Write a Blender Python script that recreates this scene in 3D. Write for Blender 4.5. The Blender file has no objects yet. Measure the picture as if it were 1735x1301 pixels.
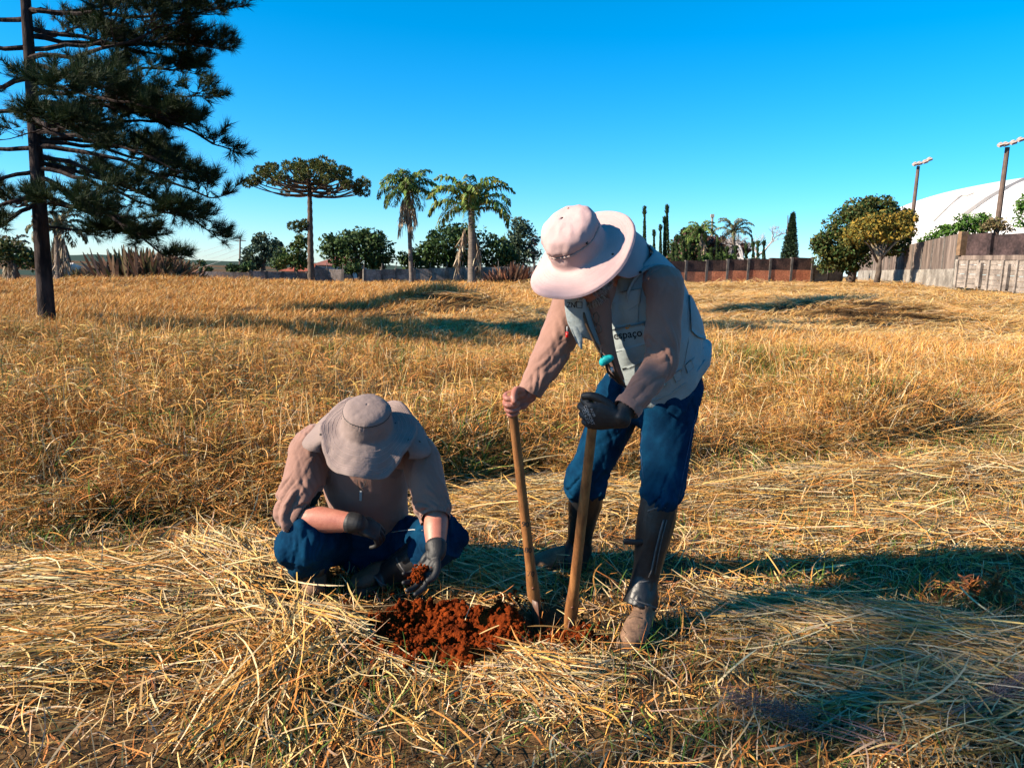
import bpy, bmesh, math, random
import numpy as np
from mathutils import Vector, Matrix, Euler
from mathutils.bvhtree import BVHTree

# ------------------------------------------------------------------ camera
SC = bpy.context.scene
COL = SC.collection
CAM_H = 1.42
PITCH = math.radians(8.6)
ROLL = 0.030
FPX = 1253.0                      # focal length in pixels of the 1735 px wide photograph
cam_d = bpy.data.cameras.new('camera')
cam = bpy.data.objects.new('camera', cam_d)
COL.objects.link(cam)
cam_d.sensor_width = 36.0
cam_d.lens = FPX / 1735.0 * 36.0
cam_d.clip_start = 0.05
cam_d.clip_end = 9000.0
F_ = Vector((0, math.cos(PITCH), -math.sin(PITCH)))
U0_ = Vector((0, math.sin(PITCH), math.cos(PITCH)))
R0_ = Vector((1, 0, 0))
R_ = R0_ * math.cos(ROLL) + U0_ * math.sin(ROLL)
U_ = U0_ * math.cos(ROLL) - R0_ * math.sin(ROLL)
M = Matrix((R_, U_, -F_)).transposed().to_4x4()
M.translation = (0, 0, CAM_H)
cam.matrix_world = M
SC.camera = cam

# ------------------------------------------------------------------ sky and sun
SUN_EL = math.radians(29.5)
SUN_AZ = math.radians(-108.0)     # measured from +Y towards +X: low on the left, a little behind the camera
sun_dir = Vector((math.sin(SUN_AZ) * math.cos(SUN_EL), math.cos(SUN_AZ) * math.cos(SUN_EL), math.sin(SUN_EL)))
world = bpy.data.worlds.new('World')
SC.world = world
world.use_nodes = True
wn, wl = world.node_tree.nodes, world.node_tree.links
wn.clear()
w_out = wn.new('ShaderNodeOutputWorld')
w_bg = wn.new('ShaderNodeBackground')
w_sky = wn.new('ShaderNodeTexSky')
w_sky.sky_type = 'NISHITA'
w_sky.sun_disc = False
w_sky.sun_elevation = SUN_EL
w_sky.sun_rotation = SUN_AZ
w_sky.altitude = 900
w_sky.air_density = 1.1
w_sky.dust_density = 0.3
w_sky.ozone_density = 9.0
w_hs = wn.new('ShaderNodeHueSaturation')
w_hs.inputs['Saturation'].default_value = 1.23
w_hs.inputs['Hue'].default_value = 0.486
w_bg.inputs['Strength'].default_value = 0.080
wl.new(w_sky.outputs[0], w_hs.inputs['Color'])
wl.new(w_hs.outputs[0], w_bg.inputs['Color'])
wl.new(w_bg.outputs[0], w_out.inputs['Surface'])
sun_d = bpy.data.lights.new('sun', 'SUN')
sun_d.energy = 5.0
sun_d.angle = math.radians(0.5)
sun_d.color = (1.0, 0.85, 0.66)
sun = bpy.data.objects.new('sun', sun_d)
COL.objects.link(sun)
sun.rotation_euler = sun_dir.to_track_quat('Z', 'Y').to_euler()
SC.view_settings.view_transform = 'Standard'
SC.view_settings.look = 'None'
SC.view_settings.exposure = 1.5
SC.view_settings.gamma = 1.0
SC.view_settings.use_curve_mapping = False
SC.cycles.max_bounces = 5
SC.cycles.diffuse_bounces = 1
SC.cycles.glossy_bounces = 2
SC.cycles.transmission_bounces = 2
SC.cycles.transparent_max_bounces = 4
SC.cycles.use_denoising = True
SC.cycles.denoiser = 'OPENIMAGEDENOISE'
SC.cycles.denoising_input_passes = 'RGB_ALBEDO_NORMAL'
SC.cycles.use_adaptive_sampling = True
SC.cycles.adaptive_threshold = 0.02

rng = np.random.default_rng(11)
random.seed(11)

# ------------------------------------------------------------------ helpers
def at(x, y, Y):
    """world point that the photograph shows at pixel (x, y), at distance Y along the ground"""
    d = F_ + R_ * ((x - 867.5) / FPX) + U_ * ((650.5 - y) / FPX)
    return Vector((0, 0, CAM_H)) + d * (Y / d.y)

def _hash(ix, iy, iz, seed):
    h = (ix.astype(np.int64) * 374761393 + iy.astype(np.int64) * 668265263 + iz.astype(np.int64) * 2147483647 + seed * 1274126177) & 0xFFFFFFFF
    h = ((h ^ (h >> 13)) * 1274126177) & 0xFFFFFFFF
    h = ((h ^ (h >> 16)) * 2246822519) & 0xFFFFFFFF
    return ((h ^ (h >> 15)) & 0xFFFFFF) / float(0xFFFFFF)

def vnoise(P, seed=0):
    P = np.asarray(P, dtype=np.float64)
    if P.shape[1] == 2:
        P = np.column_stack([P, np.zeros(len(P))])
    i = np.floor(P)
    f = P - i
    f = f * f * f * (f * (f * 6 - 15) + 10)
    i = i.astype(np.int64)
    r = 0
    for dx in (0, 1):
        wx = f[:, 0] if dx else 1 - f[:, 0]
        for dy in (0, 1):
            wy = f[:, 1] if dy else 1 - f[:, 1]
            for dz in (0, 1):
                wz = f[:, 2] if dz else 1 - f[:, 2]
                r = r + wx * wy * wz * _hash(i[:, 0] + dx, i[:, 1] + dy, i[:, 2] + dz, seed)
    return r * 2 - 1

def fbm(P, octv=4, seed=0, gain=0.5, lac=2.03):
    P = np.asarray(P, dtype=np.float64)
    a, s, r = 1.0, 0.0, 0
    for k in range(octv):
        r = r + a * vnoise(P * (lac ** k) + 17.3 * k, seed + k)
        s += a
        a *= gain
    return r / s

def sstep(a, b, x):
    t = np.clip((x - a) / (b - a), 0, 1)
    return t * t * (3 - 2 * t)

def tag(o, label=None, cat=None, group=None, kind=None):
    if label: o['label'] = label
    if cat: o['category'] = cat
    if group: o['group'] = group
    if kind: o['kind'] = kind
    return o

def empty(name, loc=(0, 0, 0), rz=0.0):
    o = bpy.data.objects.new(name, None)
    o.empty_display_size = 0.2
    o.location = loc
    o.rotation_euler = (0, 0, rz)
    COL.objects.link(o)
    return o

def link(name, me, mat=None, parent=None, keep_world=True):
    o = bpy.data.objects.new(name, me)
    COL.objects.link(o)
    if mat is not None and len(me.materials) == 0:
        me.materials.append(mat)
    if parent is not None:
        o.parent = parent
        if keep_world:
            o.matrix_parent_inverse = world_of(parent).inverted()
    return o

def world_of(o):
    m = o.matrix_basis.copy()
    p = o
    while p.parent is not None:
        m = p.parent.matrix_basis @ p.matrix_parent_inverse @ m if p.parent.parent is None else p.parent.matrix_basis @ p.matrix_parent_inverse @ m
        p = p.parent
    return m

def copy_tree(o, parent=None):
    c = o.copy()
    COL.objects.link(c)
    if parent is not None:
        c.parent = parent
        c.matrix_parent_inverse = o.matrix_parent_inverse.copy()
    for ch in [x for x in COL.objects if x.parent is o]:
        copy_tree(ch, c)
    return c

def np_mesh(name, V, faces, smooth=False, col=None):
    """V (n,3); faces: (m,k) array or list of arrays of different k; col: per-vertex colours"""
    me = bpy.data.meshes.new(name)
    V = np.asarray(V, dtype=np.float32)
    if not isinstance(faces, list):
        faces = [faces]
    faces = [np.asarray(f, dtype=np.int32) for f in faces if len(f)]
    loops = np.concatenate([f.ravel() for f in faces])
    tot = np.concatenate([np.full(len(f), f.shape[1], dtype=np.int32) for f in faces])
    start = np.concatenate([[0], np.cumsum(tot)[:-1]]).astype(np.int32)
    me.vertices.add(len(V))
    me.vertices.foreach_set('co', V.ravel())
    me.loops.add(len(loops))
    me.loops.foreach_set('vertex_index', loops)
    me.polygons.add(len(tot))
    me.polygons.foreach_set('loop_start', start)
    me.polygons.foreach_set('loop_total', tot)
    me.polygons.foreach_set('use_smooth', np.full(len(tot), bool(smooth)))
    me.update(calc_edges=True)
    if col is not None:
        a = me.color_attributes.new('tint', 'FLOAT_COLOR', 'POINT')
        c = np.ones((len(V), 4), dtype=np.float32)
        c[:, :3] = col
        a.data.foreach_set('color', c.ravel())
    return me

class MB:
    """collects simple solids into ONE mesh"""
    def __init__(s):
        s.V, s.F, s.n = [], {}, 0
    def add(s, V, F):
        V = np.asarray(V, dtype=np.float64)
        for f in (F if isinstance(F, list) else [F]):
            f = np.asarray(f)
            if len(f): s.F.setdefault(f.shape[1], []).append(f + s.n)
        s.V.append(V); s.n += len(V)
        return s
    def box(s, c, size, rz=0.0, rot=None):
        x, y, z = [d / 2 for d in size]
        v = np.array([[-x, -y, -z], [x, -y, -z], [x, y, -z], [-x, y, -z], [-x, -y, z], [x, -y, z], [x, y, z], [-x, y, z]])
        R = np.array(rot) if rot is not None else np.array(Matrix.Rotation(rz, 3, 'Z'))
        v = v @ R.T + np.array(c)
        return s.add(v, np.array([[0, 3, 2, 1], [4, 5, 6, 7], [0, 1, 5, 4], [1, 2, 6, 5], [2, 3, 7, 6], [3, 0, 4, 7]]))
    def tube(s, pts, r, seg=8, caps=True):
        pts = np.array([list(p) for p in pts], dtype=float)
        n = len(pts)
        r = np.full(n, r, dtype=float) if np.isscalar(r) else np.array(r, dtype=float)
        T = np.gradient(pts, axis=0) if n > 1 else pts
        T /= np.linalg.norm(T, axis=1)[:, None] + 1e-12
        ref = np.array([0.0, 0, 1]) if abs(T[0][2]) < 0.9 else np.array([1.0, 0, 0])
        a = np.arange(seg) / seg * 2 * math.pi
        V = []
        S = np.cross(T[0], ref); S /= np.linalg.norm(S)
        for k in range(n):
            S = S - T[k] * S.dot(T[k]); S /= np.linalg.norm(S) + 1e-12
            B = np.cross(T[k], S)
            V.append(pts[k] + r[k] * (np.cos(a)[:, None] * S + np.sin(a)[:, None] * B))
        V = np.concatenate(V)
        i = np.arange(seg); j = (i + 1) % seg
        Fq = np.concatenate([np.column_stack([k * seg + i, k * seg + j, (k + 1) * seg + j, (k + 1) * seg + i]) for k in range(n - 1)])
        F = [Fq]
        if caps:
            V = np.concatenate([V, pts[:1], pts[-1:]])
            c0, c1 = n * seg, n * seg + 1
            F.append(np.concatenate([np.column_stack([j, i, np.full(seg, c0)]), np.column_stack([(n - 1) * seg + i, (n - 1) * seg + j, np.full(seg, c1)])]))
        return s.add(V, F)
    def ball(s, c, r, seg=10, ring=7, squash=(1, 1, 1), jag=0.0, seed=0):
        th = np.linspace(0, math.pi, ring + 1)[1:-1]
        a = np.arange(seg) / seg * 2 * math.pi
        V = [[0, 0, 1]]
        for t in th:
            V += [[math.sin(t) * math.cos(x), math.sin(t) * math.sin(x), math.cos(t)] for x in a]
        V.append([0, 0, -1])
        V = np.array(V)
        if jag: V = V * (1 + jag * vnoise(V * 1.9 + np.array(c) * 7 + seed, seed)[:, None])
        V = V * np.array(squash) * r + np.array(c)
        i = np.arange(seg); j = (i + 1) % seg
        n = len(th)
        F = [np.concatenate([np.column_stack([np.zeros(seg, int), 1 + i, 1 + j]), np.column_stack([np.full(seg, 1 + n * seg), 1 + (n - 1) * seg + j, 1 + (n - 1) * seg + i])])]
        if n > 1:
            F.append(np.concatenate([np.column_stack([1 + k * seg + i, 1 + (k + 1) * seg + i, 1 + (k + 1) * seg + j, 1 + k * seg + j]) for k in range(n - 1)]))
        return s.add(V, F)
    def mesh(s, name, smooth=False, col=None):
        return np_mesh(name, np.concatenate(s.V), [np.concatenate(f) for f in s.F.values()], smooth, col)
    def build(s, name, mat, parent=None, smooth=False):
        return link(name, s.mesh(name, smooth), mat, parent)

# ------------------------------------------------------------------ materials
KA = 0.84      # all base colours are given a little high; one factor brings them to the exposure
def mat(name, base, rough=0.8, var=0.0, scale=8.0, dark=None, bump=0.0, bscale=40.0, spec=0.3, attr=None,
        detail=5.0, stretch=None, trans=0.0, sheen=0.0, fine=0.0, fscale=300.0, bdist=0.01):
    base = tuple(c * KA for c in base)
    if dark is not None: dark = tuple(c * KA for c in dark)
    m = bpy.data.materials.new(name)
    m.use_nodes = True
    nt = m.node_tree
    n, l = nt.nodes, nt.links
    b = n['Principled BSDF']
    b.inputs['Roughness'].default_value = rough
    b.inputs['Specular IOR Level'].default_value = spec
    if sheen: b.inputs['Sheen Weight'].default_value = sheen
    tc = n.new('ShaderNodeTexCoord')
    co = tc.outputs['Object']
    if stretch:
        mp = n.new('ShaderNodeMapping')
        mp.inputs['Scale'].default_value = stretch
        l.new(co, mp.inputs['Vector']); co = mp.outputs[0]
    src = None
    if attr:
        a = n.new('ShaderNodeAttribute'); a.attribute_name = attr
        sm = n.new('ShaderNodeVectorMath'); sm.operation = 'SCALE'; sm.inputs[3].default_value = KA
        l.new(a.outputs['Color'], sm.inputs[0]); src = sm.outputs[0]
    if var > 0 or dark is not None:
        no = n.new('ShaderNodeTexNoise')
        no.inputs['Scale'].default_value = scale
        no.inputs['Detail'].default_value = detail
        no.inputs['Roughness'].default_value = 0.62
        l.new(co, no.inputs['Vector'])
        r = n.new('ShaderNodeValToRGB')
        d = dark if dark is not None else tuple(c * (1 - var) for c in base)
        hi = tuple(min(1, c * (1 + var)) for c in base) if dark is None else base
        r.color_ramp.elements[0].color = (*d, 1); r.color_ramp.elements[0].position = 0.36
        r.color_ramp.elements[1].color = (*hi, 1); r.color_ramp.elements[1].position = 0.64
        l.new(no.outputs['Fac'], r.inputs['Fac'])
        if src is None:
            src = r.outputs['Color']
        else:
            mx = n.new('ShaderNodeMix'); mx.data_type = 'RGBA'; mx.blend_type = 'MULTIPLY'
            mx.inputs[0].default_value = 1.0
            l.new(src, mx.inputs[6]); l.new(r.outputs['Color'], mx.inputs[7])
            src = mx.outputs[2]
    if fine > 0:
        n2 = n.new('ShaderNodeTexNoise'); n2.inputs['Scale'].default_value = fscale; n2.inputs['Detail'].default_value = 2
        l.new(co, n2.inputs['Vector'])
        mr = n.new('ShaderNodeMapRange'); mr.inputs[1].default_value = 0.3; mr.inputs[2].default_value = 0.7
        mr.inputs[3].default_value = 1 - fine; mr.inputs[4].default_value = 1 + fine
        l.new(n2.outputs['Fac'], mr.inputs[0])
        if src is None:
            rg = n.new('ShaderNodeRGB'); rg.outputs[0].default_value = (*base, 1); src = rg.outputs[0]
        vm = n.new('ShaderNodeVectorMath'); vm.operation = 'MULTIPLY'
        l.new(src, vm.inputs[0])
        l.new(mr.outputs[0], vm.inputs[1])
        src = vm.outputs[0]
    if src is None:
        b.inputs['Base Color'].default_value = (*base, 1)
    else:
        l.new(src, b.inputs['Base Color'])
    if bump > 0:
        nb = n.new('ShaderNodeTexNoise'); nb.inputs['Scale'].default_value = bscale; nb.inputs['Detail'].default_value = 5
        l.new(co, nb.inputs['Vector'])
        bp = n.new('ShaderNodeBump'); bp.inputs['Strength'].default_value = bump; bp.inputs['Distance'].default_value = bdist
        l.new(nb.outputs['Fac'], bp.inputs['Height']); l.new(bp.outputs[0], b.inputs['Normal'])
    if trans > 0:
        t = n.new('ShaderNodeBsdfTranslucent')
        if src is not None: l.new(src, t.inputs['Color'])
        else: t.inputs['Color'].default_value = (*base, 1)
        ms = n.new('ShaderNodeMixShader'); ms.inputs[0].default_value = trans
        out = n['Material Output']
        l.new(b.outputs[0], ms.inputs[1]); l.new(t.outputs[0], ms.inputs[2]); l.new(ms.outputs[0], out.inputs['Surface'])
    return m
# ------------------------------------------------------------------ straw, stubble and standing grass
PAL = np.array([[0.66, 0.435, 0.170], [0.61, 0.335, 0.092], [0.53, 0.230, 0.054], [0.35, 0.130, 0.033], [0.71, 0.55, 0.31], [0.40, 0.285, 0.175]])
GRN = np.array([[0.085, 0.15, 0.022], [0.13, 0.19, 0.03], [0.055, 0.11, 0.02]])

def ribbons(root, az, el, length, bend, turn, width, nseg, col, twist=None, kink=None):
    N = len(root)
    P = np.zeros((N, nseg + 1, 3)); P[:, 0] = root
    e, a = el.copy(), az.copy()
    for k in range(nseg):
        d = np.column_stack([np.cos(e) * np.cos(a), np.cos(e) * np.sin(a), np.sin(e)])
        P[:, k + 1] = P[:, k] + d * (length / nseg)[:, None]
        e = e + bend / nseg
        a = a + turn / nseg
        if kink is not None and k == nseg // 2:
            e = e + kink
    if twist is None: twist = rng.uniform(-1, 1, N)
    side = np.column_stack([-np.sin(az), np.cos(az), np.zeros(N)])
    upv = np.column_stack([-np.sin(el) * np.cos(az), -np.sin(el) * np.sin(az), np.cos(el)])
    side = side * np.cos(twist)[:, None] + upv * np.sin(twist)[:, None]
    w = np.ones(nseg + 1); w[-1] = 0.25; w[0] = 0.7
    off = side[:, None, :] * (w[None, :, None] * (width / 2)[:, None, None])
    V = np.stack([P - off, P + off], axis=2).reshape(-1, 3)
    base = (np.arange(N) * (nseg + 1) * 2)[:, None]
    k = np.arange(nseg)
    F = np.stack([base + 2 * k, base + 2 * k + 1, base + 2 * k + 3, base + 2 * k + 2], axis=2).reshape(-1, 4)
    C = np.repeat(col, (nseg + 1) * 2, axis=0)
    return V, F, C

def pick(N, weights, jit=0.16, green=0.0):
    c = PAL[rng.choice(len(PAL), N, p=np.array(weights) / sum(weights))]
    if green > 0:
        g = rng.random(N) < green
        c = c.copy(); c[g] = GRN[rng.integers(0, 3, g.sum())]
    return np.clip(c * rng.uniform(1 - jit * 2, 1 + jit, (N, 1)) * rng.uniform(1 - jit / 2, 1 + jit / 2, (N, 3)), 0, 0.85)

def join(parts):
    V, F, C, n = [], [], [], 0
    for v, f, c in parts:
        V.append(v); F.append(f + n); C.append(c); n += len(v)
    return np.concatenate(V), np.concatenate(F), np.concatenate(C)

# ------------------------------------------------------------------ ground, field, hills
HOLE_C = at(748, 1072, 2.74)          # middle of the dug red soil
DIG_C = at(935, 1050, 2.84)           # where the digger bites

def ground_h(X, Y):
    X = np.asarray(X, dtype=float); Y = np.asarray(Y, dtype=float)
    P = np.column_stack([X.ravel(), Y.ravel()])
    far = sstep(10, 62, Y)
    h = far * np.clip(0.36 + 0.027 * X, -1.2, 3.0)
    h = h * (1 - sstep(110, 260, Y) * sstep(60, -10, X))
    h = h - 9.0 * sstep(100, 300, Y) * sstep(30, -60, X)
    w = sstep(5, 14, Y)
    h = h + 0.16 * fbm(P * 0.16, 3, 3).reshape(X.shape) * w + 0.03 * fbm(P * 0.7, 2, 5).reshape(X.shape) * sstep(3.5, 7, Y)
    # low banks of the old earthworks
    def hump(cx, cy, sx, sy, a): return a * np.exp(-((X - cx) / sx) ** 2 - ((Y - cy) / sy) ** 2)
    h = h + hump(-2.1, 23.5, 1.8, 1.6, 0.75) + hump(-6.5, 29.0, 5.0, 4.0, 0.35)
    h = h + hump(11.2, 25.0, 3.6, 2.0, 0.75) + hump(-20, 44, 9, 5, 0.5) + hump(2.5, 21, 2.6, 2.5, 0.2)
    # dug hole: shallow bowl of soil, and the slot under the digger
    d = np.hypot((X - HOLE_C.x) / 0.33, (Y - HOLE_C.y) / 0.24)
    h = h - 0.06 * sstep(1.1, 0.5, d)
    d2 = np.hypot((X - DIG_C.x) / 0.12, (Y - DIG_C.y) / 0.10)
    h = h - 0.24 * sstep(1.1, 0.55, d2)
    return h

def axis(dense, step, growth, far):
    a = list(np.arange(0, dense, step))
    s = step
    while a[-1] < far:
        s *= growth; a.append(a[-1] + s)
    return np.array(a)

xp = axis(2.6, 0.05, 1.06, 5000)
gx = np.concatenate([-xp[:0:-1], xp])
yp = axis(4.4, 0.05, 1.045, 6500) + 0.9
yb = 0.9 - axis(0.3, 0.1, 1.5, 3000)[1:]
gy = np.concatenate([yb[::-1], yp])
GX, GY = np.meshgrid(gx, gy)
GZ = ground_h(GX, GY)
nx, ny = len(gx), len(gy)
idx = np.arange(nx * ny).reshape(ny, nx)
gf = np.column_stack([idx[:-1, :-1].ravel(), idx[:-1, 1:].ravel(), idx[1:, 1:].ravel(), idx[1:, :-1].ravel()])

m_ground = mat('dry_ground', (0.15, 0.088, 0.04), 0.95, dark=(0.055, 0.033, 0.018), scale=3.0, bump=0.6, bscale=30, spec=0.05, bdist=0.03, fine=0.25, fscale=60)
ground = link('ground', np_mesh('ground', np.column_stack([GX.ravel(), GY.ravel(), GZ.ravel()]), gf, True), m_ground)
tag(ground, 'wide dry field with low banks and a dug hole', kind='structure')

# far hills beyond the town on the left
m_hill = mat('hill_green', (0.055, 0.085, 0.07), 0.95, dark=(0.035, 0.055, 0.05), scale=0.01, spec=0.0)
for (y0, x0, x1, hh, sd) in ((520, -900, 60, 4.0, 1), (1500, -2200, 300, 11, 3), (4600, -5200, 2500, 52, 2)):
    xs = np.linspace(x0, x1, 160)
    prof = hh * (0.55 + 0.45 * fbm(np.column_stack([xs * 0.0022, xs * 0]), 4, 40 + sd)) * np.minimum(1, np.minimum((xs - x0), (x1 - xs)) / 600)
    rows = []
    for k, (dy, f) in enumerate(((-0.15, -0.02), (-0.08, 0.45), (0, 1.0), (0.1, 0.6), (0.2, -0.05))):
        rows.append(np.column_stack([xs, np.full_like(xs, y0 * (1 + dy)), prof * f - (9 if y0 < 1000 else 14)]))
    V = np.concatenate(rows); n = len(xs)
    ii = np.arange(5 * n).reshape(5, n)
    f = np.column_stack([ii[:-1, :-1].ravel(), ii[:-1, 1:].ravel(), ii[1:, 1:].ravel(), ii[1:, :-1].ravel()])
    tag(link('hill', np_mesh('hill', V, f, True), m_hill), 'hazy low hills on the horizon', kind='structure')
def gz(x, y): return float(ground_h(np.array([float(x)]), np.array([float(y)]))[0])
# ------------------------------------------------------------------ walls, dome, lamp posts, houses
m_conc = mat('grey_block_wall', (0.31, 0.265, 0.24), 0.9, dark=(0.13, 0.105, 0.095), scale=0.9, bump=0.5, bscale=9, spec=0.1, fine=0.3, fscale=7, bdist=0.03)
m_post = mat('concrete_post', (0.13, 0.115, 0.105), 0.9, var=0.35, scale=3, spec=0.1)
m_brick = mat('red_brick_wall', (0.66, 0.25, 0.13), 0.9, dark=(0.42, 0.14, 0.075), scale=1.2, bump=0.4, bscale=10, spec=0.1, fine=0.3, fscale=9, bdist=0.03)
m_cap = mat('dark_weathered_wall', (0.13, 0.075, 0.06), 0.95, dark=(0.04, 0.03, 0.028), scale=1.1, bump=0.5, bscale=8, spec=0.1, fine=0.35, fscale=8, bdist=0.03)
m_pale = mat('pale_render', (0.36, 0.33, 0.29), 0.85, dark=(0.17, 0.15, 0.13), scale=0.8, spec=0.1, fine=0.2, fscale=6)
m_tall = mat('stained_concrete', (0.25, 0.195, 0.165), 0.9, dark=(0.09, 0.07, 0.062), scale=1.3, spec=0.1, stretch=(1, 1, 0.16), bump=0.3, bscale=12, fine=0.25, fscale=9, bdist=0.02)
m_dark = mat('soot_dark_concrete', (0.075, 0.05, 0.05), 0.95, dark=(0.02, 0.016, 0.018), scale=0.9, spec=0.08, fine=0.3, fscale=6)
m_precast = mat('pale_precast', (0.31, 0.265, 0.23), 0.88, dark=(0.15, 0.125, 0.11), scale=1.6, spec=0.1, bump=0.2, bscale=20, fine=0.2, fscale=14)
m_rust = mat('rusty_edge', (0.17, 0.105, 0.06), 0.8, var=0.3, scale=4)

def base_at(px, Y, py=468):
    p = at(px, py, Y); return Vector((p.x, p.y, gz(p.x, p.y)))

def z_at(px, py, Y): return at(px, py, Y).z

def panel_box(p0, p1, z0, z1, th):
    c = (p0 + p1) / 2; d = p1 - p0
    return (c.x, c.y, (z0 + z1) / 2), (math.hypot(d.x, d.y), th, z1 - z0), math.atan2(d.y, d.x)

def wall(label, pts, mt, group=None, post=0.22, th=0.16, rods=True, caps=None, gap=0.0, mt2=None):
    """pts: (px, top py, Y). Panels between posts; every panel and post a part"""
    P = [(base_at(px, Y), z_at(px, ty, Y)) for px, ty, Y in pts]
    root = tag(empty('boundary_wall', P[0][0]), label, 'wall', group)
    for i in range(len(P) - 1):
        (a, za), (b, zb) = P[i], P[i + 1]
        zt = (za + zb) / 2; zl = min(a.z, b.z) - 0.4
        d = (b - a).normalized() * (post / 2 + 0.003)
        a2, b2 = a + d, b - d
        if mt2 is not None:
            zm = zl + 0.4 + (zt - zl - 0.4) * 0.55
            MB().box(*panel_box(a2, b2, zl, zm, th)).build('panel', mt, root)
            MB().box(*panel_box(a2, b2, zm, zt, th - 0.02)).build('upper_panel', mt2, root)
        else:
            MB().box(*panel_box(a2, b2, zl, zt, th)).build('panel', mt, root)
    for i, (a, za) in enumerate(P):
        d = (P[min(i + 1, len(P) - 1)][0] - P[max(i - 1, 0)][0])
        o = MB().box((a.x, a.y, (a.z - 0.4 + za + 0.05) / 2), (post, th + 0.10, za + 0.05 - a.z + 0.4), math.atan2(d.y, d.x)).build('post', m_post, root)
        if rods and i % 1 == 0:
            MB().tube([(a.x, a.y, za + 0.05), (a.x, a.y, za + 0.55)], 0.035, 6).build('rod', m_post, o)
    return root

wall('low grey wall in front of the red roofed house, left end of the line', [(300, 462, 60), (425, 459, 61), (451, 460, 62), (478, 461, 63), (504, 462, 63.5), (521, 462, 64)], m_conc, rods=False)
wall('stained grey block wall just right of the flat topped pine trunk', [(531, 456, 64.5), (554, 456, 65), (581, 457, 65)], m_conc)
wall('long grey block wall behind the two palms', [(617, 457, 66), (647, 457, 67), (671, 456, 67.5), (702, 455.5, 68), (729, 455, 68.3), (757, 454, 68.6), (784, 453.5, 69), (812, 453, 69), (844, 452.5, 69.2), (872, 452, 69.3), (905, 451, 69.5), (935, 449, 70), (970, 448, 69.5), (1005, 447, 69), (1040, 446, 68.3), (1075, 445, 67.5), (1122, 444, 66.2)], m_conc)
wall('red brick wall with dark upper half beside the conical tree', [(1128, 443, 66), (1161, 442, 66.5), (1196, 441.5, 67), (1231, 440, 67.4), (1266, 439, 67.8), (1303, 438, 68.2), (1339, 437, 68.6), (1374, 436.5, 69)], m_brick, rods=False, mt2=m_cap)
o = wall('short pale wall under the big round tree', [(1377, 450, 69.5), (1402, 450, 70), (1425, 450, 70.5)], m_pale, rods=False)

# tall stained wall running away on the right, its panels between shallow pilasters
root = tag(empty('boundary_wall', base_at(1618, 50)), 'tall stained concrete wall running away behind the yellow tree', 'wall')
k = 13
A = at(1619, 470, 50.0); B = at(1456, 466, 92.0)
for i in range(k):
    p = A.lerp(B, i / k); q = A.lerp(B, (i + 1) / k)
    p.z, q.z = gz(p.x, p.y), gz(q.x, q.y)
    f = (i + 0.5) / k
    zb = 1.75 + 0.35 * f
    zt = z_at(1619, 396, 50) * (1 - f) + z_at(1456, 433, 92) * f
    d = (q - p).normalized() * 0.10
    MB().box(*panel_box(p + d, q - d, zb + 0.75, zt, 0.22)).build('panel', m_tall, root)
    MB().box(*panel_box(p, q, zb - 1.2, zb + 0.747, 0.34)).build('plinth', m_pale, root)
    MB().box((p.x, p.y, (zb + 0.75 + zt) / 2), (0.196, 0.34, zt - zb - 0.75), math.atan2(d.y, d.x)).build('pilaster', m_post, root)
# the wall that turns towards the camera: dark upper bays over precast slabs
C0 = at(1622, 470, 49.6); C1 = at(1790, 480, 42.0)
C0.z, C1.z = 0, 0
ang = math.atan2((C1 - C0).y, (C1 - C0).x)
root2 = tag(empty('boundary_wall', C0), 'dark stained upper wall standing on the precast slab wall', 'wall')
def along(t): return C0.lerp(C1, t)
def ztop(t): return z_at(1622, 395, 49.6) * (1 - t) + z_at(1790, 397, 42) * t
def zmid(t): return z_at(1622, 433, 49.6) * (1 - t) + z_at(1790, 431.5, 42) * t
def zbot(t): return z_at(1622, 474, 49.6) * (1 - t) + z_at(1790, 487, 42) * t
nb = (C1 - C0).cross(Vector((0, 0, 1))).normalized()
if nb.y > 0: nb = -nb
for t0, t1 in ((0.035, 0.30), (0.335, 0.66), (0.695, 1.0)):
    a, b = along(t0), along(t1)
    MB().box(*panel_box(a - nb * 0.25, b - nb * 0.25, zmid((t0 + t1) / 2), ztop((t0 + t1) / 2), 0.14)).build('panel', m_dark, root2)
for t0 in (0.30, 0.66):
    a = along(t0 + 0.0175); d = C1 - C0
    MB().box((a.x - nb.x * 0.1, a.y - nb.y * 0.1, (zmid(t0) + ztop(t0)) / 2), (d.length * 0.034, 0.30, ztop(t0) - zmid(t0)), ang).build('post', m_dark, root2)
a = along(0.012)
MB().box((a.x, a.y, (zmid(0) + ztop(0)) / 2 + 0.05), (0.34, 0.5, ztop(0) - zmid(0) + 0.1), ang).build('corner_post', m_rust, root2)
root3 = tag(empty('precast_wall', C0), 'pale precast slab wall below the dark upper wall', 'wall')
tt = [0.0, 0.118, 0.236, 0.354, 0.498, 0.64, 0.78, 0.92, 1.0]
slab_me = {}
for i in range(len(tt) - 1):
    a, b = along(tt[i]), along(tt[i + 1])
    zb, zm = zbot((tt[i] + tt[i + 1]) / 2), zmid((tt[i] + tt[i + 1]) / 2) - 0.30
    n = 6
    hgt = (zm - zb + 0.5) / n
    for j in range(n):
        mb = MB()
        c, s, r = panel_box(a, b, zb - 0.5 + j * hgt + 0.025, zb - 0.5 + (j + 1) * hgt, 0.07)
        mb.box(c, (s[0] - 0.14, s[1] + 0.012 * ((i + j) % 3), s[2]), r)
        mb.build('slab', m_precast, root3)
    MB().box(*panel_box(a, b, zm + 0.003, zm + 0.297, 0.20)).build('top_beam', m_tall, root3)
    MB().box((a.x + nb.x * 0.05, a.y + nb.y * 0.05, (zb - 0.5 + zm) / 2), (0.13, 0.2, zm - zb + 0.5), ang).build('post', m_precast, root3)
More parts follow.
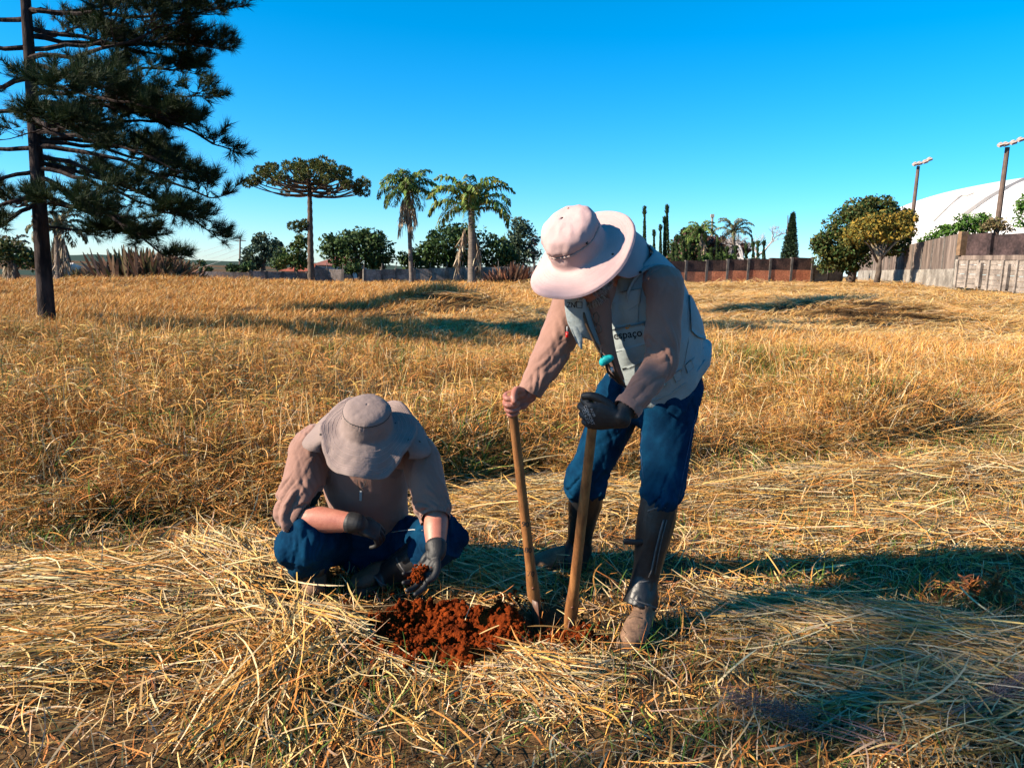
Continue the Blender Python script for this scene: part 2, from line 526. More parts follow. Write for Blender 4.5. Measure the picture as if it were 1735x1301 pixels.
for t0 in (0.275, 0.56, 0.86):
    a = along(t0) + nb * 0.16
    zb = zbot(t0)
    MB().box((a.x, a.y, zb + 0.42), (0.22, 0.2, 1.5), ang).build('buttress', m_precast, root3)
a = along(-0.012)
tag(MB().box((a.x, a.y, (zbot(0) + zmid(0)) / 2 - 0.3), (0.20, 0.24, zmid(0) - zbot(0) + 0.1), ang).build('concrete_post', m_pale), 'pale concrete post at the corner of the tall stained wall', 'post')

# white air dome with a seam and a floodlight's shadow drawn in grey tubes
m_dome = mat('white_membrane', (0.62, 0.60, 0.60), 0.5, var=0.05, scale=0.15, spec=0.3)
m_seam_shadow = mat('grey_seam_and_shadow', (0.30, 0.28, 0.27), 0.7)
Yd = 96.0
dc = at(1905, 430, Yd)
rx, rz_, ry = dc.x - at(1528, 430, Yd).x, at(1905, 288, Yd).z - dc.z, 26.0
zb = dc.z - 2.5
dome = tag(empty('air_dome', (dc.x, dc.y + 8, zb)), 'white inflated sports dome rising behind the right hand wall', 'dome')
NU, NV = 72, 24
def dome_p(u, v, k=1.0):
    # u round the plan, v from rim to crown; squarish plan
    cu, su = math.cos(u), math.sin(u)
    e = 0.72
    X = math.copysign(abs(cu) ** e, cu); Yy = math.copysign(abs(su) ** e, su)
    h = math.sin(v) ** 0.92; w = math.cos(v) ** 0.85 if v < math.pi / 2 - 1e-6 else 0
    return Vector((dc.x + X * rx * w * k, dc.y + 8 + Yy * ry * w * k, zb + (rz_ + 2.5) * h * k))
V = [dome_p(2 * math.pi * i / NU, math.pi / 2 * j / NV) for j in range(NV) for i in range(NU)] + [dome_p(0, math.pi / 2)]
F4 = [[j * NU + i, j * NU + (i + 1) % NU, (j + 1) * NU + (i + 1) % NU, (j + 1) * NU + i] for j in range(NV - 1) for i in range(NU)]
F3 = [[(NV - 1) * NU + i, (NV - 1) * NU + (i + 1) % NU, NV * NU] for i in range(NU)]
link('membrane', np_mesh('membrane', [list(v) for v in V], [np.array(F4), np.array(F3)], True), m_dome, dome)
dbvh = BVHTree.FromPolygons([tuple(v) for v in V], F4 + F3)
def on_dome(px, py, lift=0.06):
    o = Vector((0, 0, CAM_H)); d = (at(px, py, 90) - o).normalized()
    h, nrm, _, _ = dbvh.ray_cast(o, d)
    if h is None: return None
    return h - d * lift
for pts, r in (([(1632, 366), (1652, 352), (1672, 338), (1700, 322), (1735, 305), (1790, 289)], 0.33), ([(1583, 375), (1600, 358), (1622, 338), (1629, 333)], 0.17), ([(1622, 335), (1631, 332), (1640, 332), (1650, 328)], 0.16)):  # the long arc is a seam; the thinner tubes draw the floodlight's cast shadow
    q = [on_dome(*p) for p in pts]; q = [x for x in q if x is not None]
    if len(q) > 2: MB().tube(q, r, 6).build('surface_line', m_seam_shadow, dome)

# floodlight posts
m_pole = mat('weathered_pole', (0.11, 0.075, 0.06), 0.8, var=0.3, scale=2)
m_lampm = mat('dull_lamp_metal', (0.42, 0.33, 0.29), 0.45, var=0.15, scale=5, spec=0.5)
def floodlight(label, b, t, Y, r, heads):
    p, q = at(*b, Y), at(*t, Y)
    p.z -= 6 if b[1] < 380 else 0.5
    root = tag(empty('floodlight_post', (p.x, p.y, p.z)), label, 'lamp post', 'floodlight posts')
    MB().tube([p, p.lerp(q, .5), q], [r * 1.2, r * 1.05, r * .85], 10).build('pole', m_pole, root)
    MB().tube([at(heads[0][0] + 4, heads[0][1] - 1, Y), at(heads[-1][0] - 4, heads[-1][1] + 1, Y)], r * 0.5, 6).build('crossarm', m_pole, root)
    for hx, hy in heads:
        c = at(hx, hy, Y)
        s = 0.42 if Y < 61 else 0.5
        rot = Matrix.Rotation(math.radians(-20), 3, 'Y') @ Matrix.Rotation(math.radians(28), 3, 'X')
        h = MB().box((c.x, c.y - 0.2, c.z + s * .12), (s, s * 0.75, s * 0.42), rot=rot).box((c.x, c.y - 0.12, c.z + s * .45), (s * .5, s * .45, s * .22), rot=rot)
        h.build('lamp_head', m_lampm, root)
floodlight('shorter floodlight post left of the white dome', (1545, 368), (1556, 282), 84, 0.20, [(1549, 280), (1556, 279), (1566, 276), (1573, 272)])
floodlight('tall floodlight post standing in front of the white dome', (1690, 372), (1707, 250), 60, 0.20, [(1693, 248), (1701, 247), (1714, 244), (1726, 239)])

# houses behind the low wall
m_tile = mat('red_roof_tiles', (0.30, 0.075, 0.035), 0.85, var=0.35, scale=1.5, bump=0.3, bscale=14)
m_tile2 = mat('old_brown_tiles', (0.22, 0.085, 0.06), 0.85, var=0.3, scale=1.5)
m_wht = mat('white_house_wall', (0.62, 0.56, 0.52), 0.85, var=0.12, scale=1)
m_win = mat('window_dark', (0.03, 0.035, 0.045), 0.2, spec=0.6)
def house(label, px0, px1, eave, ridge, Y, mt, hip=True, depth=8.0):
    a, b = at(px0, eave, Y), at(px1, eave, Y)
    zr = at((px0 + px1) / 2, ridge, Y).z
    ze = (a.z + b.z) / 2; g = gz((a.x + b.x) / 2, Y) - 2
    root = tag(empty('house', ((a.x + b.x) / 2, Y, g)), label, 'house')
    MB().box(((a.x + b.x) / 2, Y + depth / 2, (g + ze) / 2), (b.x - a.x - 0.6, depth - 0.6, ze - g)).build('wall', m_wht, root)
    L = b.x - a.x; m = L * 0.28 if hip else 0.0
    V = [(a.x, Y, ze), (b.x, Y, ze), (b.x, Y + depth, ze), (a.x, Y + depth, ze), (a.x + m, Y + depth / 2, zr), (b.x - m, Y + depth / 2, zr)]
    mb = MB().add(V, [np.array([[0, 1, 5, 4], [2, 3, 4, 5]]), np.array([[1, 2, 5], [3, 0, 4]])])
    rf = mb.build('roof', mt, root)
    MB().tube([V[4], V[5]], 0.14, 6).build('ridge_tiles', mt, rf)
    for i in range(3):
        x = a.x + L * (0.2 + 0.3 * i)
        w = MB().box((x, Y + 0.28, ze - 1.2), (1.2, 0.10, 1.1)).build('window', m_win, root)
        MB().box((x, Y + 0.24, ze - 1.80), (1.4, 0.16, 0.08)).build('sill', m_wht, w)
    return root
house('house with bright red hipped roof low behind the grey wall', 470, 530, 460, 449, 71, m_tile, depth=9)
house('brown tiled house half hidden by the round dark tree', 526, 600, 450, 436, 82, m_tile2, depth=9)
house('low white building far off left of the spiky shrub', 172, 196, 456, 452, 120, m_wht, hip=False, depth=6)
house('small pale building right of the pine trunk', 88, 108, 452, 446, 130, m_wht, hip=False, depth=6)
# thin utility pole and wires on the left
pole = tag(empty('utility_pole', base_at(406, 110)), 'thin dark utility pole left of the grey green tree', 'pole')
a, b = at(406, 466, 110), at(407, 402, 110)
MB().tube([a, b], [0.16, 0.11], 8).build('shaft', m_pole, pole)
MB().box((b.x, b.y, b.z - 0.5), (1.6, 0.12, 0.12)).build('crossarm', m_pole, pole)
m_wire = mat('wire', (0.35, 0.36, 0.38), 0.5)
for i, yy in enumerate((404, 413, 421, 430)):
    p = at(407, yy, 110); q = at(240, yy + 38, 180)
    pts = [p.lerp(q, t) - Vector((0, 0, 2.0 * 4 * t * (1 - t) * 0.5)) for t in np.linspace(0, 1, 9)]
    tag(MB().tube(pts, 0.022, 4).build('power_line', m_wire), ('topmost', 'second highest', 'third highest', 'lowest')[i] + ' thin wire running left from the utility pole', 'wire', 'wires on the left')
# mast far behind the red trees
a, b = at(1206, 440, 120), at(1207, 366, 120)
tag(MB().tube([a, b], [0.22, 0.16], 8).box((b.x, b.y, b.z), (0.5, 0.5, 0.5)).build('water_mast', m_pale), 'pale slim mast rising behind the reddish trees', 'mast')
# ------------------------------------------------------------------ trees
m_bark = mat('grey_bark', (0.13, 0.10, 0.08), 0.95, dark=(0.06, 0.047, 0.04), scale=3, bump=0.5, bscale=9, spec=0.1)
m_palmbark = mat('palm_trunk_bark', (0.20, 0.165, 0.14), 0.9, dark=(0.11, 0.09, 0.078), scale=2.5, stretch=(1, 1, 5), spec=0.1)
m_leaf = mat('leaf_tint', (1, 1, 1), 0.65, attr='tint', spec=0.14, trans=0.14)

def leaf_cards(C, size, col, up=0.0, aspect=0.55, droop=0.0):
    """small four cornered leaves at C with random facing"""
    n = len(C)
    d = rng.normal(0, 1, (n, 3)); d[:, 2] -= droop
    d /= np.linalg.norm(d, axis=1)[:, None]
    e = rng.normal(0, 1, (n, 3)); e[:, 2] *= (1 - up)
    e -= d * (e * d).sum(1)[:, None]; e /= np.linalg.norm(e, axis=1)[:, None]
    L = (size * rng.uniform(0.6, 1.3, n))[:, None]; W = L * aspect
    P = np.stack([C - d * L / 2, C + e * W / 2 + d * L * 0.05, C + d * L / 2, C - e * W / 2 + d * L * 0.05], 1).reshape(-1, 3)
    F = np.arange(4 * n).reshape(n, 4)
    return P, F, np.repeat(col, 4, 0)

def tints(n, cols, jit=0.25):
    c = np.array(cols)[rng.integers(0, len(cols), n)]
    return np.clip(c * rng.uniform(1 - jit, 1 + jit, (n, 1)) * rng.uniform(0.93, 1.07, (n, 3)), 0, 1)

def limbs(base, tips, r0, mb, split=0.45):
    top = base + Vector((0, 0, 0))
    for t in tips:
        m = base.lerp(t, 0.5) + Vector((random.uniform(-.1, .1), random.uniform(-.1, .1), 0.12 * (t - base).length))
        mb.tube([base, m, t], [r0, r0 * 0.6, r0 * 0.2], 6)

def broad_tree(name, label, px, py_base, Y, lobes, cols, leaf=0.30, dens=26, trunk_r=0.25, clump_r=0.9, cat='tree', group=None, trunk_top=None, gap=0.25):
    """lobes: (px, py, rx_px, ry_px) ellipses as the crown shows; depth like width"""
    b = base_at(px, Y, py_base)
    root = tag(empty(name, b), label, cat, group)
    C, cen = [], []
    for (lx, ly, a, c) in lobes:
        o = at(lx, ly, Y); s = Y / FPX
        R = np.array([a * s, a * s * 0.85, c * s]); cen.append(o)
        ncl = max(5, int(2.6 * (R[0] * R[2]) / clump_r ** 2 * 4))
        q = rng.normal(0, 1, (ncl, 3)); q /= np.linalg.norm(q, axis=1)[:, None]
        q *= (rng.uniform(0.55, 1.0, ncl) ** 0.5)[:, None]
        cl = q * R * (1 - 0.5 * clump_r / max(R.min(), clump_r)) + np.array(o)
        for c0 in cl:
            k = int(dens * rng.uniform(0.5, 1.3))
            r = clump_r * rng.uniform(0.45, 1.0)
            u = rng.normal(0, 1, (k, 3)); u /= np.linalg.norm(u, axis=1)[:, None]
            C.append(c0 + u * (rng.uniform(0.3, 1, k) ** 0.6)[:, None] * r * np.array([1, 1, 0.75]))
    C = np.concatenate(C)
    V, F, cc = leaf_cards(C, leaf, tints(len(C), cols))
    link('crown', np_mesh('crown', V, F, False, cc), m_leaf, root)
    mb = MB()
    tt = at(*(trunk_top if trunk_top else (np.mean([l[0] for l in lobes]), np.mean([l[1] for l in lobes]))), Y)
    bb = b - Vector((0, 0, 0.3))
    mb.tube([bb, bb.lerp(tt, 0.4) + Vector((0.1, 0, 0)), tt], [trunk_r * 1.2, trunk_r, trunk_r * 0.55], 9)
    limbs(bb.lerp(tt, 0.6), [c.lerp(tt, 0.15) for c in cen], trunk_r * 0.55, mb)
    mb.build('trunk', m_bark, root, True)
    return root

DG = [(0.030, 0.062, 0.022), (0.042, 0.082, 0.024), (0.024, 0.050, 0.022), (0.065, 0.10, 0.028)]
MG = [(0.05, 0.095, 0.025), (0.075, 0.12, 0.03), (0.04, 0.075, 0.025)]
GG = [(0.055, 0.085, 0.055), (0.045, 0.075, 0.05), (0.075, 0.105, 0.06)]
YG = [(0.22, 0.15, 0.025), (0.30, 0.19, 0.03), (0.16, 0.13, 0.025), (0.12, 0.12, 0.03)]
OG = [(0.085, 0.085, 0.022), (0.12, 0.11, 0.028), (0.055, 0.065, 0.022)]
BR = [(0.14, 0.075, 0.06), (0.10, 0.06, 0.05), (0.17, 0.09, 0.075)]

broad_tree('bushy_tree', 'dark round tree right of the flat topped pine', 612, 466, 74, [(605, 430, 50, 38), (640, 432, 32, 30), (575, 425, 35, 30), (625, 402, 42, 16), (560, 415, 22, 20)], DG, 0.42, 26, 0.3, 1.0)
broad_tree('bushy_tree', 'dark spreading tree behind the taller slim palm', 650, 466, 79, [(640, 415, 34, 22), (595, 402, 40, 14), (690, 440, 20, 20)], DG, 0.45, 24, 0.3, 1.0)
broad_tree('bushy_tree', 'dense green tree between the two palms', 765, 466, 76, [(760, 418, 50, 42), (735, 432, 42, 30), (715, 438, 28, 22), (790, 395, 32, 25), (775, 440, 50, 20)], DG + MG[:1], 0.45, 26, 0.35, 1.1)
broad_tree('bushy_tree', 'dark tree behind the right hand palm', 835, 466, 77, [(835, 425, 42, 32), (860, 440, 25, 25), (810, 440, 30, 25)], DG, 0.45, 26, 0.3, 1.0)
broad_tree('slender_tree', 'taller open blue green tree left of the white hat', 875, 466, 82, [(878, 385, 24, 20), (885, 405, 30, 26), (868, 420, 26, 22), (890, 435, 26, 22)], GG, 0.42, 16, 0.22, 0.9)
broad_tree('blossom_tree', 'pinkish bare looking tree just left of the white hat', 905, 462, 84, [(903, 410, 12, 16), (905, 430, 15, 20)], [(0.28, 0.16, 0.17), (0.2, 0.12, 0.13)], 0.3, 12, 0.15, 0.8)
broad_tree('conifer_tree', 'grey green rounded tree by the thin utility pole', 445, 466, 92, [(448, 412, 24, 20), (440, 432, 34, 24), (465, 425, 22, 22), (425, 446, 26, 14)], GG, 0.5, 24, 0.3, 1.0)
broad_tree('bushy_tree', 'low dark green bush at the foot of the grey green tree', 405, 464, 84, [(400, 455, 26, 8), (420, 452, 18, 9)], DG, 0.4, 22, 0.1, 0.7, cat='bush')
broad_tree('bushy_tree', 'yellow green tree left of the flat topped pine trunk', 498, 466, 70, [(500, 430, 24, 26), (510, 410, 16, 18), (485, 442, 22, 16), (512, 448, 16, 14)], MG + OG[:1], 0.36, 24, 0.2, 0.8)
broad_tree('bushy_tree', 'small green tree right of the grey green tree', 478, 466, 80, [(478, 436, 20, 20), (470, 448, 22, 12)], MG + GG, 0.38, 24, 0.2, 0.8)
broad_tree('bushy_tree', 'low round bush in the gap of the grey wall', 598, 468, 67.5, [(600, 454, 20, 9), (588, 458, 14, 8)], DG, 0.3, 22, 0.08, 0.6, cat='bush')
# reddish dead stump-like shrub by the palm
b = base_at(880, 64)
def spiky(name, label, px, Y, w_px, h_px, n, cols, lw=0.10, group=None, cat='shrub', hspread=1.2):
    b = base_at(px, Y); s = Y / FPX
    root = tag(empty(name, b), label, cat, group)
    m = n
    rx = rng.normal(0, 0.36, m) * w_px * s; ry = rng.normal(0, 0.25, m) * w_px * s
    root_p = np.column_stack([b.x + rx, b.y + ry, ground_h(b.x + rx, b.y + ry)])
    az = np.arctan2(ry, rx) + rng.normal(0, 0.7, m)
    el = np.clip(1.5 - np.abs(rx) / (w_px * s) * hspread + rng.normal(0, 0.2, m), 0.4, 1.55)
    L = h_px * s * rng.uniform(0.45, 1.05, m) * np.exp(-(rx / (w_px * s * 0.75)) ** 2)
    v = ribbons(root_p, az, el, L + 0.2, rng.normal(-0.2, 0.25, m), rng.normal(0, 0.2, m), rng.uniform(0.6, 1.3, m) * lw, 4, tints(m, cols))
    link('leaves', np_mesh('leaves', v[0], v[1], False, v[2]), m_leaf, root)
    mb = MB()
    for i in range(5):
        x = b.x + (i - 2) * w_px * s * 0.12
        mb.tube([(x, b.y, b.z - 0.2), (x + 0.05, b.y, b.z + h_px * s * 0.25)], 0.12, 6)
    mb.build('stem', m_bark, root)
    return root
spiky('spiky_shrub', 'wide reddish spiky shrub behind the pine branches', 250, 52, 125, 60, 900, [(0.16, 0.085, 0.055), (0.12, 0.075, 0.045), (0.20, 0.12, 0.08), (0.10, 0.09, 0.04)], 0.20)
spiky('dry_shrub', 'rusty red dry shrub left of the white hat', 868, 62, 62, 34, 240, [(0.22, 0.085, 0.05), (0.17, 0.09, 0.06), (0.26, 0.13, 0.08)], 0.13)
spiky('spiky_shrub', 'small dull bush right of the pine trunk', 134, 56, 36, 26, 220, [(0.10, 0.095, 0.035), (0.13, 0.10, 0.05)], 0.12, cat='bush')
broad_tree('bushy_tree', 'tiny flat topped tree between the spiky shrub and the pole', 341, 466, 95, [(341, 447, 11, 4), (350, 458, 20, 7), (325, 460, 16, 6)], DG, 0.4, 18, 0.12, 0.6)
broad_tree('bushy_tree', 'small dark tree with yellow green leaves at the far left edge', 22, 470, 50, [(15, 425, 34, 26), (45, 440, 30, 20), (-10, 430, 30, 34), (52, 450, 22, 12)], DG + OG, 0.30, 24, 0.2, 0.8)

# ---- palms
def palm(label, px, Y, py_base, py_crown, r, frondL, nf, cols, hang=0, leafw=0.05, leafl=0.55, dead=None, lean=0, upright=0.0, group='palms', dead_len=2.8):
    b = base_at(px, Y, py_base)
    top = at(px + lean, py_crown, Y)
    root = tag(empty('palm_tree', b), label, 'palm', group)
    mb = MB()
    hs = np.linspace(0, 1, 16)
    mb.tube([(b - Vector((0, 0, 0.3))).lerp(top, t) for t in hs], [r * (1.25 - 0.35 * t if t > .08 else 1.45) * (1.0 + 0.04 * (i % 2)) for i, t in enumerate(hs)], 10)
    mb.build('trunk', m_palmbark, root, True)
    rib, VV, FF, CC, nn = MB(), [], [], [], 0
    for i in range(nf):
        az = i * 2.39996 + random.uniform(-.25, .25)
        q = i / max(1, nf - 1)
        el = 1.35 - 1.25 * q ** 1.1 + upright
        L = frondL * random.uniform(0.85, 1.1)
        pts = [np.array(top)]
        e = el; n = 9
        for k in range(n):
            d = np.array([math.cos(e) * math.cos(az), math.cos(e) * math.sin(az), math.sin(e)])
            pts.append(pts[-1] + d * L / n)
            e -= (0.05 + 0.30 * (k / n)) * (1.2 + 0.3 * q)
            e = max(e, -1.45)
        rib.tube(pts, np.linspace(0.055, 0.012, n + 1), 5)
        P = np.array(pts)
        m = 46
        t = np.linspace(0.10, 1.0, m) * n
        k = np.minimum(t.astype(int), n - 1); f = (t - k)[:, None]
        base = P[k] * (1 - f) + P[k + 1] * f
        T = P[k + 1] - P[k]; T /= np.linalg.norm(T, axis=1)[:, None]
        S = np.cross(T, [0, 0, 1.0]); S /= np.linalg.norm(S, axis=1)[:, None] + 1e-9
        for sgn in (-1, 1):
            a0 = S * sgn * 0.8 + T * 0.5 + rng.normal(0, 0.16, (m, 3)); a0[:, 2] += 0.15
            a0 /= np.linalg.norm(a0, axis=1)[:, None]
            ll = leafl * (np.sin(np.clip(np.linspace(0.12, 0.98, m), 0, 1) * math.pi) ** 0.6)[:, None] * rng.uniform(0.8, 1.15, (m, 1))
            mid = base + a0 * ll * 0.5
            tip = mid + a0 * ll * 0.28 + np.array([0, 0, -1.0]) * ll * 0.42
            w = np.cross(a0, [0, 0, 1.0]); w /= np.linalg.norm(w, axis=1)[:, None] + 1e-9; w = w * leafw
            V = np.stack([base - w * .4, base + w * .4, mid + w, mid - w, tip], 1).reshape(-1, 3)
            ix = np.arange(m)[:, None] * 5
            VV.append(V); FF.append((np.concatenate([ix + [[0, 1, 2, 3]]]) + nn, np.concatenate([ix + [[3, 2, 4]]]) + nn)); nn += len(V)
            CC.append(np.repeat(tints(m, cols, 0.2), 5, 0))
    rib.build('frond_stems', m_palmbark, root)
    link('crown', np_mesh('crown', np.concatenate(VV), [np.concatenate([a for a, _ in FF]), np.concatenate([c for _, c in FF])], False, np.concatenate(CC)), m_leaf, root)
    if dead:
        for (dx, y0, y1, wd) in dead:
            q0 = at(px + lean + dx * 0.5, y0, Y); q1 = at(px + lean + dx, y1, Y)
            h = 90
            t = rng.random(h)
            rt = np.array(q0)[None] * (1 - t)[:, None] + np.array(q1)[None] * t[:, None] + rng.normal(0, wd * 0.4, (h, 3)) * (0.4 + np.sin(t * 3.0))[:, None] * [1, 1, 0]
            v = ribbons(rt, rng.uniform(0, 6.28, h), np.full(h, -1.35) + rng.normal(0, .15, h), rng.uniform(0.5, 1.2, h), rng.normal(0, .1, h), rng.normal(0, .2, h), rng.uniform(0.04, 0.10, h), 3, tints(h, [(0.34, 0.26, 0.18), (0.26, 0.19, 0.13), (0.42, 0.34, 0.25)]))
            link('dead_frond', np_mesh('dead_frond', v[0], v[1], False, v[2]), m_leaf, root)
    return root
PG = [(0.10, 0.18, 0.040), (0.14, 0.21, 0.045), (0.065, 0.125, 0.035), (0.17, 0.20, 0.06)]
palm('taller slim palm with brown fronds hanging under a small crown', 698, 62, 470, 328, 0.15, 3.0, 26, PG, leafw=0.055, leafl=0.85, dead=[(-14, 335, 385, .18), (6, 330, 392, .25), (-4, 335, 372, .22), (14, 335, 376, .15), (0, 325, 362, .3)], lean=-7)
palm('thick palm with long dead fronds hanging beside its pale trunk', 800, 60, 472, 358, 0.28, 4.1, 24, PG + [(0.20, 0.19, 0.03)], leafw=0.075, leafl=1.05, dead=[(-26, 388, 455, .10), (-22, 388, 440, .12), (14, 400, 470, .16), (17, 398, 465, .14)], lean=-1, upright=0.12)
palm('half hidden palm right behind the pine trunk', 100, 50, 468, 392, 0.24, 2.1, 20, [(0.16, 0.14, 0.07), (0.10, 0.11, 0.04), (0.24, 0.2, 0.13)], leafl=0.6, dead=[(12, 405, 440, .10), (20, 400, 445, .08), (-3, 400, 450, .2), (-8, 400, 440, .2), (5, 402, 448, .18)], lean=-3)
palm('palm with pale trunk low behind the far left tree', 17, 52, 470, 428, 0.20, 1.8, 16, [(0.24, 0.2, 0.15), (0.14, 0.13, 0.08)], leafl=0.5, dead=[(-10, 432, 462, .1), (8, 432, 458, .1)])
palm('small pale trunked palm in front of the reddish trees', 1188, 78, 466, 398, 0.17, 2.2, 18, PG, leafl=0.6, dead=[(7, 408, 432, .18)])
palm('yellowish palm left of the bare grey tree', 1243, 80, 466, 395, 0.17, 2.5, 16, [(0.15, 0.16, 0.08), (0.20, 0.18, 0.11), (0.09, 0.12, 0.05)], leafl=0.6)

# an unseen palm, added behind the camera on the left: the low sun throws the shade of its crown on the straw at the lower right
_t = Vector((1.78, 2.46, 0)); _g = _t + Vector((math.sin(SUN_AZ), math.cos(SUN_AZ), 0)) * (8.6 / math.tan(SUN_EL))
def shade_palm(g, hgt):
    root = tag(empty('palm_tree', g), 'slim palm added out of frame behind the camera on the left to cast shade', 'palm', 'palms')
    MB().tube([g - Vector((0, 0, .3)), g + Vector((0, 0, hgt * .5)), g + Vector((0, 0, hgt))], [0.06, 0.05, 0.045], 8).build('trunk', m_palmbark, root, True)
    n = 620; a = rng.uniform(0, 6.28, n); q = rng.random(n) ** 0.6
    C = np.column_stack([g.x + np.cos(a) * q * .95, g.y + np.sin(a) * q * .62, g.z + hgt + .25 * np.sin(q * 3.1) + rng.normal(0, .12, n)])
    v = ribbons(C, a + rng.normal(0, .5, n), rng.uniform(-.6, .5, n), rng.uniform(.2, .36, n), np.full(n, -1.0), np.zeros(n), np.full(n, .04), 3, tints(n, PG))
    link('crown', np_mesh('crown', v[0], v[1], False, v[2]), m_leaf, root)
shade_palm(_g, 8.6)
def shade_tree(label, x, y, hgt, r, n):
    g = Vector((x, y, gz(x, y)))
    root = tag(empty('tall_tree', g), label, 'tree', 'tall trees out of frame')
    MB().tube([g - Vector((0, 0, .3)), g + Vector((0.2, 0, hgt * .5)), g + Vector((0, 0, hgt))], [0.22, 0.15, 0.05], 9).build('trunk', m_bark, root, True)
    q = rng.normal(0, 1, (n, 3)); q /= np.linalg.norm(q, axis=1)[:, None]
    C = np.array([g.x, g.y, hgt + g.z]) + q * (rng.random(n) ** 0.4)[:, None] * np.array(r)
    V, F, cc = leaf_cards(C, 0.34, tints(n, DG))
    link('crown', np_mesh('crown', V, F, False, cc), m_leaf, root)
shade_tree('tall leafy tree out of frame on the left whose shade falls on the low mound', -25, 16.2, 13.2, (1.6, 1.1, 2.2), 2200)
shade_tree('tallest slender tree out of frame on the far left', -27, 13.4, 22.5, (2.4, 1.0, 2.6), 2600)

# ---- the flat topped araucaria
def araucaria():
    Y = 63
    b = base_at(527, Y, 472)
    root = tag(empty('pine_tree', b), 'tall flat topped umbrella shaped pine with curved bare branches', 'tree')
    s = Y / FPX
    top = at(524, 288, Y)
    hs = np.linspace(0, 1, 30)
    MB().tube([(b - Vector((0, 0, .3))).lerp(top, t) for t in hs], [0.24 * (1.2 - 0.55 * t) * (1.12 if i % 2 else 0.95) for i, t in enumerate(hs)], 9).build('trunk', m_bark, root, True)
    tufts, mb = [], MB()
    def branch(p0, p1, sag, r=0.085, n=9):
        q = []
        for t in np.linspace(0, 1, n):
            p = p0.lerp(p1, t)
            p.z = p0.z + (p1.z - p0.z) * t ** 2.6 - sag * math.sin(math.pi * t) * 0.5
            q.append(p)
        mb.tube(q, np.linspace(r, r * .45, n), 6)
        return q
    # whorls: (start py, tip py, radius px, count)
    for (sy, ty, R, cnt, ph) in ((330, 316, 94, 6, 0.3), (324, 309, 90, 9, 0.5), (317, 300, 82, 11, 0.9), (310, 291, 64, 10, 0.2), (304, 285, 44, 8, 0.6), (298, 281, 22, 5, 0.0)):
        for i in range(cnt):
            a = ph + i * 2 * math.pi / cnt + random.uniform(-.18, .18)
            rr = R * s * random.uniform(0.85, 1.06)
            p0 = at(525, sy, Y)
            p1 = Vector((p0.x + math.cos(a) * rr, p0.y + math.sin(a) * rr, at(525, ty + random.uniform(-4, 4), Y).z))
            q = branch(p0, p1, 0.25)
            sz = random.uniform(0.36, 0.52)
            tufts.append((q[-1], sz))
            for t in (6, 7):
                if random.random() < 0.35 and R > 30:
                    o = q[t] + Vector((random.uniform(-.4, .4), random.uniform(-.4, .4), random.uniform(0.15, 0.6)))
                    mb.tube([q[t], o], [0.04, 0.03], 5); tufts.append((o, sz * 0.85))
    for (x, y) in ((430, 309), (606, 318), (621, 312), (608, 326)):
        p1 = at(x, y, Y); q = branch(at(525, 330, Y), p1, 0.5); tufts.append((p1, 0.42))
    for i in range(7):
        p = at(524 + random.uniform(-60, 60), 284 + random.uniform(-6, 10), Y); p.y += random.uniform(-2.5, 2.5); tufts.append((p, 0.5))
    # low tuft on the left of the trunk
    for (x, y) in ((494, 383), (503, 380), (513, 382), (505, 388), (517, 378)):
        p = at(x, y, Y); tufts.append((p, 0.40)); mb.tube([at(526, 392, Y), p], [0.05, 0.03], 5)
    mb.build('branches', m_bark, root)
    VV, FF, CC, nn = [], [], [], 0
    for c, sz in tufts:
        n = 190
        u = rng.normal(0, 1, (n, 3)); u /= np.linalg.norm(u, axis=1)[:, None]
        r0 = (0.35 + 0.5 * rng.random(n) ** .5)[:, None] * sz
        C = np.array(c) + u * r0 * [1, 1, 0.85]
        w = np.cross(u, rng.normal(0, 1, (n, 3))); w /= np.linalg.norm(w, axis=1)[:, None]
        l = sz * 0.42; wd = 0.055
        V = np.stack([C - w * wd, C + w * wd, C + u * l], 1).reshape(-1, 3)
        VV.append(V); FF.append(np.arange(3 * n).reshape(n, 3) + nn); nn += 3 * n
        CC.append(np.repeat(tints(n, [(0.065, 0.09, 0.026), (0.10, 0.115, 0.03), (0.045, 0.068, 0.024), (0.14, 0.13, 0.038)]), 3, 0))
    link('crown', np_mesh('crown', np.concatenate(VV), np.concatenate(FF), False, np.concatenate(CC)), m_leaf, root)
araucaria()

# ---- cypresses and other trees behind the brick wall
def column_tree(label, px, y0, y1, w, Y, cols, group=None, n=None, cone=1.0):
    b = base_at(px, Y, y1); s = Y / FPX
    root = tag(empty('cypress_tree', b), label, 'tree', group)
    z0, z1 = at(px, y1, Y).z, at(px, y0, Y).z
    n = n or int(1700 * (y1 - y0) / 80)
    t = rng.random(n)
    rad = 0.85 * w * s / 2 * (1 - t ** cone * 0.98) * np.minimum(1, (t + 0.02) / 0.08) * rng.uniform(0.55, 1.08, n)
    a = rng.uniform(0, 6.28, n)
    tilt = at(px, y0, Y).x - at(px, y1, Y).x
    C = np.column_stack([at(px, y1, Y).x + tilt * t + rad * np.cos(a), Y + rad * np.sin(a), z0 + (z1 - z0) * t])
    v = ribbons(C, a, rng.uniform(0.9, 1.5, n), np.where(t > .9, 0.5, 0.20), np.zeros(n), np.zeros(n), rng.uniform(.06, .12, n), 2, tints(n, cols))
    link('crown', np_mesh('crown', v[0], v[1], False, v[2]), m_leaf, root)
    MB().tube([(b.x, b.y, min(b.z, z0) - .3), (b.x, b.y, z0 + (z1 - z0) * 0.3)], 0.12, 6).build('trunk', m_bark, root)
CY = [(0.030, 0.055, 0.020), (0.022, 0.042, 0.018), (0.045, 0.07, 0.022)]
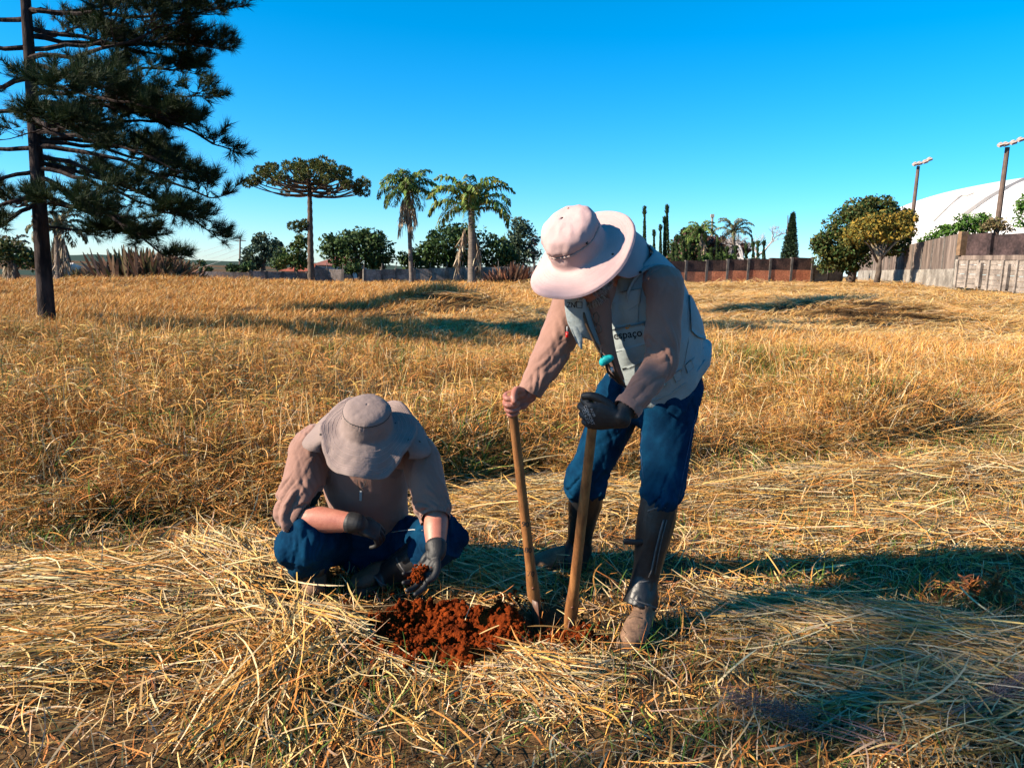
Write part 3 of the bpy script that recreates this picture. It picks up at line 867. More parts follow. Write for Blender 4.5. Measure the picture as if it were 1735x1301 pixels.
for lab, px, y0, y1, w, Y in (('tall thin cypress just right of the hat brim', 1092, 355, 470, 9, 88), ('tallest twin pointed cypress right of the vest shoulder', 1130, 352, 470, 12, 90), ('slim cypress left of the tallest twin cypress', 1119, 386, 470, 7, 92), ('short cypress beside the hat flap', 1108, 395, 470, 7, 93), ('slender cypress joined to the tallest cypress on its left', 1126, 372, 470, 8, 89)):
    column_tree(lab, px, y0, y1, w, Y, CY, 'cypresses on the skyline', cone=1.6)
CYL = ['first small cypress from the left in the row behind the brick wall, beside the shoulder', 'second small cypress from the left behind the brick wall', 'small cypress left of the front palm, third from the left', 'short cypress touching the front palm trunk on its left', 'narrow cypress between the two small palms, taller than its neighbours', 'short cypress just left of the yellowish palm trunk', 'short cypress just right of the yellowish palm trunk', 'small cypress right of the yellowish palm, in front of the bare tree', 'taller slim cypress in front of the leafless silvery tree', 'second last cypress before the end of the row, slightly leaning tip', 'last small cypress at the right end of the row', 'low stub of a cypress at the left end of the row, nearest the shoulder', 'broad low cypress by the pale green clipped bush', 'broad low cypress between the clipped bush and the yellowish palm']
for i, (px, y0, w) in enumerate(((1146, 404, 9), (1158, 414, 10), (1168, 420, 10), (1185, 424, 10), (1215, 414, 8), (1232, 425, 9), (1246, 424, 10), (1264, 420, 10), (1276, 416, 9), (1284, 415, 8), (1294, 414, 9), (1140, 424, 9), (1205, 426, 12), (1222, 424, 14))):
    column_tree(CYL[i], px, y0, 468, w, 71 + (i % 3) * .8, CY + ([(0.06, 0.10, 0.03)] if i % 3 == 0 else []), 'row of small cypresses behind the brick wall', n=420, cone=1.5)
broad_tree('bushy_tree', 'dark round tree mostly hidden behind the wide pale hat', 985, 466, 80, [(985, 425, 44, 30), (1020, 435, 36, 24), (955, 440, 30, 20)], DG, 0.45, 26, 0.3, 1.0)
broad_tree('bushy_tree', 'green tree left of the small palm behind the brick wall', 1165, 466, 86, [(1172, 402, 24, 22), (1158, 418, 28, 24), (1148, 432, 26, 20), (1180, 425, 26, 24)], MG + BR[:1], 0.45, 34, 0.2, 0.9)
broad_tree('reddish_tree', 'reddish brown trees low between the small palms', 1225, 466, 88, [(1230, 416, 32, 16), (1205, 418, 28, 20), (1252, 424, 22, 18), (1190, 428, 24, 22), (1225, 430, 40, 18)], BR, 0.45, 36, 0.2, 0.9)
broad_tree('bushy_tree', 'pale green clipped bush behind the brick wall', 1218, 466, 73, [(1198, 436, 16, 9), (1226, 436, 18, 9), (1240, 438, 14, 8)], [(0.09, 0.15, 0.035), (0.06, 0.11, 0.03)], 0.3, 22, 0.1, 0.6, cat='bush')

def bare_tree(label, px, py_base, Y, h_px, spread, levels=5, r0=0.17, mt=None, cols=None, leaves=0):
    b = base_at(px, Y, py_base); s = Y / FPX
    root = tag(empty('bare_tree', b), label, 'tree')
    mb = MB(); tips = []
    def grow(p, d, L, r, lv):
        q = p + d * L
        m = p.lerp(q, 0.5) + Vector((random.gauss(0, .06), random.gauss(0, .06), random.gauss(0, .04))) * L
        mb.tube([p, m, q], [r, r * .85, r * .62], 5 if lv > 2 else 4, caps=False)
        if lv == 0: tips.append(q); return
        for _ in range(random.choice((2, 3, 3)) if lv > 1 else 3):
            nd = (d + Vector((random.gauss(0, spread), random.gauss(0, spread), random.gauss(0.10, spread * .6)))).normalized()
            grow(q, nd, L * random.uniform(0.62, 0.86), r * 0.62, lv - 1)
    grow(b - Vector((0, 0, .3)), Vector((0.03, 0, 1)), h_px * s * 0.28, r0, levels)
    mb.build('trunk', mt or m_bark, root)
    if leaves:
        C = np.array([list(t) for t in tips]); C = np.repeat(C, leaves, 0) + rng.normal(0, 0.28, (len(C) * leaves, 3))
        V, F, cc = leaf_cards(C, 0.20, tints(len(C), cols))
        link('crown', np_mesh('crown', V, F, False, cc), m_leaf, root)
m_silver = mat('silver_branches', (0.34, 0.33, 0.34), 0.9, var=0.2)
bare_tree('leafless silvery tree right of the yellowish palm', 1270, 466, 84, 118, 0.60, 7, 0.40, m_silver)

# conical norfolk pine: whorls of drooping then rising branches
def norfolk():
    Y = 80; px = 1335
    b = base_at(px, Y, 466); s = Y / FPX
    root = tag(empty('conical_tree', b), 'neat conical pine standing alone above the brick wall', 'tree')
    z0, z1 = at(px, 440, Y).z, at(px, 365, Y).z
    MB().tube([(b.x, b.y, b.z - .3), (at(px, 365, Y).x, Y, z1)], [0.2, 0.04], 8).build('trunk', m_bark, root)
    VV = []
    n = 19
    for k in range(n):
        t = k / (n - 1)
        z = z0 + (z1 - z0) * t; R = 13 * s * (1 - t) ** 0.9 + 0.08
        for i in range(9):
            a = i * 0.698 + k * 0.4
            m = 46
            u = rng.random(m) ** .7
            X = b.x + np.cos(a) * R * u; Yy = Y + np.sin(a) * R * u
            Z = z - 0.35 * R * u * 0.3 + 0.15 * u ** 3 * R
            VV.append((np.column_stack([X, Yy, Z + rng.normal(0, .10, m)]), np.full(m, a)))
    C = np.concatenate([c for c, _ in VV]); A = np.concatenate([a for _, a in VV]); m = len(C)
    v = ribbons(C, A + rng.normal(0, 1.0, m), rng.uniform(-.2, 0.9, m), np.full(m, 0.26), np.zeros(m), np.zeros(m), rng.uniform(.06, .11, m), 2, tints(m, [(0.04, 0.075, 0.04), (0.03, 0.055, 0.035), (0.055, 0.09, 0.045)]))
    link('crown', np_mesh('crown', v[0], v[1], False, v[2]), m_leaf, root)
norfolk()

# big round tree, yellow tree and shrubs by the right hand wall
broad_tree('bushy_tree', 'big round olive green tree at the corner of the walls', 1440, 466, 66, [(1478, 364, 54, 36), (1446, 388, 50, 44), (1520, 372, 34, 26), (1490, 390, 48, 38), (1430, 415, 46, 36), (1408, 432, 34, 30), (1440, 440, 44, 24), (1394, 412, 18, 24), (1505, 410, 42, 30)], OG + DG[:1] + MG[:1], 0.32, 84, 0.35, 1.05, trunk_top=(1450, 420))
broad_tree('yellow_tree', 'autumn yellow tree in front of the tall stained wall', 1485, 470, 60, [(1500, 376, 40, 20), (1532, 373, 26, 20), (1472, 385, 36, 22), (1452, 400, 26, 22), (1520, 392, 36, 18), (1490, 402, 32, 18), (1543, 386, 16, 16)], YG, 0.28, 20, 0.22, 0.7, trunk_top=(1492, 415), cat='tree')
b2 = MB()
for x, y in ((1500, 400), (1520, 385), (1478, 395), (1535, 398), (1510, 420), (1470, 405)):
    p = at(1489, 440, 60); q = at(x, y, 60); b2.tube([p, p.lerp(q, .5) + Vector((0, 0, .15)), q], [0.13, 0.08, 0.03], 6)
yt = [o for o in COL.objects if o.name.startswith('yellow_tree')][0]
b2.build('branch', mat('pale_bark', (0.33, 0.26, 0.17), 0.9, var=.25, scale=4), yt)
bare_tree('thin leafless tree between the yellow tree and the dome', 1541, 448, 74, 60, 0.55, 5, 0.12)
bush_c = [(0.075, 0.16, 0.028), (0.10, 0.20, 0.035), (0.05, 0.11, 0.025)]
broad_tree('bushy_tree', 'long bright green hedge growing over the tall stained wall', 1640, 440, 62, [(1605, 392, 30, 14), (1635, 378, 26, 18), (1660, 376, 26, 18), (1585, 400, 20, 12), (1570, 408, 14, 10), (1650, 390, 40, 14)], bush_c, 0.26, 28, 0.12, 0.7, cat='hedge', trunk_top=(1640, 395))
broad_tree('bushy_tree', 'browning bush at the right end of the green hedge', 1690, 440, 60, [(1690, 378, 22, 14), (1700, 388, 22, 10), (1675, 385, 18, 12)], [(0.14, 0.11, 0.05), (0.10, 0.10, 0.04), (0.2, 0.15, 0.08)], 0.24, 18, 0.1, 0.6, cat='bush', trunk_top=(1690, 388))
broad_tree('bushy_tree', 'bright green tree cut by the right edge above the dark wall', 1745, 430, 58, [(1735, 350, 20, 22), (1755, 340, 26, 30), (1730, 372, 16, 14), (1760, 370, 24, 24)], bush_c, 0.26, 26, 0.16, 0.8, trunk_top=(1740, 370))
bare_tree('thin grey leafless tree by the right edge in front of the dome', 1712, 430, 63, 75, 0.5, 5, 0.11)

# ---- the big dark pine on the left
m_pinebark = mat('dark_pine_bark', (0.055, 0.042, 0.040), 0.95, dark=(0.016, 0.014, 0.016), scale=7, stretch=(1, 1, 0.28), bump=1.0, bscale=11, spec=0.05, bdist=0.05)
NEED = [(0.012, 0.028, 0.011), (0.018, 0.036, 0.012), (0.009, 0.021, 0.010), (0.035, 0.055, 0.016)]
def tuft_proto(n, L, seed):
    r = np.random.default_rng(seed)
    # bottle brush along +X, needles pointing forward and out
    t = r.random(n)
    a = r.uniform(0, 6.28, n)
    out = r.uniform(0.35, 1.0, n)
    d = np.column_stack([np.sqrt(1 - (out * .92) ** 2), out * np.cos(a) * .92, out * np.sin(a) * .92])
    base = np.column_stack([t * L * 0.9, np.zeros(n), np.zeros(n)])
    tip = base + d * (L * r.uniform(0.6, 1.05, n))[:, None] + np.array([0, 0, -0.12 * L])
    w = np.cross(d, r.normal(0, 1, (n, 3))); w /= np.linalg.norm(w, axis=1)[:, None]; w *= 0.0042
    V = np.stack([base - w, base + w, tip], 1).reshape(-1, 3)
    return V
def pine(label, b, height, branches, seed, trunk_pts, r0, tuft_n=66, group=None):
    R = random.Random(seed)
    root = tag(empty('pine_tree', b), label, 'tree', group)
    MB().tube(trunk_pts, [r0 * (1.25 if i == 0 else 1) * (1 - 0.75 * i / (len(trunk_pts) - 1)) for i in range(len(trunk_pts))], 14).build('trunk', m_pinebark, root, True)
    protos = [tuft_proto(tuft_n, 0.20, seed + i) for i in range(6)]
    mb = MB(); VV = []; CC = []
    def tuft(p, d):
        V = protos[R.randrange(6)] * R.uniform(0.8, 1.35)
        x = Vector(d).normalized(); y = x.cross(Vector((0.1, 0.2, 1))).normalized(); z = x.cross(y)
        VV.append(V @ np.array([list(x), list(y), list(z)]) + np.array(p))
        CC.append(np.repeat(tints(tuft_n, NEED, 0.3), 3, 0))
    def twig(p, d, L, r, lv):
        n = 5
        pts = [p]
        dd = Vector(d)
        for k in range(n):
            dd = (dd + Vector((R.gauss(0, .12), R.gauss(0, .12), R.gauss(0.07, .10)))).normalized()
            pts.append(pts[-1] + dd * L / n)
        mb.tube(pts, np.linspace(r, r * .5, n + 1), 5, caps=False)
        if lv > 0:
            for k in range(1, n + 1):
                for sgn in ((-1, 1) if R.random() < 0.45 else (R.choice((-1, 1)),)):
                    side = dd.cross(Vector((0, 0, 1))).normalized() * sgn
                    nd = (dd * R.uniform(.5, 1.0) + side * R.uniform(.5, 1.0) + Vector((0, 0, R.uniform(-.2, .35)))).normalized()
                    twig(pts[k], nd, L * R.uniform(.3, .5), r * .5, lv - 1)
        tuft(pts[-1], (pts[-1] - pts[-2]))
        if lv == 0 and R.random() < 0.45: tuft(pts[-2], (pts[-1] - pts[-2]) + Vector((R.gauss(0, .3), R.gauss(0, .3), R.gauss(0, .3))) * L)
    for (p0, p1, sag, rr) in branches:
        n = 10
        L = (p1 - p0).length
        pts = []
        for k in range(n + 1):
            t = k / n
            p = p0.lerp(p1, t); p.z += -sag * L * math.sin(math.pi * t) + 0.0
            pts.append(p + Vector((R.gauss(0, .02), R.gauss(0, .02), R.gauss(0, .02))) * L * .4)
        mb.tube(pts, np.linspace(rr, rr * .3, n + 1), 6, caps=False)
        for k in range(4, n + 1):
            d = (pts[k] - pts[k - 1]).normalized()
            for sgn in (-1, 1):
                if R.random() < 0.43: continue
                side = d.cross(Vector((0, 0, 1))).normalized() * sgn
                nd = (d * R.uniform(.5, 1) + side * R.uniform(.35, 1.0) + Vector((0, 0, R.uniform(-.25, .25)))).normalized()
                twig(pts[k], nd, L * R.uniform(0.13, 0.26) * (1.15 - 0.5 * k / n), rr * .28, 1)
        twig(pts[-1], (pts[-1] - pts[-2]).normalized() + Vector((0, 0, .15)), L * 0.12, rr * .25, 1)
    mb.build('branches', m_pinebark, root)
    V = np.concatenate(VV); C = np.concatenate(CC)
    link('crown', np_mesh('crown', V, np.arange(len(V)).reshape(-1, 3), False, C), m_leaf, root)
    return root
Yp = 15.2
pb = base_at(82, Yp, 575)
def tp(y): return at(81 - (560 - y) * 0.067, y, Yp)
trunk_pts = [pb - Vector((0, 0, .2)), tp(540), tp(400), tp(250), tp(100), tp(-60), tp(-300), tp(-600)]
PB = []
def pbr(sy, tx, ty, dY, sag=0.04, r=0.05): PB.append((tp(sy), at(60 + (tx - 60) * 0.87, ty, Yp + dY), sag, r))
for a in ((140, 330, 118, .4, -.02), (160, 300, 188, -1.2, -.04), (215, 350, 215, .9, -.05), (225, 330, 285, -.8, -.05), (240, 365, 300, .7, -.06), (275, 345, 360, .8, -.04), (100, 330, 40, -.8), (60, 350, 105, 1.2, -.02), (20, 330, -20, 1.0), (15, 395, 20, -.6, .02), (45, 385, 75, .6), (85, 400, 78, 0.2, -.03), (105, 350, 165, -1.0), (180, 330, 205, .5, -.06, .06), (185, 405, 240, -.3, -.09, .065), (235, 300, 260, 1.6, -.04), (250, 395, 335, -.2, -.06, .06), (262, 390, 385, .2, -.05, .055), (285, 310, 360, -1.2, -.03), (300, 300, 428, -.6, -.05, .05), (330, 250, 400, 1.0, -.03), (382, 230, 395, .3, .02, .03),
          (30, -180, 10, .5), (80, -200, 60, -.5), (130, -220, 150, 1), (190, -180, 210, -.4, -.05), (250, -200, 300, .4, -.05), (290, -150, 350, -1, -.04), (330, -120, 395, .5, -.04), (340, -60, 420, -1.5, -.03),
          (60, 160, 40, 2.6), (200, 140, 230, 2.5), (270, 160, 290, 2.6), (110, 120, 150, -2.8), (200, 130, 210, -2.6), (320, 20, 350, 2.4), (320, 150, 350, -2.0),
          (-60, 380, -60, .5), (-120, 300, -130, -1), (-160, 280, -200, 1), (-90, -150, -90, 0), (-200, -100, -250, .5), (-280, 200, -330, .3), (-60, 150, -60, 2.5), (-60, 120, -80, -2.6), (-350, -40, -420, -.3), (-400, 150, -480, .5), (-260, 60, -320, -1.8)):
    pbr(*a)
pine('big dark pine with drooping needle branches on the left', pb, 11, PB, 5, trunk_pts, 0.18)
print('pine', sum(len(o.data.polygons) for o in COL.objects if o.type == 'MESH'))
# ------------------------------------------------------------------ figure building tools
def V3(*a): return np.array(a, dtype=float)
def nrm(v):
    v = np.asarray(v, dtype=float); return v / (np.linalg.norm(v) + 1e-12)

def crspline(P, sub):
    P = np.asarray(P, dtype=float)
    n = len(P)
    Q = np.concatenate([(2 * P[0] - P[1])[None], P, (2 * P[-1] - P[-2])[None]])
    out = []
    for i in range(n - 1):
        p0, p1, p2, p3 = Q[i], Q[i + 1], Q[i + 2], Q[i + 3]
        for t in np.arange(sub) / sub:
            out.append(0.5 * ((2 * p1) + (-p0 + p2) * t + (2 * p0 - 5 * p1 + 4 * p2 - p3) * t * t + (-p0 + 3 * p1 - 3 * p2 + p3) * t ** 3))
    out.append(P[-1])
    return np.array(out)

def loft(pts, rad, ref=(1, 0, 0), seg=22, sub=5, round_ends=True, square=0.0):
    """closed tube with elliptical rings: rad = (half size along ref, half size across); returns V, [faces]"""
    pts = np.array([list(p) for p in pts], dtype=float)
    rad = np.array([(r, r) if np.isscalar(r) else tuple(r) for r in rad], dtype=float)
    P = crspline(pts, sub); R = np.maximum(crspline(rad, sub), 1e-4)
    if round_ends:
        def cap(p, t, r):
            rr = min(r)
            return [(p + t * rr * math.sin(a) * 0.8, r * math.cos(a)) for a in (0.5, 0.95, 1.3)]
        t0 = nrm(P[0] - P[1]); t1 = nrm(P[-1] - P[-2])
        c0 = cap(P[0], t0, R[0])[::-1]; c1 = cap(P[-1], t1, R[-1])
        P = np.vstack([[c[0] for c in c0], P, [c[0] for c in c1]])
        R = np.vstack([[c[1] for c in c0], R, [c[1] for c in c1]])
    T = np.gradient(P, axis=0); T /= np.linalg.norm(T, axis=1)[:, None]
    ref = np.asarray(ref, dtype=float)
    S = ref[None] - T * (T @ ref)[:, None]
    S /= np.linalg.norm(S, axis=1)[:, None] + 1e-9
    B = np.cross(T, S)
    a = np.arange(seg) / seg * 2 * math.pi
    ca, sa = np.cos(a), np.sin(a)
    if square:
        ca = np.sign(ca) * np.abs(ca) ** (1 - square); sa = np.sign(sa) * np.abs(sa) ** (1 - square)
    V = P[:, None] + S[:, None] * (R[:, 0:1] * ca)[:, :, None] + B[:, None] * (R[:, 1:2] * sa)[:, :, None]
    n = len(P)
    V = V.reshape(-1, 3)
    i = np.arange(seg); j = (i + 1) % seg
    Fq = np.concatenate([np.column_stack([k * seg + i, k * seg + j, (k + 1) * seg + j, (k + 1) * seg + i]) for k in range(n - 1)])
    V = np.vstack([V, P[:1], P[-1:]])
    F3 = np.concatenate([np.column_stack([j, i, np.full(seg, n * seg)]), np.column_stack([(n - 1) * seg + i, (n - 1) * seg + j, np.full(seg, n * seg + 1)])])
    return V, [Fq, F3]

def ellip(c, ax, r, seg=20, ring=14):
    """ellipsoid: ax = 3x3 rows of axes, r three radii"""
    m = MB().ball((0, 0, 0), 1.0, seg, ring)
    V = m.V[0] * np.array(r)
    return V @ np.array(ax) + np.asarray(c), [np.concatenate(f) for f in m.F.values()]

def fuse(parts, voxel, smooth=4, factor=0.5):
    mb = MB()
    for v, f in parts: mb.add(v, f)
    me = mb.mesh('tmp')
    o = bpy.data.objects.new('tmp', me); COL.objects.link(o)
    r = o.modifiers.new('r', 'REMESH'); r.mode = 'VOXEL'; r.voxel_size = voxel; r.adaptivity = 0
    if smooth:
        s = o.modifiers.new('s', 'SMOOTH'); s.factor = factor; s.iterations = smooth
    dg = bpy.context.evaluated_depsgraph_get()
    m2 = bpy.data.meshes.new_from_object(o.evaluated_get(dg))
    bpy.data.objects.remove(o); bpy.data.meshes.remove(me)
    m2.polygons.foreach_set('use_smooth', np.ones(len(m2.polygons), dtype=bool))
    m2.materials.clear()
    return m2

def verts(me):
    a = np.empty(len(me.vertices) * 3, dtype=np.float32); me.vertices.foreach_get('co', a); return a.reshape(-1, 3).astype(float)
def normals(me):
    a = np.empty(len(me.vertices) * 3, dtype=np.float32); me.vertices.foreach_get('normal', a); return a.reshape(-1, 3).astype(float)
def setv(me, V):
    me.vertices.foreach_set('co', np.asarray(V, dtype=np.float32).ravel()); me.update()
def push(me, h):
    setv(me, verts(me) + normals(me) * h[:, None])
def cut(me, keep):
    """drop the vertices where keep is False"""
    bm = bmesh.new(); bm.from_mesh(me); bm.verts.ensure_lookup_table()
    bmesh.ops.delete(bm, geom=[v for v, k in zip(bm.verts, keep) if not k], context='VERTS')
    bm.to_mesh(me); bm.free(); me.update()
    return me

def along_limb(V, pts):
    """closest point on a polyline: arc length, distance, direction round the limb"""
    P = crspline([list(p) for p in pts], 6)
    best = np.full(len(V), 1e9); S = np.zeros(len(V)); D = np.zeros((len(V), 3))
    acc = 0
    for a, b in zip(P[:-1], P[1:]):
        ab = b - a; L = np.linalg.norm(ab)
        t = np.clip(((V - a) @ ab) / (L * L + 1e-12), 0, 1)
        q = V - (a + t[:, None] * ab)
        d = np.linalg.norm(q, axis=1)
        k = d < best
        best[k] = d[k]; S[k] = acc + t[k] * L; D[k] = q[k] / (d[k, None] + 1e-9)
        acc += L
    return S, best, D

def ridge(x): return 1 - 2 * np.abs(x)

def folds(V, pts, freq, amp, seed, skew=1.0, round_=1.3, zone=None):
    """creases running round a sleeve or trouser leg; zone(s) scales them along the limb"""
    S, d, D = along_limb(V, pts)
    S2 = S + 0.022 * vnoise(V * 13, seed + 7) + 0.010 * vnoise(V * 31, seed + 8)
    m = np.clip(0.50 + 1.1 * vnoise(V * [9, 9, 8] + seed, seed + 5), 0.05, 1.3)
    m2 = np.clip(0.50 + 1.1 * vnoise(V * [7, 8, 9] - seed, seed + 6), 0.05, 1.3)
    w1 = np.column_stack([S2 * freq * 0.62 + 1.5 * skew * D[:, 0] + 0.5 * D[:, 2], D[:, 0] * round_ + D[:, 1] * 0.7, D[:, 2] * round_ * .6])
    w2 = np.column_stack([S2 * freq * 0.85 - 1.3 * skew * D[:, 0] - 0.7 * skew * D[:, 1], D[:, 0] * round_, D[:, 2] * round_ * .6 + 3])
    f = lambda w, q: 2.2 * np.abs(vnoise(w, q)) - 0.65
    n = m * f(w1, seed) + 0.8 * m2 * f(w2, seed + 1) + 0.5 * vnoise(V * 11, seed + 2)
    z = np.ones(len(V)) if zone is None else zone(S)
    return amp * 0.95 * n * z, d

def finger(base, u, n, lens, bends, rad, splay=0.0, v=None):
    """chain of phalanges bending from u towards -n"""
    d = nrm(np.asarray(u) + (np.asarray(v) * splay if v is not None else 0))
    pts = [np.asarray(base, dtype=float)]
    a = 0
    for L, b in zip(lens, bends):
        a += math.radians(b)
        pts.append(pts[-1] + L * (d * math.cos(a) - np.asarray(n) * math.sin(a)))
    return pts, [rad * 1.08, rad * 1.02, rad * 0.95, rad * 0.80]

def hand(W, u, v, n, curls, thumb, k=1.0, fat=1.0, splay=(0.10, 0.03, -0.04, -0.12)):
    """W wrist; u to the knuckles; v to the index side; n out of the back of the hand. Returns loft parts"""
    W, u, v, n = [np.asarray(x, dtype=float) for x in (W, u, v, n)]
    def p(a, b, c): return W + k * (u * a + v * b + n * c)
    parts = []
    parts.append(loft([p(-0.02, 0, 0), p(0.02, 0.001, 0), p(0.055, 0.002, 0.002), p(0.092, 0.002, 0.002)], [(0.027 * k, 0.021 * k), (0.033 * k * fat, 0.020 * k), (0.041 * k * fat, 0.0185 * k), (0.041 * k * fat, 0.0145 * k)], ref=v, seg=18, sub=4))
    # ball of the thumb and heel of the hand
    parts.append(ellip(p(0.035, 0.025, -0.010), [u, v, n], (0.034 * k, 0.019 * k, 0.018 * k)))
    parts.append(ellip(p(0.035, -0.024, -0.008), [u, v, n], (0.034 * k, 0.016 * k, 0.016 * k)))
    offs = (0.031, 0.0105, -0.0100, -0.0290)
    lens = ((0.043, 0.026, 0.021), (0.047, 0.030, 0.022), (0.043, 0.028, 0.021), (0.034, 0.021, 0.018))
    rads = (0.0098, 0.0100, 0.0094, 0.0084)
    for i in range(4):
        b = p(0.094 - 0.004 * abs(i - 1), offs[i], 0.001)
        pts, rr = finger(b - u * 0.03 * k, u, n, (0.03 * k,) + tuple(x * k for x in lens[i]), (0,) + tuple(curls[i]), rads[i] * k * fat, splay[i], v)
        parts.append(loft(pts, [rr[0]] + rr, ref=v, seg=12, sub=4))
        parts.append(ellip(b + n * 0.004 * k, [u, v, n], (0.012 * k, 0.0105 * k, 0.010 * k), 10, 8))
    tp = [p(*t) for t in thumb]
    parts.append(loft(tp, [0.0150 * k, 0.0130 * k * fat, 0.0118 * k * fat, 0.0100 * k * fat][:len(tp)], ref=n, seg=12, sub=4))
    return parts

def cast(bvh, px, py, default=3.0):
    o = Vector((0, 0, CAM_H)); d = (at(px, py, 1.0) - o).normalized()
    h, nn, _, dist = bvh.ray_cast(o, d)
    if h is None: return None, None
    return np.array(h), np.array(-nn if nn.dot(d) > 0 else nn)

def bvh_of(*objs):
    V, F, n = [], [], 0
    for o in objs:
        me = o.data if hasattr(o, 'data') else o
        v = verts(me); V.append(v)
        F += [[i + n for i in p.vertices] for p in me.polygons]; n += len(v)
    return BVHTree.FromPolygons([tuple(x) for x in np.concatenate(V)], F)

def applique(bvh, corners, nu, nv, thick, lift=0.001, bulge=0.0, edge=None, soft=2):
    """a patch of cloth sewn on a surface: corners TL, TR, BR, BL as seen; a solid with thickness"""
    tl, tr, br, bl = [np.array(c, dtype=float) for c in corners]
    pts, nn = [], []
    last = None
    for j in range(nv + 1):
        for i in range(nu + 1):
            s, t = i / nu, j / nv
            q = (tl * (1 - s) + tr * s) * (1 - t) + (bl * (1 - s) + br * s) * t
            if edge is not None: q = q + np.array(edge(s, t))
            h, n = cast(bvh, *q)
            if h is None: h, n = last if last is not None else (np.array(at(q[0], q[1], 3.0)), V3(0, -1, 0))
            last = (h, n)
            pts.append(h); nn.append(n)
    P = np.array(pts).reshape(nv + 1, nu + 1, 3); N = np.array(nn).reshape(nv + 1, nu + 1, 3)
    N[:] = nrm(N.reshape(-1, 3).mean(0))[None, None] * 0.6 + N * 0.4
    for _ in range(soft):
        Q = P.copy()
        Q[1:-1] = P[1:-1] * .5 + (P[:-2] + P[2:]) * .25
        P = Q; Q = P.copy(); Q[:, 1:-1] = P[:, 1:-1] * .5 + (P[:, :-2] + P[:, 2:]) * .25
        P = Q
    s = np.linspace(0, 1, nu + 1)[None, :]; t = np.linspace(0, 1, nv + 1)[:, None]
    b = bulge * (np.sin(s * math.pi) * np.sin(t * math.pi)) ** 0.6
    top = P + N * (lift + thick + b)[..., None] if bulge else P + N * (lift + thick)
    bot = P - N * 0.004
    V = np.vstack([top.reshape(-1, 3), bot.reshape(-1, 3)])
    m = (nu + 1) * (nv + 1)
    ix = np.arange(m).reshape(nv + 1, nu + 1)
    f = np.column_stack([ix[:-1, :-1].ravel(), ix[1:, :-1].ravel(), ix[1:, 1:].ravel(), ix[:-1, 1:].ravel()])
    rim = np.concatenate([ix[0, :], ix[1:, -1], ix[-1, -2::-1], ix[-2:0, 0]])
    rn = np.roll(rim, -1)
    side = np.column_stack([rim, rn, rn + m, rim + m])
    return V, [np.concatenate([f, f[:, ::-1] + m, side[:, ::-1]])]

def solid_sheet(P, thick, flip=False):
    """P (rows, cols, 3) grid -> sheet with thickness"""
    P = np.asarray(P, dtype=float)
    du = np.gradient(P, axis=1); dv = np.gradient(P, axis=0)
    N = np.cross(du, dv); N /= np.linalg.norm(N, axis=2)[..., None] + 1e-12
    if flip: N = -N
    r, c = P.shape[:2]
    V = np.vstack([(P + N * thick / 2).reshape(-1, 3), (P - N * thick / 2).reshape(-1, 3)])
    m = r * c; ix = np.arange(m).reshape(r, c)
    f = np.column_stack([ix[:-1, :-1].ravel(), ix[:-1, 1:].ravel(), ix[1:, 1:].ravel(), ix[1:, :-1].ravel()])
    if flip: f = f[:, ::-1]
    rim = np.concatenate([ix[0, :], ix[1:, -1], ix[-1, -2::-1], ix[-2:0, 0]])
    rn = np.roll(rim, -1)
    return V, [np.concatenate([f, f[:, ::-1] + m, np.column_stack([rn, rim, rim + m, rn + m])])]

def solid_closed(G, thick):
    """grid whose columns close on themselves (last column repeats the first) -> shell with thickness"""
    P = np.asarray(G, dtype=float)[:, :-1]
    du = np.roll(P, -1, 1) - np.roll(P, 1, 1); dv = np.gradient(P, axis=0)
    N = np.cross(du, dv); N /= np.linalg.norm(N, axis=2)[..., None] + 1e-12
    N[-1] = N[-2]
    r, c = P.shape[:2]; m = r * c
    V = np.vstack([(P + N * thick / 2).reshape(-1, 3), (P - N * thick / 2).reshape(-1, 3)])
    ix = np.arange(m).reshape(r, c); nx_ = np.roll(ix, -1, 1)
    f = np.column_stack([ix[:-1].ravel(), nx_[:-1].ravel(), nx_[1:].ravel(), ix[1:].ravel()])
    e0 = np.column_stack([nx_[0], ix[0], ix[0] + m, nx_[0] + m]); e1 = np.column_stack([ix[-1], nx_[-1], nx_[-1] + m, ix[-1] + m])
    return V, [np.concatenate([f, f[:, ::-1] + m, e0, e1])]

def letters(bvh, text, cx, cy, hpx, ang, mt, name, parent, lift=0.0025, squash=1.0, slant=0.0):
    """flat print: glyphs laid on the cloth where they are seen"""
    cu = bpy.data.curves.new('t', 'FONT'); cu.body = text; cu.size = 1.0; cu.align_x = 'CENTER'; cu.align_y = 'CENTER'; cu.resolution_u = 3
    cu.offset = 0.012
    o = bpy.data.objects.new('t', cu); COL.objects.link(o)
    dg = bpy.context.evaluated_depsgraph_get()
    me = bpy.data.meshes.new_from_object(o.evaluated_get(dg))
    bpy.data.objects.remove(o)
    V = verts(me); ca, sa = math.cos(ang), math.sin(ang)
    out = []
    for x, y, _ in V:
        x = (x + slant * y) * squash
        px = cx + hpx * (x * ca - y * sa); py = cy - hpx * (x * sa + y * ca)
        h, n = cast(bvh, px, py)
        if h is None: h, n = (np.array(at(px, py, 3.0)), V3(0, -1, 0)) if not out else (out[-1], V3(0, 0, 0))
        out.append(h + n * lift)
    setv(me, np.array(out))
    me.materials.clear()
    return link(name, me, mt, parent)

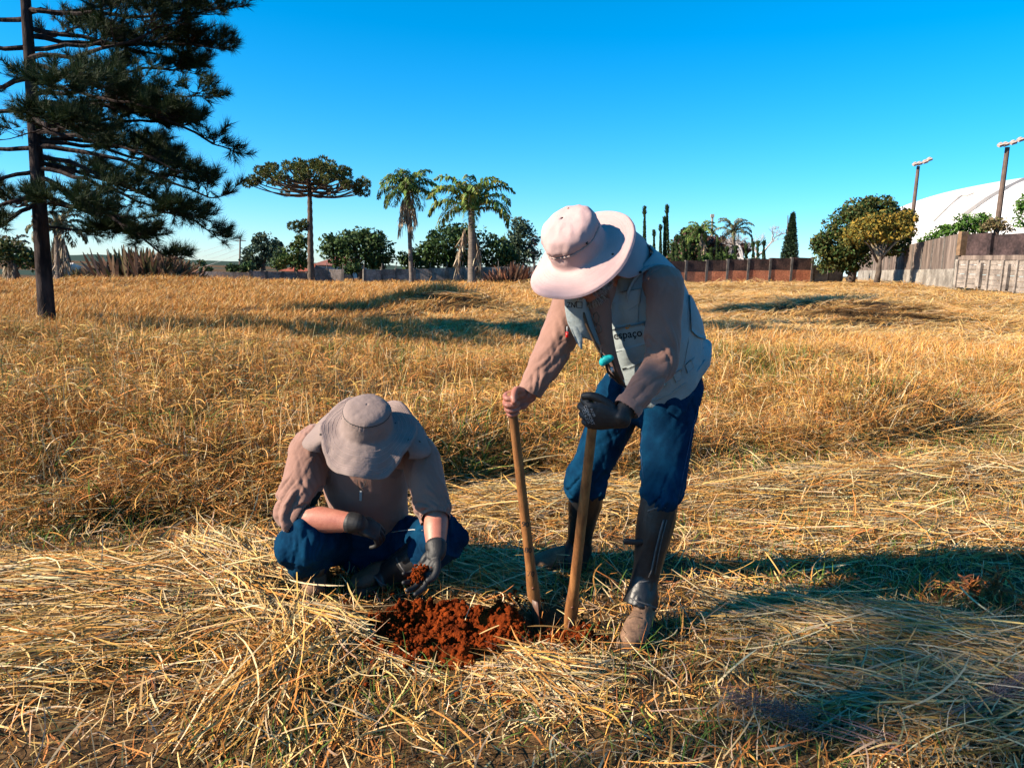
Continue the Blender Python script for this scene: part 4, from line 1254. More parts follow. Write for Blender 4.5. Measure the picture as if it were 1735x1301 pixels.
def lathe_hat(C, n, f, prof, seg, brim_wave, name, mt, parent, thick=0.004, dent=None):
    """prof: (radius, height) from brim edge to crown top, in the frame with up n, forward f"""
    n = nrm(n); f = nrm(np.asarray(f) - n * np.dot(f, n)); s = np.cross(n, f)
    P = crspline(np.array(prof), 4)
    a = np.arange(seg + 1) / seg * 2 * math.pi
    G = np.zeros((len(P), seg + 1, 3))
    for i, (r, h) in enumerate(P):
        for j, t in enumerate(a):
            rr, hh = brim_wave(r, h, t)
            G[i, j] = np.asarray(C) + n * hh + f * (rr * math.cos(t) * 1.10) + s * (rr * math.sin(t))
    return G

def boot(ankle, heel, toe, width, k=1.0, shaft=0.12):
    """lofted boot upper and sole; heel and toe are ground points"""
    ankle, heel, toe = [np.asarray(x, dtype=float) for x in (ankle, heel, toe)]
    d = toe - heel; L = np.linalg.norm(d); d = d / L
    up = V3(0, 0, 1); up = nrm(up - d * d[2]); s = np.cross(d, up)
    g = lambda t, h: heel + d * L * t + up * h
    upper = [loft([g(0.05, 0.055), g(0.22, 0.062), g(0.45, 0.062), g(0.68, 0.05), g(0.86, 0.042), g(0.96, 0.036)],
                  [(0.034 * k, 0.042), (0.040 * k, 0.052), (0.043 * k, 0.052), (0.049 * k, 0.042), (0.046 * k, 0.034), (0.028 * k, 0.026)], ref=s, seg=20, sub=4),
             loft([g(0.20, 0.05), g(0.22, 0.09) * .5 + (ankle) * .5, ankle - up * 0.03, ankle + up * shaft], [(0.040, 0.050), (0.041, 0.048), (0.040, 0.044), (0.04, 0.042)], ref=s, seg=18, sub=4)]
    ts = np.linspace(0, 1, 14)
    w = np.interp(ts, [0, 0.08, 0.3, 0.5, 0.72, 0.9, 1.0], [0.020, 0.037, 0.040, 0.041, 0.052, 0.045, 0.014]) * k
    r = np.array([[g(t, 0.028) + s * x for x in (-ww, ww)] for t, ww in zip(ts, w)])
    low = np.array([[g(t, -0.012) + s * x * 0.98 for x in (-ww, ww)] for t, ww in zip(ts, w)])
    m = len(ts)
    V = np.vstack([r.reshape(-1, 3), low.reshape(-1, 3)])
    ix = np.arange(m) * 2; o = 2 * m
    F = [[ix[i], ix[i] + 1, ix[i + 1] + 1, ix[i + 1]] for i in range(m - 1)] + [[o + ix[i], o + ix[i + 1], o + ix[i + 1] + 1, o + ix[i] + 1] for i in range(m - 1)]
    F += [[ix[i], ix[i + 1], o + ix[i + 1], o + ix[i]] for i in range(m - 1)] + [[ix[i] + 1, o + ix[i] + 1, o + ix[i + 1] + 1, ix[i + 1] + 1] for i in range(m - 1)]
    F += [[0, o, o + 1, 1], [ix[-1], ix[-1] + 1, o + ix[-1] + 1, o + ix[-1]]]
    return upper, (V, [np.array(F)])

def weld(me, d=0.0004):
    bm = bmesh.new(); bm.from_mesh(me)
    bmesh.ops.remove_doubles(bm, verts=bm.verts, dist=d)
    bm.to_mesh(me); bm.free(); me.update()
    me.polygons.foreach_set('use_smooth', np.ones(len(me.polygons), dtype=bool))
    return me

# cloth and skin
m_skin = mat('sunburnt_skin', (0.46, 0.185, 0.125), 0.5, dark=(0.35, 0.115, 0.08), scale=14, spec=0.4, bump=0.25, bscale=160, bdist=0.002, fine=0.12, fscale=260)
m_hair = mat('grey_beard_hair', (0.30, 0.24, 0.20), 0.6, attr=None, var=0.3, scale=60)
m_taupe = mat('taupe_jersey', (0.250, 0.138, 0.108), 0.85, var=0.10, scale=5, spec=0.15, bump=0.35, bscale=70, bdist=0.004, sheen=0.15, fine=0.03, fscale=300)
m_vest = mat('pale_grey_vest_cotton', (0.275, 0.32, 0.335), 0.85, var=0.08, scale=6, spec=0.15, bump=0.5, bscale=55, bdist=0.006, fine=0.03, fscale=300)
m_vestin = mat('vest_lining', (0.17, 0.13, 0.10), 0.9, var=0.1, scale=6)
m_denim = mat('blue_denim', (0.002, 0.036, 0.084), 0.9, dark=(0.001, 0.017, 0.046), scale=9, spec=0.05, bump=0.4, bscale=60, bdist=0.005, fine=0.12, fscale=420)
m_stitch = mat('denim_stitching', (0.012, 0.045, 0.11), 0.8)
m_leather = mat('black_gaiter_leather', (0.013, 0.013, 0.0145), 0.42, dark=(0.006, 0.006, 0.0075), scale=16, spec=0.45, bump=0.35, bscale=60, bdist=0.004, fine=0.3, fscale=120)
m_leatherb = mat('brown_gaiter_leather', (0.10, 0.062, 0.038), 0.6, dark=(0.04, 0.026, 0.018), scale=14, spec=0.35, bump=0.35, bscale=60, bdist=0.004)
m_edge = mat('gaiter_piping', (0.09, 0.085, 0.085), 0.6, var=0.3, scale=40)
m_boot = mat('dusty_brown_boot', (0.20, 0.115, 0.07), 0.8, dark=(0.12, 0.07, 0.045), scale=18, bump=0.35, bscale=70, bdist=0.004, fine=0.2, fscale=120)
m_sole = mat('dark_rubber_sole', (0.05, 0.04, 0.035), 0.85, var=0.3, scale=20)
m_glove = mat('black_rubber_glove', (0.013, 0.0135, 0.015), 0.6, dark=(0.008, 0.008, 0.0095), scale=30, spec=0.4, bump=0.4, bscale=90, bdist=0.003)
m_gprint = mat('glove_print', (0.30, 0.29, 0.29), 0.7)
m_hatA = mat('pale_pink_hat_cotton', (0.46, 0.315, 0.308), 0.85, var=0.05, scale=10, spec=0.12, bump=0.3, bscale=60, bdist=0.004, fine=0.03, fscale=380)
m_hatB = mat('beige_hat_cotton', (0.225, 0.172, 0.158), 0.85, var=0.07, scale=12, spec=0.12, bump=0.4, bscale=60, bdist=0.005, fine=0.04, fscale=380)
m_black = mat('black_eyelet', (0.012, 0.012, 0.014), 0.5)
m_cord = mat('hat_cord', (0.36, 0.265, 0.25), 0.8)
m_ink = mat('black_print', (0.012, 0.012, 0.015), 0.8)
m_orange = mat('orange_print', (0.55, 0.17, 0.02), 0.8)
m_teal = mat('teal_cloth_pouch', (0.008, 0.42, 0.42), 0.6, var=0.25, scale=30)
m_red = mat('red_plastic', (0.65, 0.015, 0.01), 0.35, spec=0.5)
m_steel = mat('grey_metal', (0.38, 0.38, 0.38), 0.35, spec=0.6)
m_strap = mat('brown_strap', (0.10, 0.06, 0.035), 0.7, var=0.3, scale=40)
m_lens = mat('dark_spectacles', (0.05, 0.028, 0.015), 0.2, spec=0.6)
m_white = mat('white_trim_and_sunlight', (0.62, 0.61, 0.60), 0.7)
m_wood = mat('worn_ash_handle', (0.31, 0.135, 0.045), 0.6, dark=(0.16, 0.06, 0.02), scale=5, stretch=(9, 9, 0.8), spec=0.3, bump=0.25, bscale=30, bdist=0.002, fine=0.15, fscale=90)
m_iron = mat('worn_iron_blade', (0.10, 0.075, 0.06), 0.55, dark=(0.16, 0.05, 0.02), scale=12, spec=0.5)
m_soil = mat('red_earth', (0.18, 0.032, 0.0055), 0.95, dark=(0.07, 0.012, 0.003), scale=16, spec=0.04, bump=0.8, bscale=90, bdist=0.01, fine=0.35, fscale=160)
# ------------------------------------------------------------------ the two handled post hole digger
def H(p): return np.array(p, dtype=float)
HA_top, HA_bot = H(at(1007, 694, 2.545)), H(at(965, 1062, 2.83))      # right hand handle in the picture
HB_top, HB_bot = H(at(867, 682, 2.755)), H(at(907, 1030, 2.93))       # left hand handle
digger = tag(empty('post_hole_digger', (DIG_C.x, DIG_C.y, 0)), 'two handled wooden post hole digger standing in the dug hole', 'post hole digger')
def handle(top, bot, name_lbl=None):
    d = nrm(bot - top); L = np.linalg.norm(bot - top)
    s = nrm(np.cross(d, V3(0, 1, 0)))
    pts = [top - d * 0.03, top + d * 0.3, top + d * L * 0.72, top + d * L * 0.80, top + d * L * 0.90, bot]
    v, f = loft(pts, [0.0165, 0.0185, 0.0205, 0.022, (0.027, 0.019), (0.024, 0.014)], ref=s, seg=18, sub=5)
    o = link('handle', MB().add(v, f).mesh('handle', True), m_wood, digger)
    # bolts through the flattened end
    for t in (0.88, 0.96):
        c = top + d * L * t; q = nrm(np.cross(s, d))
        if q[1] > 0: q = -q
        link('bolt', MB().tube([c + q * 0.010, c + q * 0.021], 0.006, 8).mesh('bolt', True), m_iron, o)
    return o
hA, hB = handle(HA_top, HA_bot), handle(HB_top, HB_bot)
for bot, sgn in ((HA_bot, 1), (HB_bot, -1)):
    r = []
    for i in range(9):
        t = i / 8
        row = []
        for j in range(9):
            a = (j / 8 - 0.5) * 2.2
            w = 0.055 * (1 - 0.25 * t)
            row.append(bot + V3(sgn * (0.02 - 0.05 * (1 - math.cos(a))) - sgn * .03 * t, w * math.sin(a), 0.05 - 0.26 * t))
        r.append(row)
    v, f = solid_sheet(np.array(r), 0.004)
    link('blade', MB().add(v, f).mesh('blade', True), m_iron, digger)
dbv = bvh_of(hB)
for txt, y, x in (('90', 888.5, 890), ('80', 932, 895), ('70', 972, 899.5)):
    letters(dbv, txt, x, y, 12.5, -0.10, m_ink, 'depth_mark', hB, 0.0008)
# ------------------------------------------------------------------ the standing man
facA = nrm(V3(-0.86, -0.51, 0)); lefA = V3(0.51, -0.86, 0)
pA = tag(empty('person', (0.42, 2.95, 0)), 'standing person in wide pale hat and grey pocket vest bending over the digger', 'person')
# joints
a_pel, a_wai = H(at(1118, 655, 3.04)), H(at(1116, 606, 3.00))
a_che, a_upp, a_nek = H(at(1098, 535, 2.92)), H(at(1080, 488, 2.85)), H(at(1058, 443, 2.79))
a_Ls, a_Le = H(at(1126, 482, 2.66)), H(at(1122, 612, 2.62))
a_Rs, a_Re = H(at(985, 492, 2.95)), H(at(935, 594, 2.86))
a_Lh, a_Lk, a_La = H(at(1136, 665, 2.98)), H(at(1124, 812, 2.86)), H(at(1090, 1000, 2.80))
a_Rh, a_Rk, a_Ra = H(at(1058, 668, 3.08)), H(at(1000, 795, 3.16)), H(at(978, 935, 3.40))
# hands on the handles
hv = nrm(HA_top - HA_bot); n_ = V3(-0.10, -1.0, 0.25); n_ = nrm(n_ - hv * np.dot(n_, hv)); u_ = np.cross(n_, hv)
gripA = HA_top + nrm(HA_bot - HA_top) * 0.012
WL = gripA - u_ * 0.088 + n_ * 0.028
glove_parts = hand(WL, u_, hv, n_, [(52, 78, 55)] * 4, [(0.026, 0.034, -0.008), (0.060, 0.055, -0.010), (0.092, 0.062, -0.014), (0.116, 0.056, -0.020)], 1.12, 1.12)
ar = nrm(a_Le - WL)
glove_parts.append(loft([WL - u_ * 0.005, WL + ar * 0.03, WL + ar * 0.06], [(0.036, 0.030), (0.037, 0.033), (0.038, 0.036)], ref=hv, sub=4))
gl = link('glove', fuse(glove_parts, 0.0028, 3), m_glove, pA)
hv2 = nrm(HB_top - HB_bot); n2 = V3(-0.15, 1.0, 0.1); n2 = nrm(n2 - hv2 * np.dot(n2, hv2)); u2 = np.cross(hv2, n2)
gripB = HB_top + nrm(HB_bot - HB_top) * 0.010
th = math.radians(-24); u2, n2 = u2 * math.cos(th) + n2 * math.sin(th), n2 * math.cos(th) - u2 * math.sin(th)
WR = gripB - u2 * 0.088 + n2 * 0.027
skin_parts = hand(WR, u2, hv2, n2, [(58, 82, 58), (60, 80, 58), (60, 80, 58), (60, 80, 58)], [(0.026, 0.034, -0.012), (0.060, 0.052, -0.026), (0.088, 0.044, -0.050), (0.098, 0.026, -0.066)], 1.02, 1.08)
# body under the clothes: one continuous skin
nA = nrm(V3(-0.47, -0.53, 0.69)); fA = nrm(V3(-.6, -.8, 0) * 0.66 + V3(0, 0, -0.78)); fA = nrm(fA - nA * np.dot(fA, nA)); sA = np.cross(nA, fA)
hatC = H(at(983, 426, 2.62))
hc = hatC - nA * 0.055 + fA * 0.0
def hp(f, s, n): return hc + fA * f + sA * s + nA * n
head = [ellip(hp(-0.008, 0, 0.03), [fA, sA, nA], (0.098, 0.076, 0.085)), ellip(hp(0.030, 0, -0.055), [fA, sA, nA], (0.062, 0.058, 0.070)),
        ellip(hp(0.055, 0, -0.105), [fA, sA, nA], (0.036, 0.040, 0.026)),
        loft([hp(0.092, 0, 0.005), hp(0.103, 0, -0.018), hp(0.113, 0, -0.040)], [(0.009, 0.010), (0.012, 0.013), (0.017, 0.014)], ref=sA, sub=3, seg=10),
        ellip(hp(0.083, 0, 0.014), [fA, sA, nA], (0.018, 0.055, 0.012)), ellip(hp(0.088, 0, -0.070), [fA, sA, nA], (0.012, 0.024, 0.007)), ellip(hp(0.086, 0, -0.080), [fA, sA, nA], (0.012, 0.022, 0.007)),
        ellip(hp(-0.005, 0.078, -0.018), [fA, sA, nA], (0.018, 0.008, 0.032), 12, 8), ellip(hp(-0.005, -0.078, -0.018), [fA, sA, nA], (0.018, 0.008, 0.032), 12, 8),
        ellip(hp(0.070, 0.040, -0.035), [fA, sA, nA], (0.022, 0.026, 0.020)), ellip(hp(0.070, -0.040, -0.035), [fA, sA, nA], (0.022, 0.026, 0.020))]
body = head + skin_parts + [
    loft([a_nek - V3(0, 0, 0.05), a_nek, hp(-0.035, 0, -0.07), hp(-0.02, 0, -0.02)], [0.07, 0.062, 0.060, 0.060], ref=lefA),
    loft([a_pel, a_wai, a_che, a_upp, a_nek], [(0.15, 0.10), (0.14, 0.10), (0.16, 0.10), (0.15, 0.09), (0.07, 0.06)], ref=lefA),
    loft([a_upp, a_Ls, a_Le, WL + ar * 0.05], [0.06, 0.055, 0.040, 0.028], ref=(1, 0, 0)),
    loft([a_upp, a_Rs, a_Re, WR * 0.6 + a_Re * 0.4, WR], [0.06, 0.055, 0.040, 0.034, (0.024, 0.030)], ref=(1, 0, 0)),
    loft([a_pel, a_Lh, a_Lk, a_La], [0.09, 0.075, 0.040, 0.022], ref=lefA), loft([a_pel, a_Rh, a_Rk, a_Ra], [0.09, 0.075, 0.040, 0.022], ref=lefA)]
link('body', fuse(body, 0.0030, 2), m_skin, pA)
for s in (1, -1):
    v, f = ellip(hp(0.080, 0.031 * s, -0.004), [fA, sA, nA], (0.0125, 0.013, 0.0115), 12, 8)
    link('eye', MB().add(v, f).mesh('eye', True), m_white, pA)
# beard: many short hairs on the jaw
hb = bvh_of([o for o in COL.objects if o.parent is pA and o.name.startswith('body')][0])
rr_ = []
N = 5200
q = rng.normal(0, 1, (N, 3)); q /= np.linalg.norm(q, axis=1)[:, None]
Pq = np.array([hp(0.035, 0, -0.070)]) + (q[:, :1] * fA * 0.085 + q[:, 1:2] * sA * 0.078 + q[:, 2:] * nA * 0.080)
keep, dirs = [], []
for p in Pq:
    loc, nn, _, dist = hb.find_nearest(Vector(p))
    l = np.array(loc) - hc
    a, s, u = l @ fA, l @ sA, l @ nA
    jaw = u < -0.052 - 0.55 * max(0, 0.02 - a) and a > -0.02
    moustache = -0.068 < u < -0.048 and a > 0.075 and abs(s) < 0.035
    lip = -0.083 < u < -0.068 and a > 0.08 and abs(s) < 0.022
    if (jaw or moustache) and not lip and abs(s) < 0.075 and u > -0.15:
        keep.append(np.array(loc)); dirs.append(nrm(np.array(nn) * 0.7 - nA * 0.7 + rng.normal(0, .25, 3)))
keep, dirs = np.array(keep), np.array(dirs)
if len(keep):
    w = np.cross(dirs, rng.normal(0, 1, dirs.shape)); w /= np.linalg.norm(w, axis=1)[:, None]; w *= 0.0011
    L = rng.uniform(0.012, 0.026, len(keep))[:, None]
    Vb = np.stack([keep - w, keep + w, keep + dirs * L], 1).reshape(-1, 3)
    bd = link('beard', np_mesh('beard', Vb, np.arange(len(Vb)).reshape(-1, 3), False, np.repeat(tints(len(keep), [(0.42, 0.36, 0.32), (0.58, 0.52, 0.48), (0.20, 0.15, 0.12)]), 3, 0)), m_leaf, pA)
    bd['kind'] = 'stuff'

# shirt: body and both sleeves, creased
Lw = WL + ar * 0.045
armL = [a_upp * .25 + a_Ls * .75, a_Ls, a_Ls * .5 + a_Le * .5, a_Le, a_Le * .5 + Lw * .5, Lw]
arR = nrm(a_Re - WR); Rw = WR + arR * 0.02
armR = [a_upp * .4 + a_Rs * .6, a_Rs, a_Rs * .5 + a_Re * .5, a_Re, a_Re * .45 + Rw * .55, Rw]
shirt = fuse([loft([a_pel + V3(0, 0, -0.02), a_wai, a_che, a_upp, a_nek], [(0.170, 0.165), (0.170, 0.165), (0.165, 0.150), (0.15, 0.115), (0.085, 0.078)], ref=lefA, seg=30),
              loft(armL, [0.060, 0.068, 0.064, 0.060, 0.053, 0.0445], ref=(0, 1, 0)), loft(armR, [0.085, 0.086, 0.080, 0.070, 0.057, 0.0440], ref=(0, 1, 0))], 0.0050, 5)
Vs = verts(shirt)
zone = lambda lo: (lambda S: 0.35 + 0.9 * np.exp(-((S - lo) / 0.10) ** 2) + 0.5 * sstep(0.35, 0.5, S))
h1, d1 = folds(Vs, armL, 24, 0.0075, 3, 1.6, 1.0, zone(0.36))
h2, d2 = folds(Vs, armR, 20, 0.0050, 9, 1.8, 1.0, zone(0.40))
h3 = 0.007 * fbm(Vs * [9, 9, 5], 3, 12)
wL, wR = (d1 < 0.12) & (Vs[:, 0] > 0.45), (d2 < 0.11) & (Vs[:, 0] < 0.30)
f1, _ = folds(Vs, armL, 52, 0.0028, 5, 3.0, 1.6, lambda S: 0.3 + sstep(0.28, 0.40, S)); f2, _ = folds(Vs, armR, 46, 0.0022, 6, 3.0, 1.6)
push(shirt, np.where(wR, h2 + f2, np.where(d1 < 0.11, h1 + f1, h3)))
Vs = verts(shirt)
kl = (Vs - Lw) @ ar > -0.004; kr = (Vs - Rw) @ arR > -0.004
nearL = np.linalg.norm(Vs - Lw, axis=1) < 0.09; nearR = np.linalg.norm(Vs - Rw, axis=1) < 0.09
cut(shirt, (kl | ~nearL) & (kr | ~nearR))
sh = link('shirt', shirt, m_taupe, pA)
for c, d, r in ((Lw, ar, 0.0490), (Rw, arR, 0.0470)):       # cuffs
    v, f = loft([c - d * 0.002, c + d * 0.012, c + d * 0.028], [r, r + .002, r + .001], ref=(0, 1, 0), round_ends=False, sub=3)
    link('cuff', MB().add(v, [f[0]]).mesh('cuff', True), m_taupe, sh)

# jeans
kneeL = [a_pel, a_Lh, a_Lh * .5 + a_Lk * .5, a_Lk, a_Lk * .83 + a_La * .17, a_Lk * .70 + a_La * .30]
kneeR = [a_pel, a_Rh, a_Rh * .5 + a_Rk * .5, a_Rk, a_Rk * .83 + a_Ra * .17, a_Rk * .70 + a_Ra * .30]
jeans = fuse([loft([a_pel + V3(0, 0, 0.06), a_pel, a_pel - V3(0, 0, 0.08)], [(0.162, 0.150), (0.168, 0.160), (0.155, 0.145)], ref=lefA, seg=28),
              loft(kneeL, [0.125, 0.118, 0.104, 0.091, 0.085, 0.052], ref=lefA, seg=24), loft(kneeR, [0.125, 0.112, 0.098, 0.090, 0.088, 0.052], ref=lefA, seg=24)], 0.0055, 5)
Vj = verts(jeans)
zk = lambda S: 0.30 + 1.1 * sstep(0.38, 0.56, S) + 0.6 * np.exp(-((S - 0.12) / 0.08) ** 2)
h1, d1 = folds(Vj, kneeL, 16, 0.0115, 21, 1.5, 1.1, zk); h2, d2 = folds(Vj, kneeR, 16, 0.0125, 27, 1.6, 1.1, zk)
f1, _ = folds(Vj, kneeL, 36, 0.0062, 23, 3.0, 1.4, zk); f2, _ = folds(Vj, kneeR, 36, 0.0066, 24, 3.0, 1.4, zk)
push(jeans, np.where(d1 < d2, h1 + f1, h2 + f2))
je = link('jeans', jeans, m_denim, pA)
jb = bvh_of(je)
def surface_line(bvh, pts, r, name, mt, parent, lift=0.0):
    q = [cast(bvh, *p) for p in pts]; q = [h + n * lift for h, n in q if h is not None]
    if len(q) > 1: link(name, MB().tube(q, r, 5).mesh(name, True), mt, parent)
surface_line(jb, [(1183, 690), (1172, 730), (1164, 770), (1156, 810), (1150, 840)], 0.0022, 'side_seam', m_stitch, je)
surface_line(jb, [(1085, 712), (1088, 740), (1087, 775), (1090, 810)], 0.0018, 'side_seam', m_stitch, je)
# belt and buckle at the open front
v, f = loft([a_pel + V3(0, 0, 0.045), a_pel + V3(0, 0, 0.085)], [(0.172, 0.166), (0.172, 0.166)], ref=lefA, seg=30, round_ends=False, sub=3)
link('belt', MB().add(v, [f[0]]).mesh('belt', True), m_strap, pA)

# vest: an open fronted shell with real thickness
rows, levels = [], 22
vc = crspline([a_pel + V3(0.0, 0, 0.06), a_wai + facA * 0.005, a_che + facA * 0.006, a_upp + V3(0, 0, 0.005), a_nek + V3(0.01, 0.01, 0.010)], 12)
vr = crspline(np.array([[0.188, 0.168], [0.188, 0.172], [0.184, 0.172], [0.168, 0.142], [0.098, 0.095]]), 12)
op = crspline(np.array([[0.05, -0.85], [-0.02, -0.80], [-0.10, -0.78], [0.0, -0.75], [0.5, -0.9]]), 12)    # opening half angles (his left, his right), from straight ahead
T = np.gradient(vc, axis=0); T /= np.linalg.norm(T, axis=1)[:, None]
NS = 130
for k in range(len(vc)):
    S = nrm(lefA - T[k] * np.dot(T[k], lefA)); B = np.cross(S, T[k])
    if np.dot(B, facA) < 0: B = -B
    row = []
    for a in np.linspace(op[k][0], 2 * math.pi + op[k][1], NS):
        row.append(vc[k] + B * vr[k][1] * math.cos(a) + S * vr[k][0] * math.sin(a))
    rows.append(row)
G = np.array(rows)
G[:, :, :] += 0
gq = G.reshape(-1, 3)
wr = 0.020 * fbm(gq * [9, 9, 5.0], 3, 31) + 0.0030 * fbm(gq * [38, 38, 22], 2, 35) + 0.0065 * ridge(vnoise(gq * [13, 13, 8], 33)) 
cen = np.repeat(vc, NS, 0); out = gq - cen; out /= np.linalg.norm(out, axis=1)[:, None]
lowf = np.repeat(sstep(16, 0, np.arange(len(vc))), NS)
G = (gq + out * (wr * (0.7 + 0.8 * lowf))[:, None]).reshape(G.shape)
lw2 = sstep(26, 0, np.arange(len(vc)))
for k in range(len(vc)):
    G[k, :, 2] += 0.48 * lw2[k] * -((G[k] - vc[k]) @ facA)
# hem hangs lower at the front and lifts at the sides
G[0, :, 2] += 0.012 * np.sin(np.linspace(0, 9, NS))
v, f = solid_sheet(G, 0.006)
ve = link('vest', MB().add(v, f).mesh('vest', True), m_vest, pA)
vb = bvh_of(ve)
# front edge piping
for col_ in (0, -1):
    link('front_edge', MB().tube(list(G[:, col_]), 0.0045, 6).mesh('front_edge', True), m_vest, ve)
link('hem', MB().tube(list(G[0]), 0.0050, 6).mesh('hem', True), m_vest, ve)
# armhole bindings and shoulder caps
for sh_c, d in ((a_Ls, nrm(a_Le - a_Ls)),):
    o_ = nrm(sh_c - a_upp)
    ax = nrm(o_ * 0.9 + d * 0.35)
    e1 = nrm(np.cross(ax, facA)); e2 = np.cross(ax, e1)
    c = sh_c * 0.62 + a_upp * 0.38 - V3(0, 0, 0.035)
    ring = [c + e1 * 0.112 * math.cos(t) + e2 * 0.104 * math.sin(t) for t in np.linspace(0, 2 * math.pi, 26)]
    link('armhole_binding', MB().tube(ring, 0.0065, 6, caps=False).mesh('armhole_binding', True), m_vest, ve)
def pocket(name, corners, thick=0.006, bulge=0.008, mt=None, edge=None, par=None, nu=10, nv=8):
    v, f = applique(vb, corners, nu, nv, thick, 0.0, bulge, edge)
    return link(name, MB().add(v, f).mesh(name, True), mt or m_vest, par or ve)
pk1 = pocket('chest_pocket', [(1029, 502), (1084, 496), (1081, 548), (1032, 556)], 0.006, 0.012)
pocket('pocket_flap', [(1027, 498), (1087, 488), (1085, 512), (1030, 522)], 0.016, 0.004, edge=lambda s, t: (0, 10 * t * math.sin(s * math.pi)))
pk2 = pocket('chest_pocket', [(1024, 562), (1092, 548), (1098, 606), (1044, 634)], 0.010, 0.014)
pf = pocket('pocket_flap', [(1024, 558), (1094, 543), (1095, 578), (1032, 596)], 0.024, 0.003)
pk3 = pocket('lower_pocket', [(1056, 622), (1118, 604), (1130, 650), (1066, 672)], 0.010, 0.012)
pk4 = pocket('side_pocket', [(1165, 500), (1196, 530), (1194, 574), (1168, 560)], 0.010, 0.012, edge=lambda s, t: (0, 5 * math.sin(s * 3.1) * t))
tb = bvh_of(ve, pf, pk2)
letters(tb, 'espaço', 1064, 566.5, 19, 0.13, m_ink, 'chest_print', ve, 0.0015, 0.92)
# orange mark above the name
q = []
for x, y in ((1059, 555), (1062, 551), (1067, 549), (1069, 552), (1066, 556), (1062, 558)):
    h, n = cast(tb, x, y); q.append(h + n * 0.0016)
link('chest_mark', np_mesh('chest_mark', q, np.array([[0, 1, 2, 3], [0, 3, 4, 5]])), m_orange, ve)
tb2 = bvh_of(ve)
surface_line(tb2, [(1046, 668), (1064, 676), (1084, 680), (1110, 678), (1134, 668), (1160, 650), (1182, 628), (1194, 610)], 0.0035, 'waistband_seam', m_vest, ve, 0.001)
surface_line(tb2, [(1046, 648), (1066, 655), (1092, 656), (1120, 650), (1148, 632), (1174, 608), (1192, 590)], 0.0028, 'waistband_seam', m_vest, ve, 0.001)
surface_line(tb2, [(1150, 452), (1158, 480), (1163, 510), (1166, 545), (1166, 580), (1160, 615), (1150, 640)], 0.0028, 'side_seam', m_vest, ve, 0.001)
surface_line(tb2, [(1092, 425), (1112, 432), (1134, 440), (1150, 450)], 0.003, 'shoulder_seam', m_vest, ve, 0.001)
surface_line(tb2, [(1164, 520), (1178, 528), (1192, 540), (1197, 548)], 0.003, 'yoke_seam', m_vest, ve, 0.001)
for q in ([(1140, 634), (1152, 625), (1156, 638), (1145, 648)], [(1160, 618), (1170, 609), (1174, 622), (1164, 632)]):
    v, f = applique(tb2, q, 4, 4, 0.005); link('tab', MB().add(v, f).mesh('tab', True), m_vest, ve)
# his right front panel hangs open, its pocket in the sun, a loose white tail below
rp = np.array([[H(at(x, y, Y)) for x, y, Y in r] for r in (
    ((957, 502, 2.66), (966, 500, 2.64), (977, 500, 2.63), (988, 504, 2.64), (993, 512, 2.66)),
    ((958, 520, 2.69), (968, 520, 2.66), (981, 520, 2.65), (992, 522, 2.66), (998, 528, 2.69)),
    ((961, 540, 2.71), (972, 542, 2.68), (986, 544, 2.67), (998, 546, 2.69), (1004, 548, 2.71)),
    ((965, 552, 2.72), (976, 558, 2.69), (990, 560, 2.68), (1003, 562, 2.70), (1012, 566, 2.73)),
    ((972, 562, 2.73), (979, 572, 2.70), (990, 572, 2.70), (1008, 580, 2.72), (1022, 588, 2.75)))])
Gp = crspline(np.swapaxes(crspline(rp, 4), 0, 1), 4)
v, f = solid_sheet(Gp, 0.006)
vp = link('front_panel', MB().add(v, f).mesh('front_panel', True), m_vest, ve)
tl_ = np.array([[H(at(x, y, Y)) for x, y, Y in r] for r in (((962, 545, 2.70), (974, 552, 2.68), (986, 556, 2.685)), ((971, 566, 2.705), (979, 572, 2.69), (987, 575, 2.69)), ((979, 583, 2.70), (984, 590, 2.695), (986, 592, 2.70)))])
v, f = solid_sheet(crspline(np.swapaxes(crspline(tl_, 4), 0, 1), 4), 0.004)
link('pocket_tail', MB().add(v, f).mesh('pocket_tail', True), m_vest, ve)
rb = bvh_of(vp)
letters(rb, 'ZN', 968, 517, 13, -0.05, m_ink, 'chest_print', ve, 0.0012, 0.8)
surface_line(rb, [(976, 511), (986, 512), (986, 522), (977, 521), (976, 511)], 0.0016, 'metal_ring', m_black, ve, 0.001)
# red whistle on a clip
a, b = H(at(961, 553, 2.69)), H(at(961, 572, 2.685))
link('whistle', MB().tube([a * .5 + b * .5, b], 0.006, 8).mesh('whistle', True), m_red, ve)
link('clip', MB().tube([a, a * .5 + b * .5], 0.003, 6).mesh('clip', True), m_steel, ve)
# things hanging at the open front: straps, spectacles, teal pouch, small badges
def hang(name, pts, r, mt, par=None):
    return link(name, MB().tube([H(at(*p)) for p in pts], r, 6).mesh(name, True), mt, par or pA)
hang('strap', [(985, 520, 2.66), (995, 552, 2.67), (1010, 585, 2.69), (1030, 618, 2.71), (1052, 648, 2.74)], 0.006, m_strap)
hang('strap', [(1024, 606, 2.68), (1030, 630, 2.70), (1048, 648, 2.74), (1062, 656, 2.78)], 0.005, m_leather)
hang('strap', [(1036, 606, 2.68), (1044, 630, 2.70), (1058, 652, 2.75)], 0.004, m_strap)
gls = hang('spectacles', [(1006, 532, 2.64), (1011, 529, 2.635), (1015, 536, 2.635), (1014, 546, 2.64), (1009, 549, 2.64), (1005, 541, 2.64), (1006, 532, 2.64)], 0.0018, m_lens)
hang('lens_frame', [(1011, 549, 2.64), (1018, 552, 2.635), (1019, 562, 2.64), (1013, 566, 2.64), (1009, 558, 2.64), (1011, 549, 2.64)], 0.0018, m_lens, gls)
c = H(at(1027, 609, 2.675))
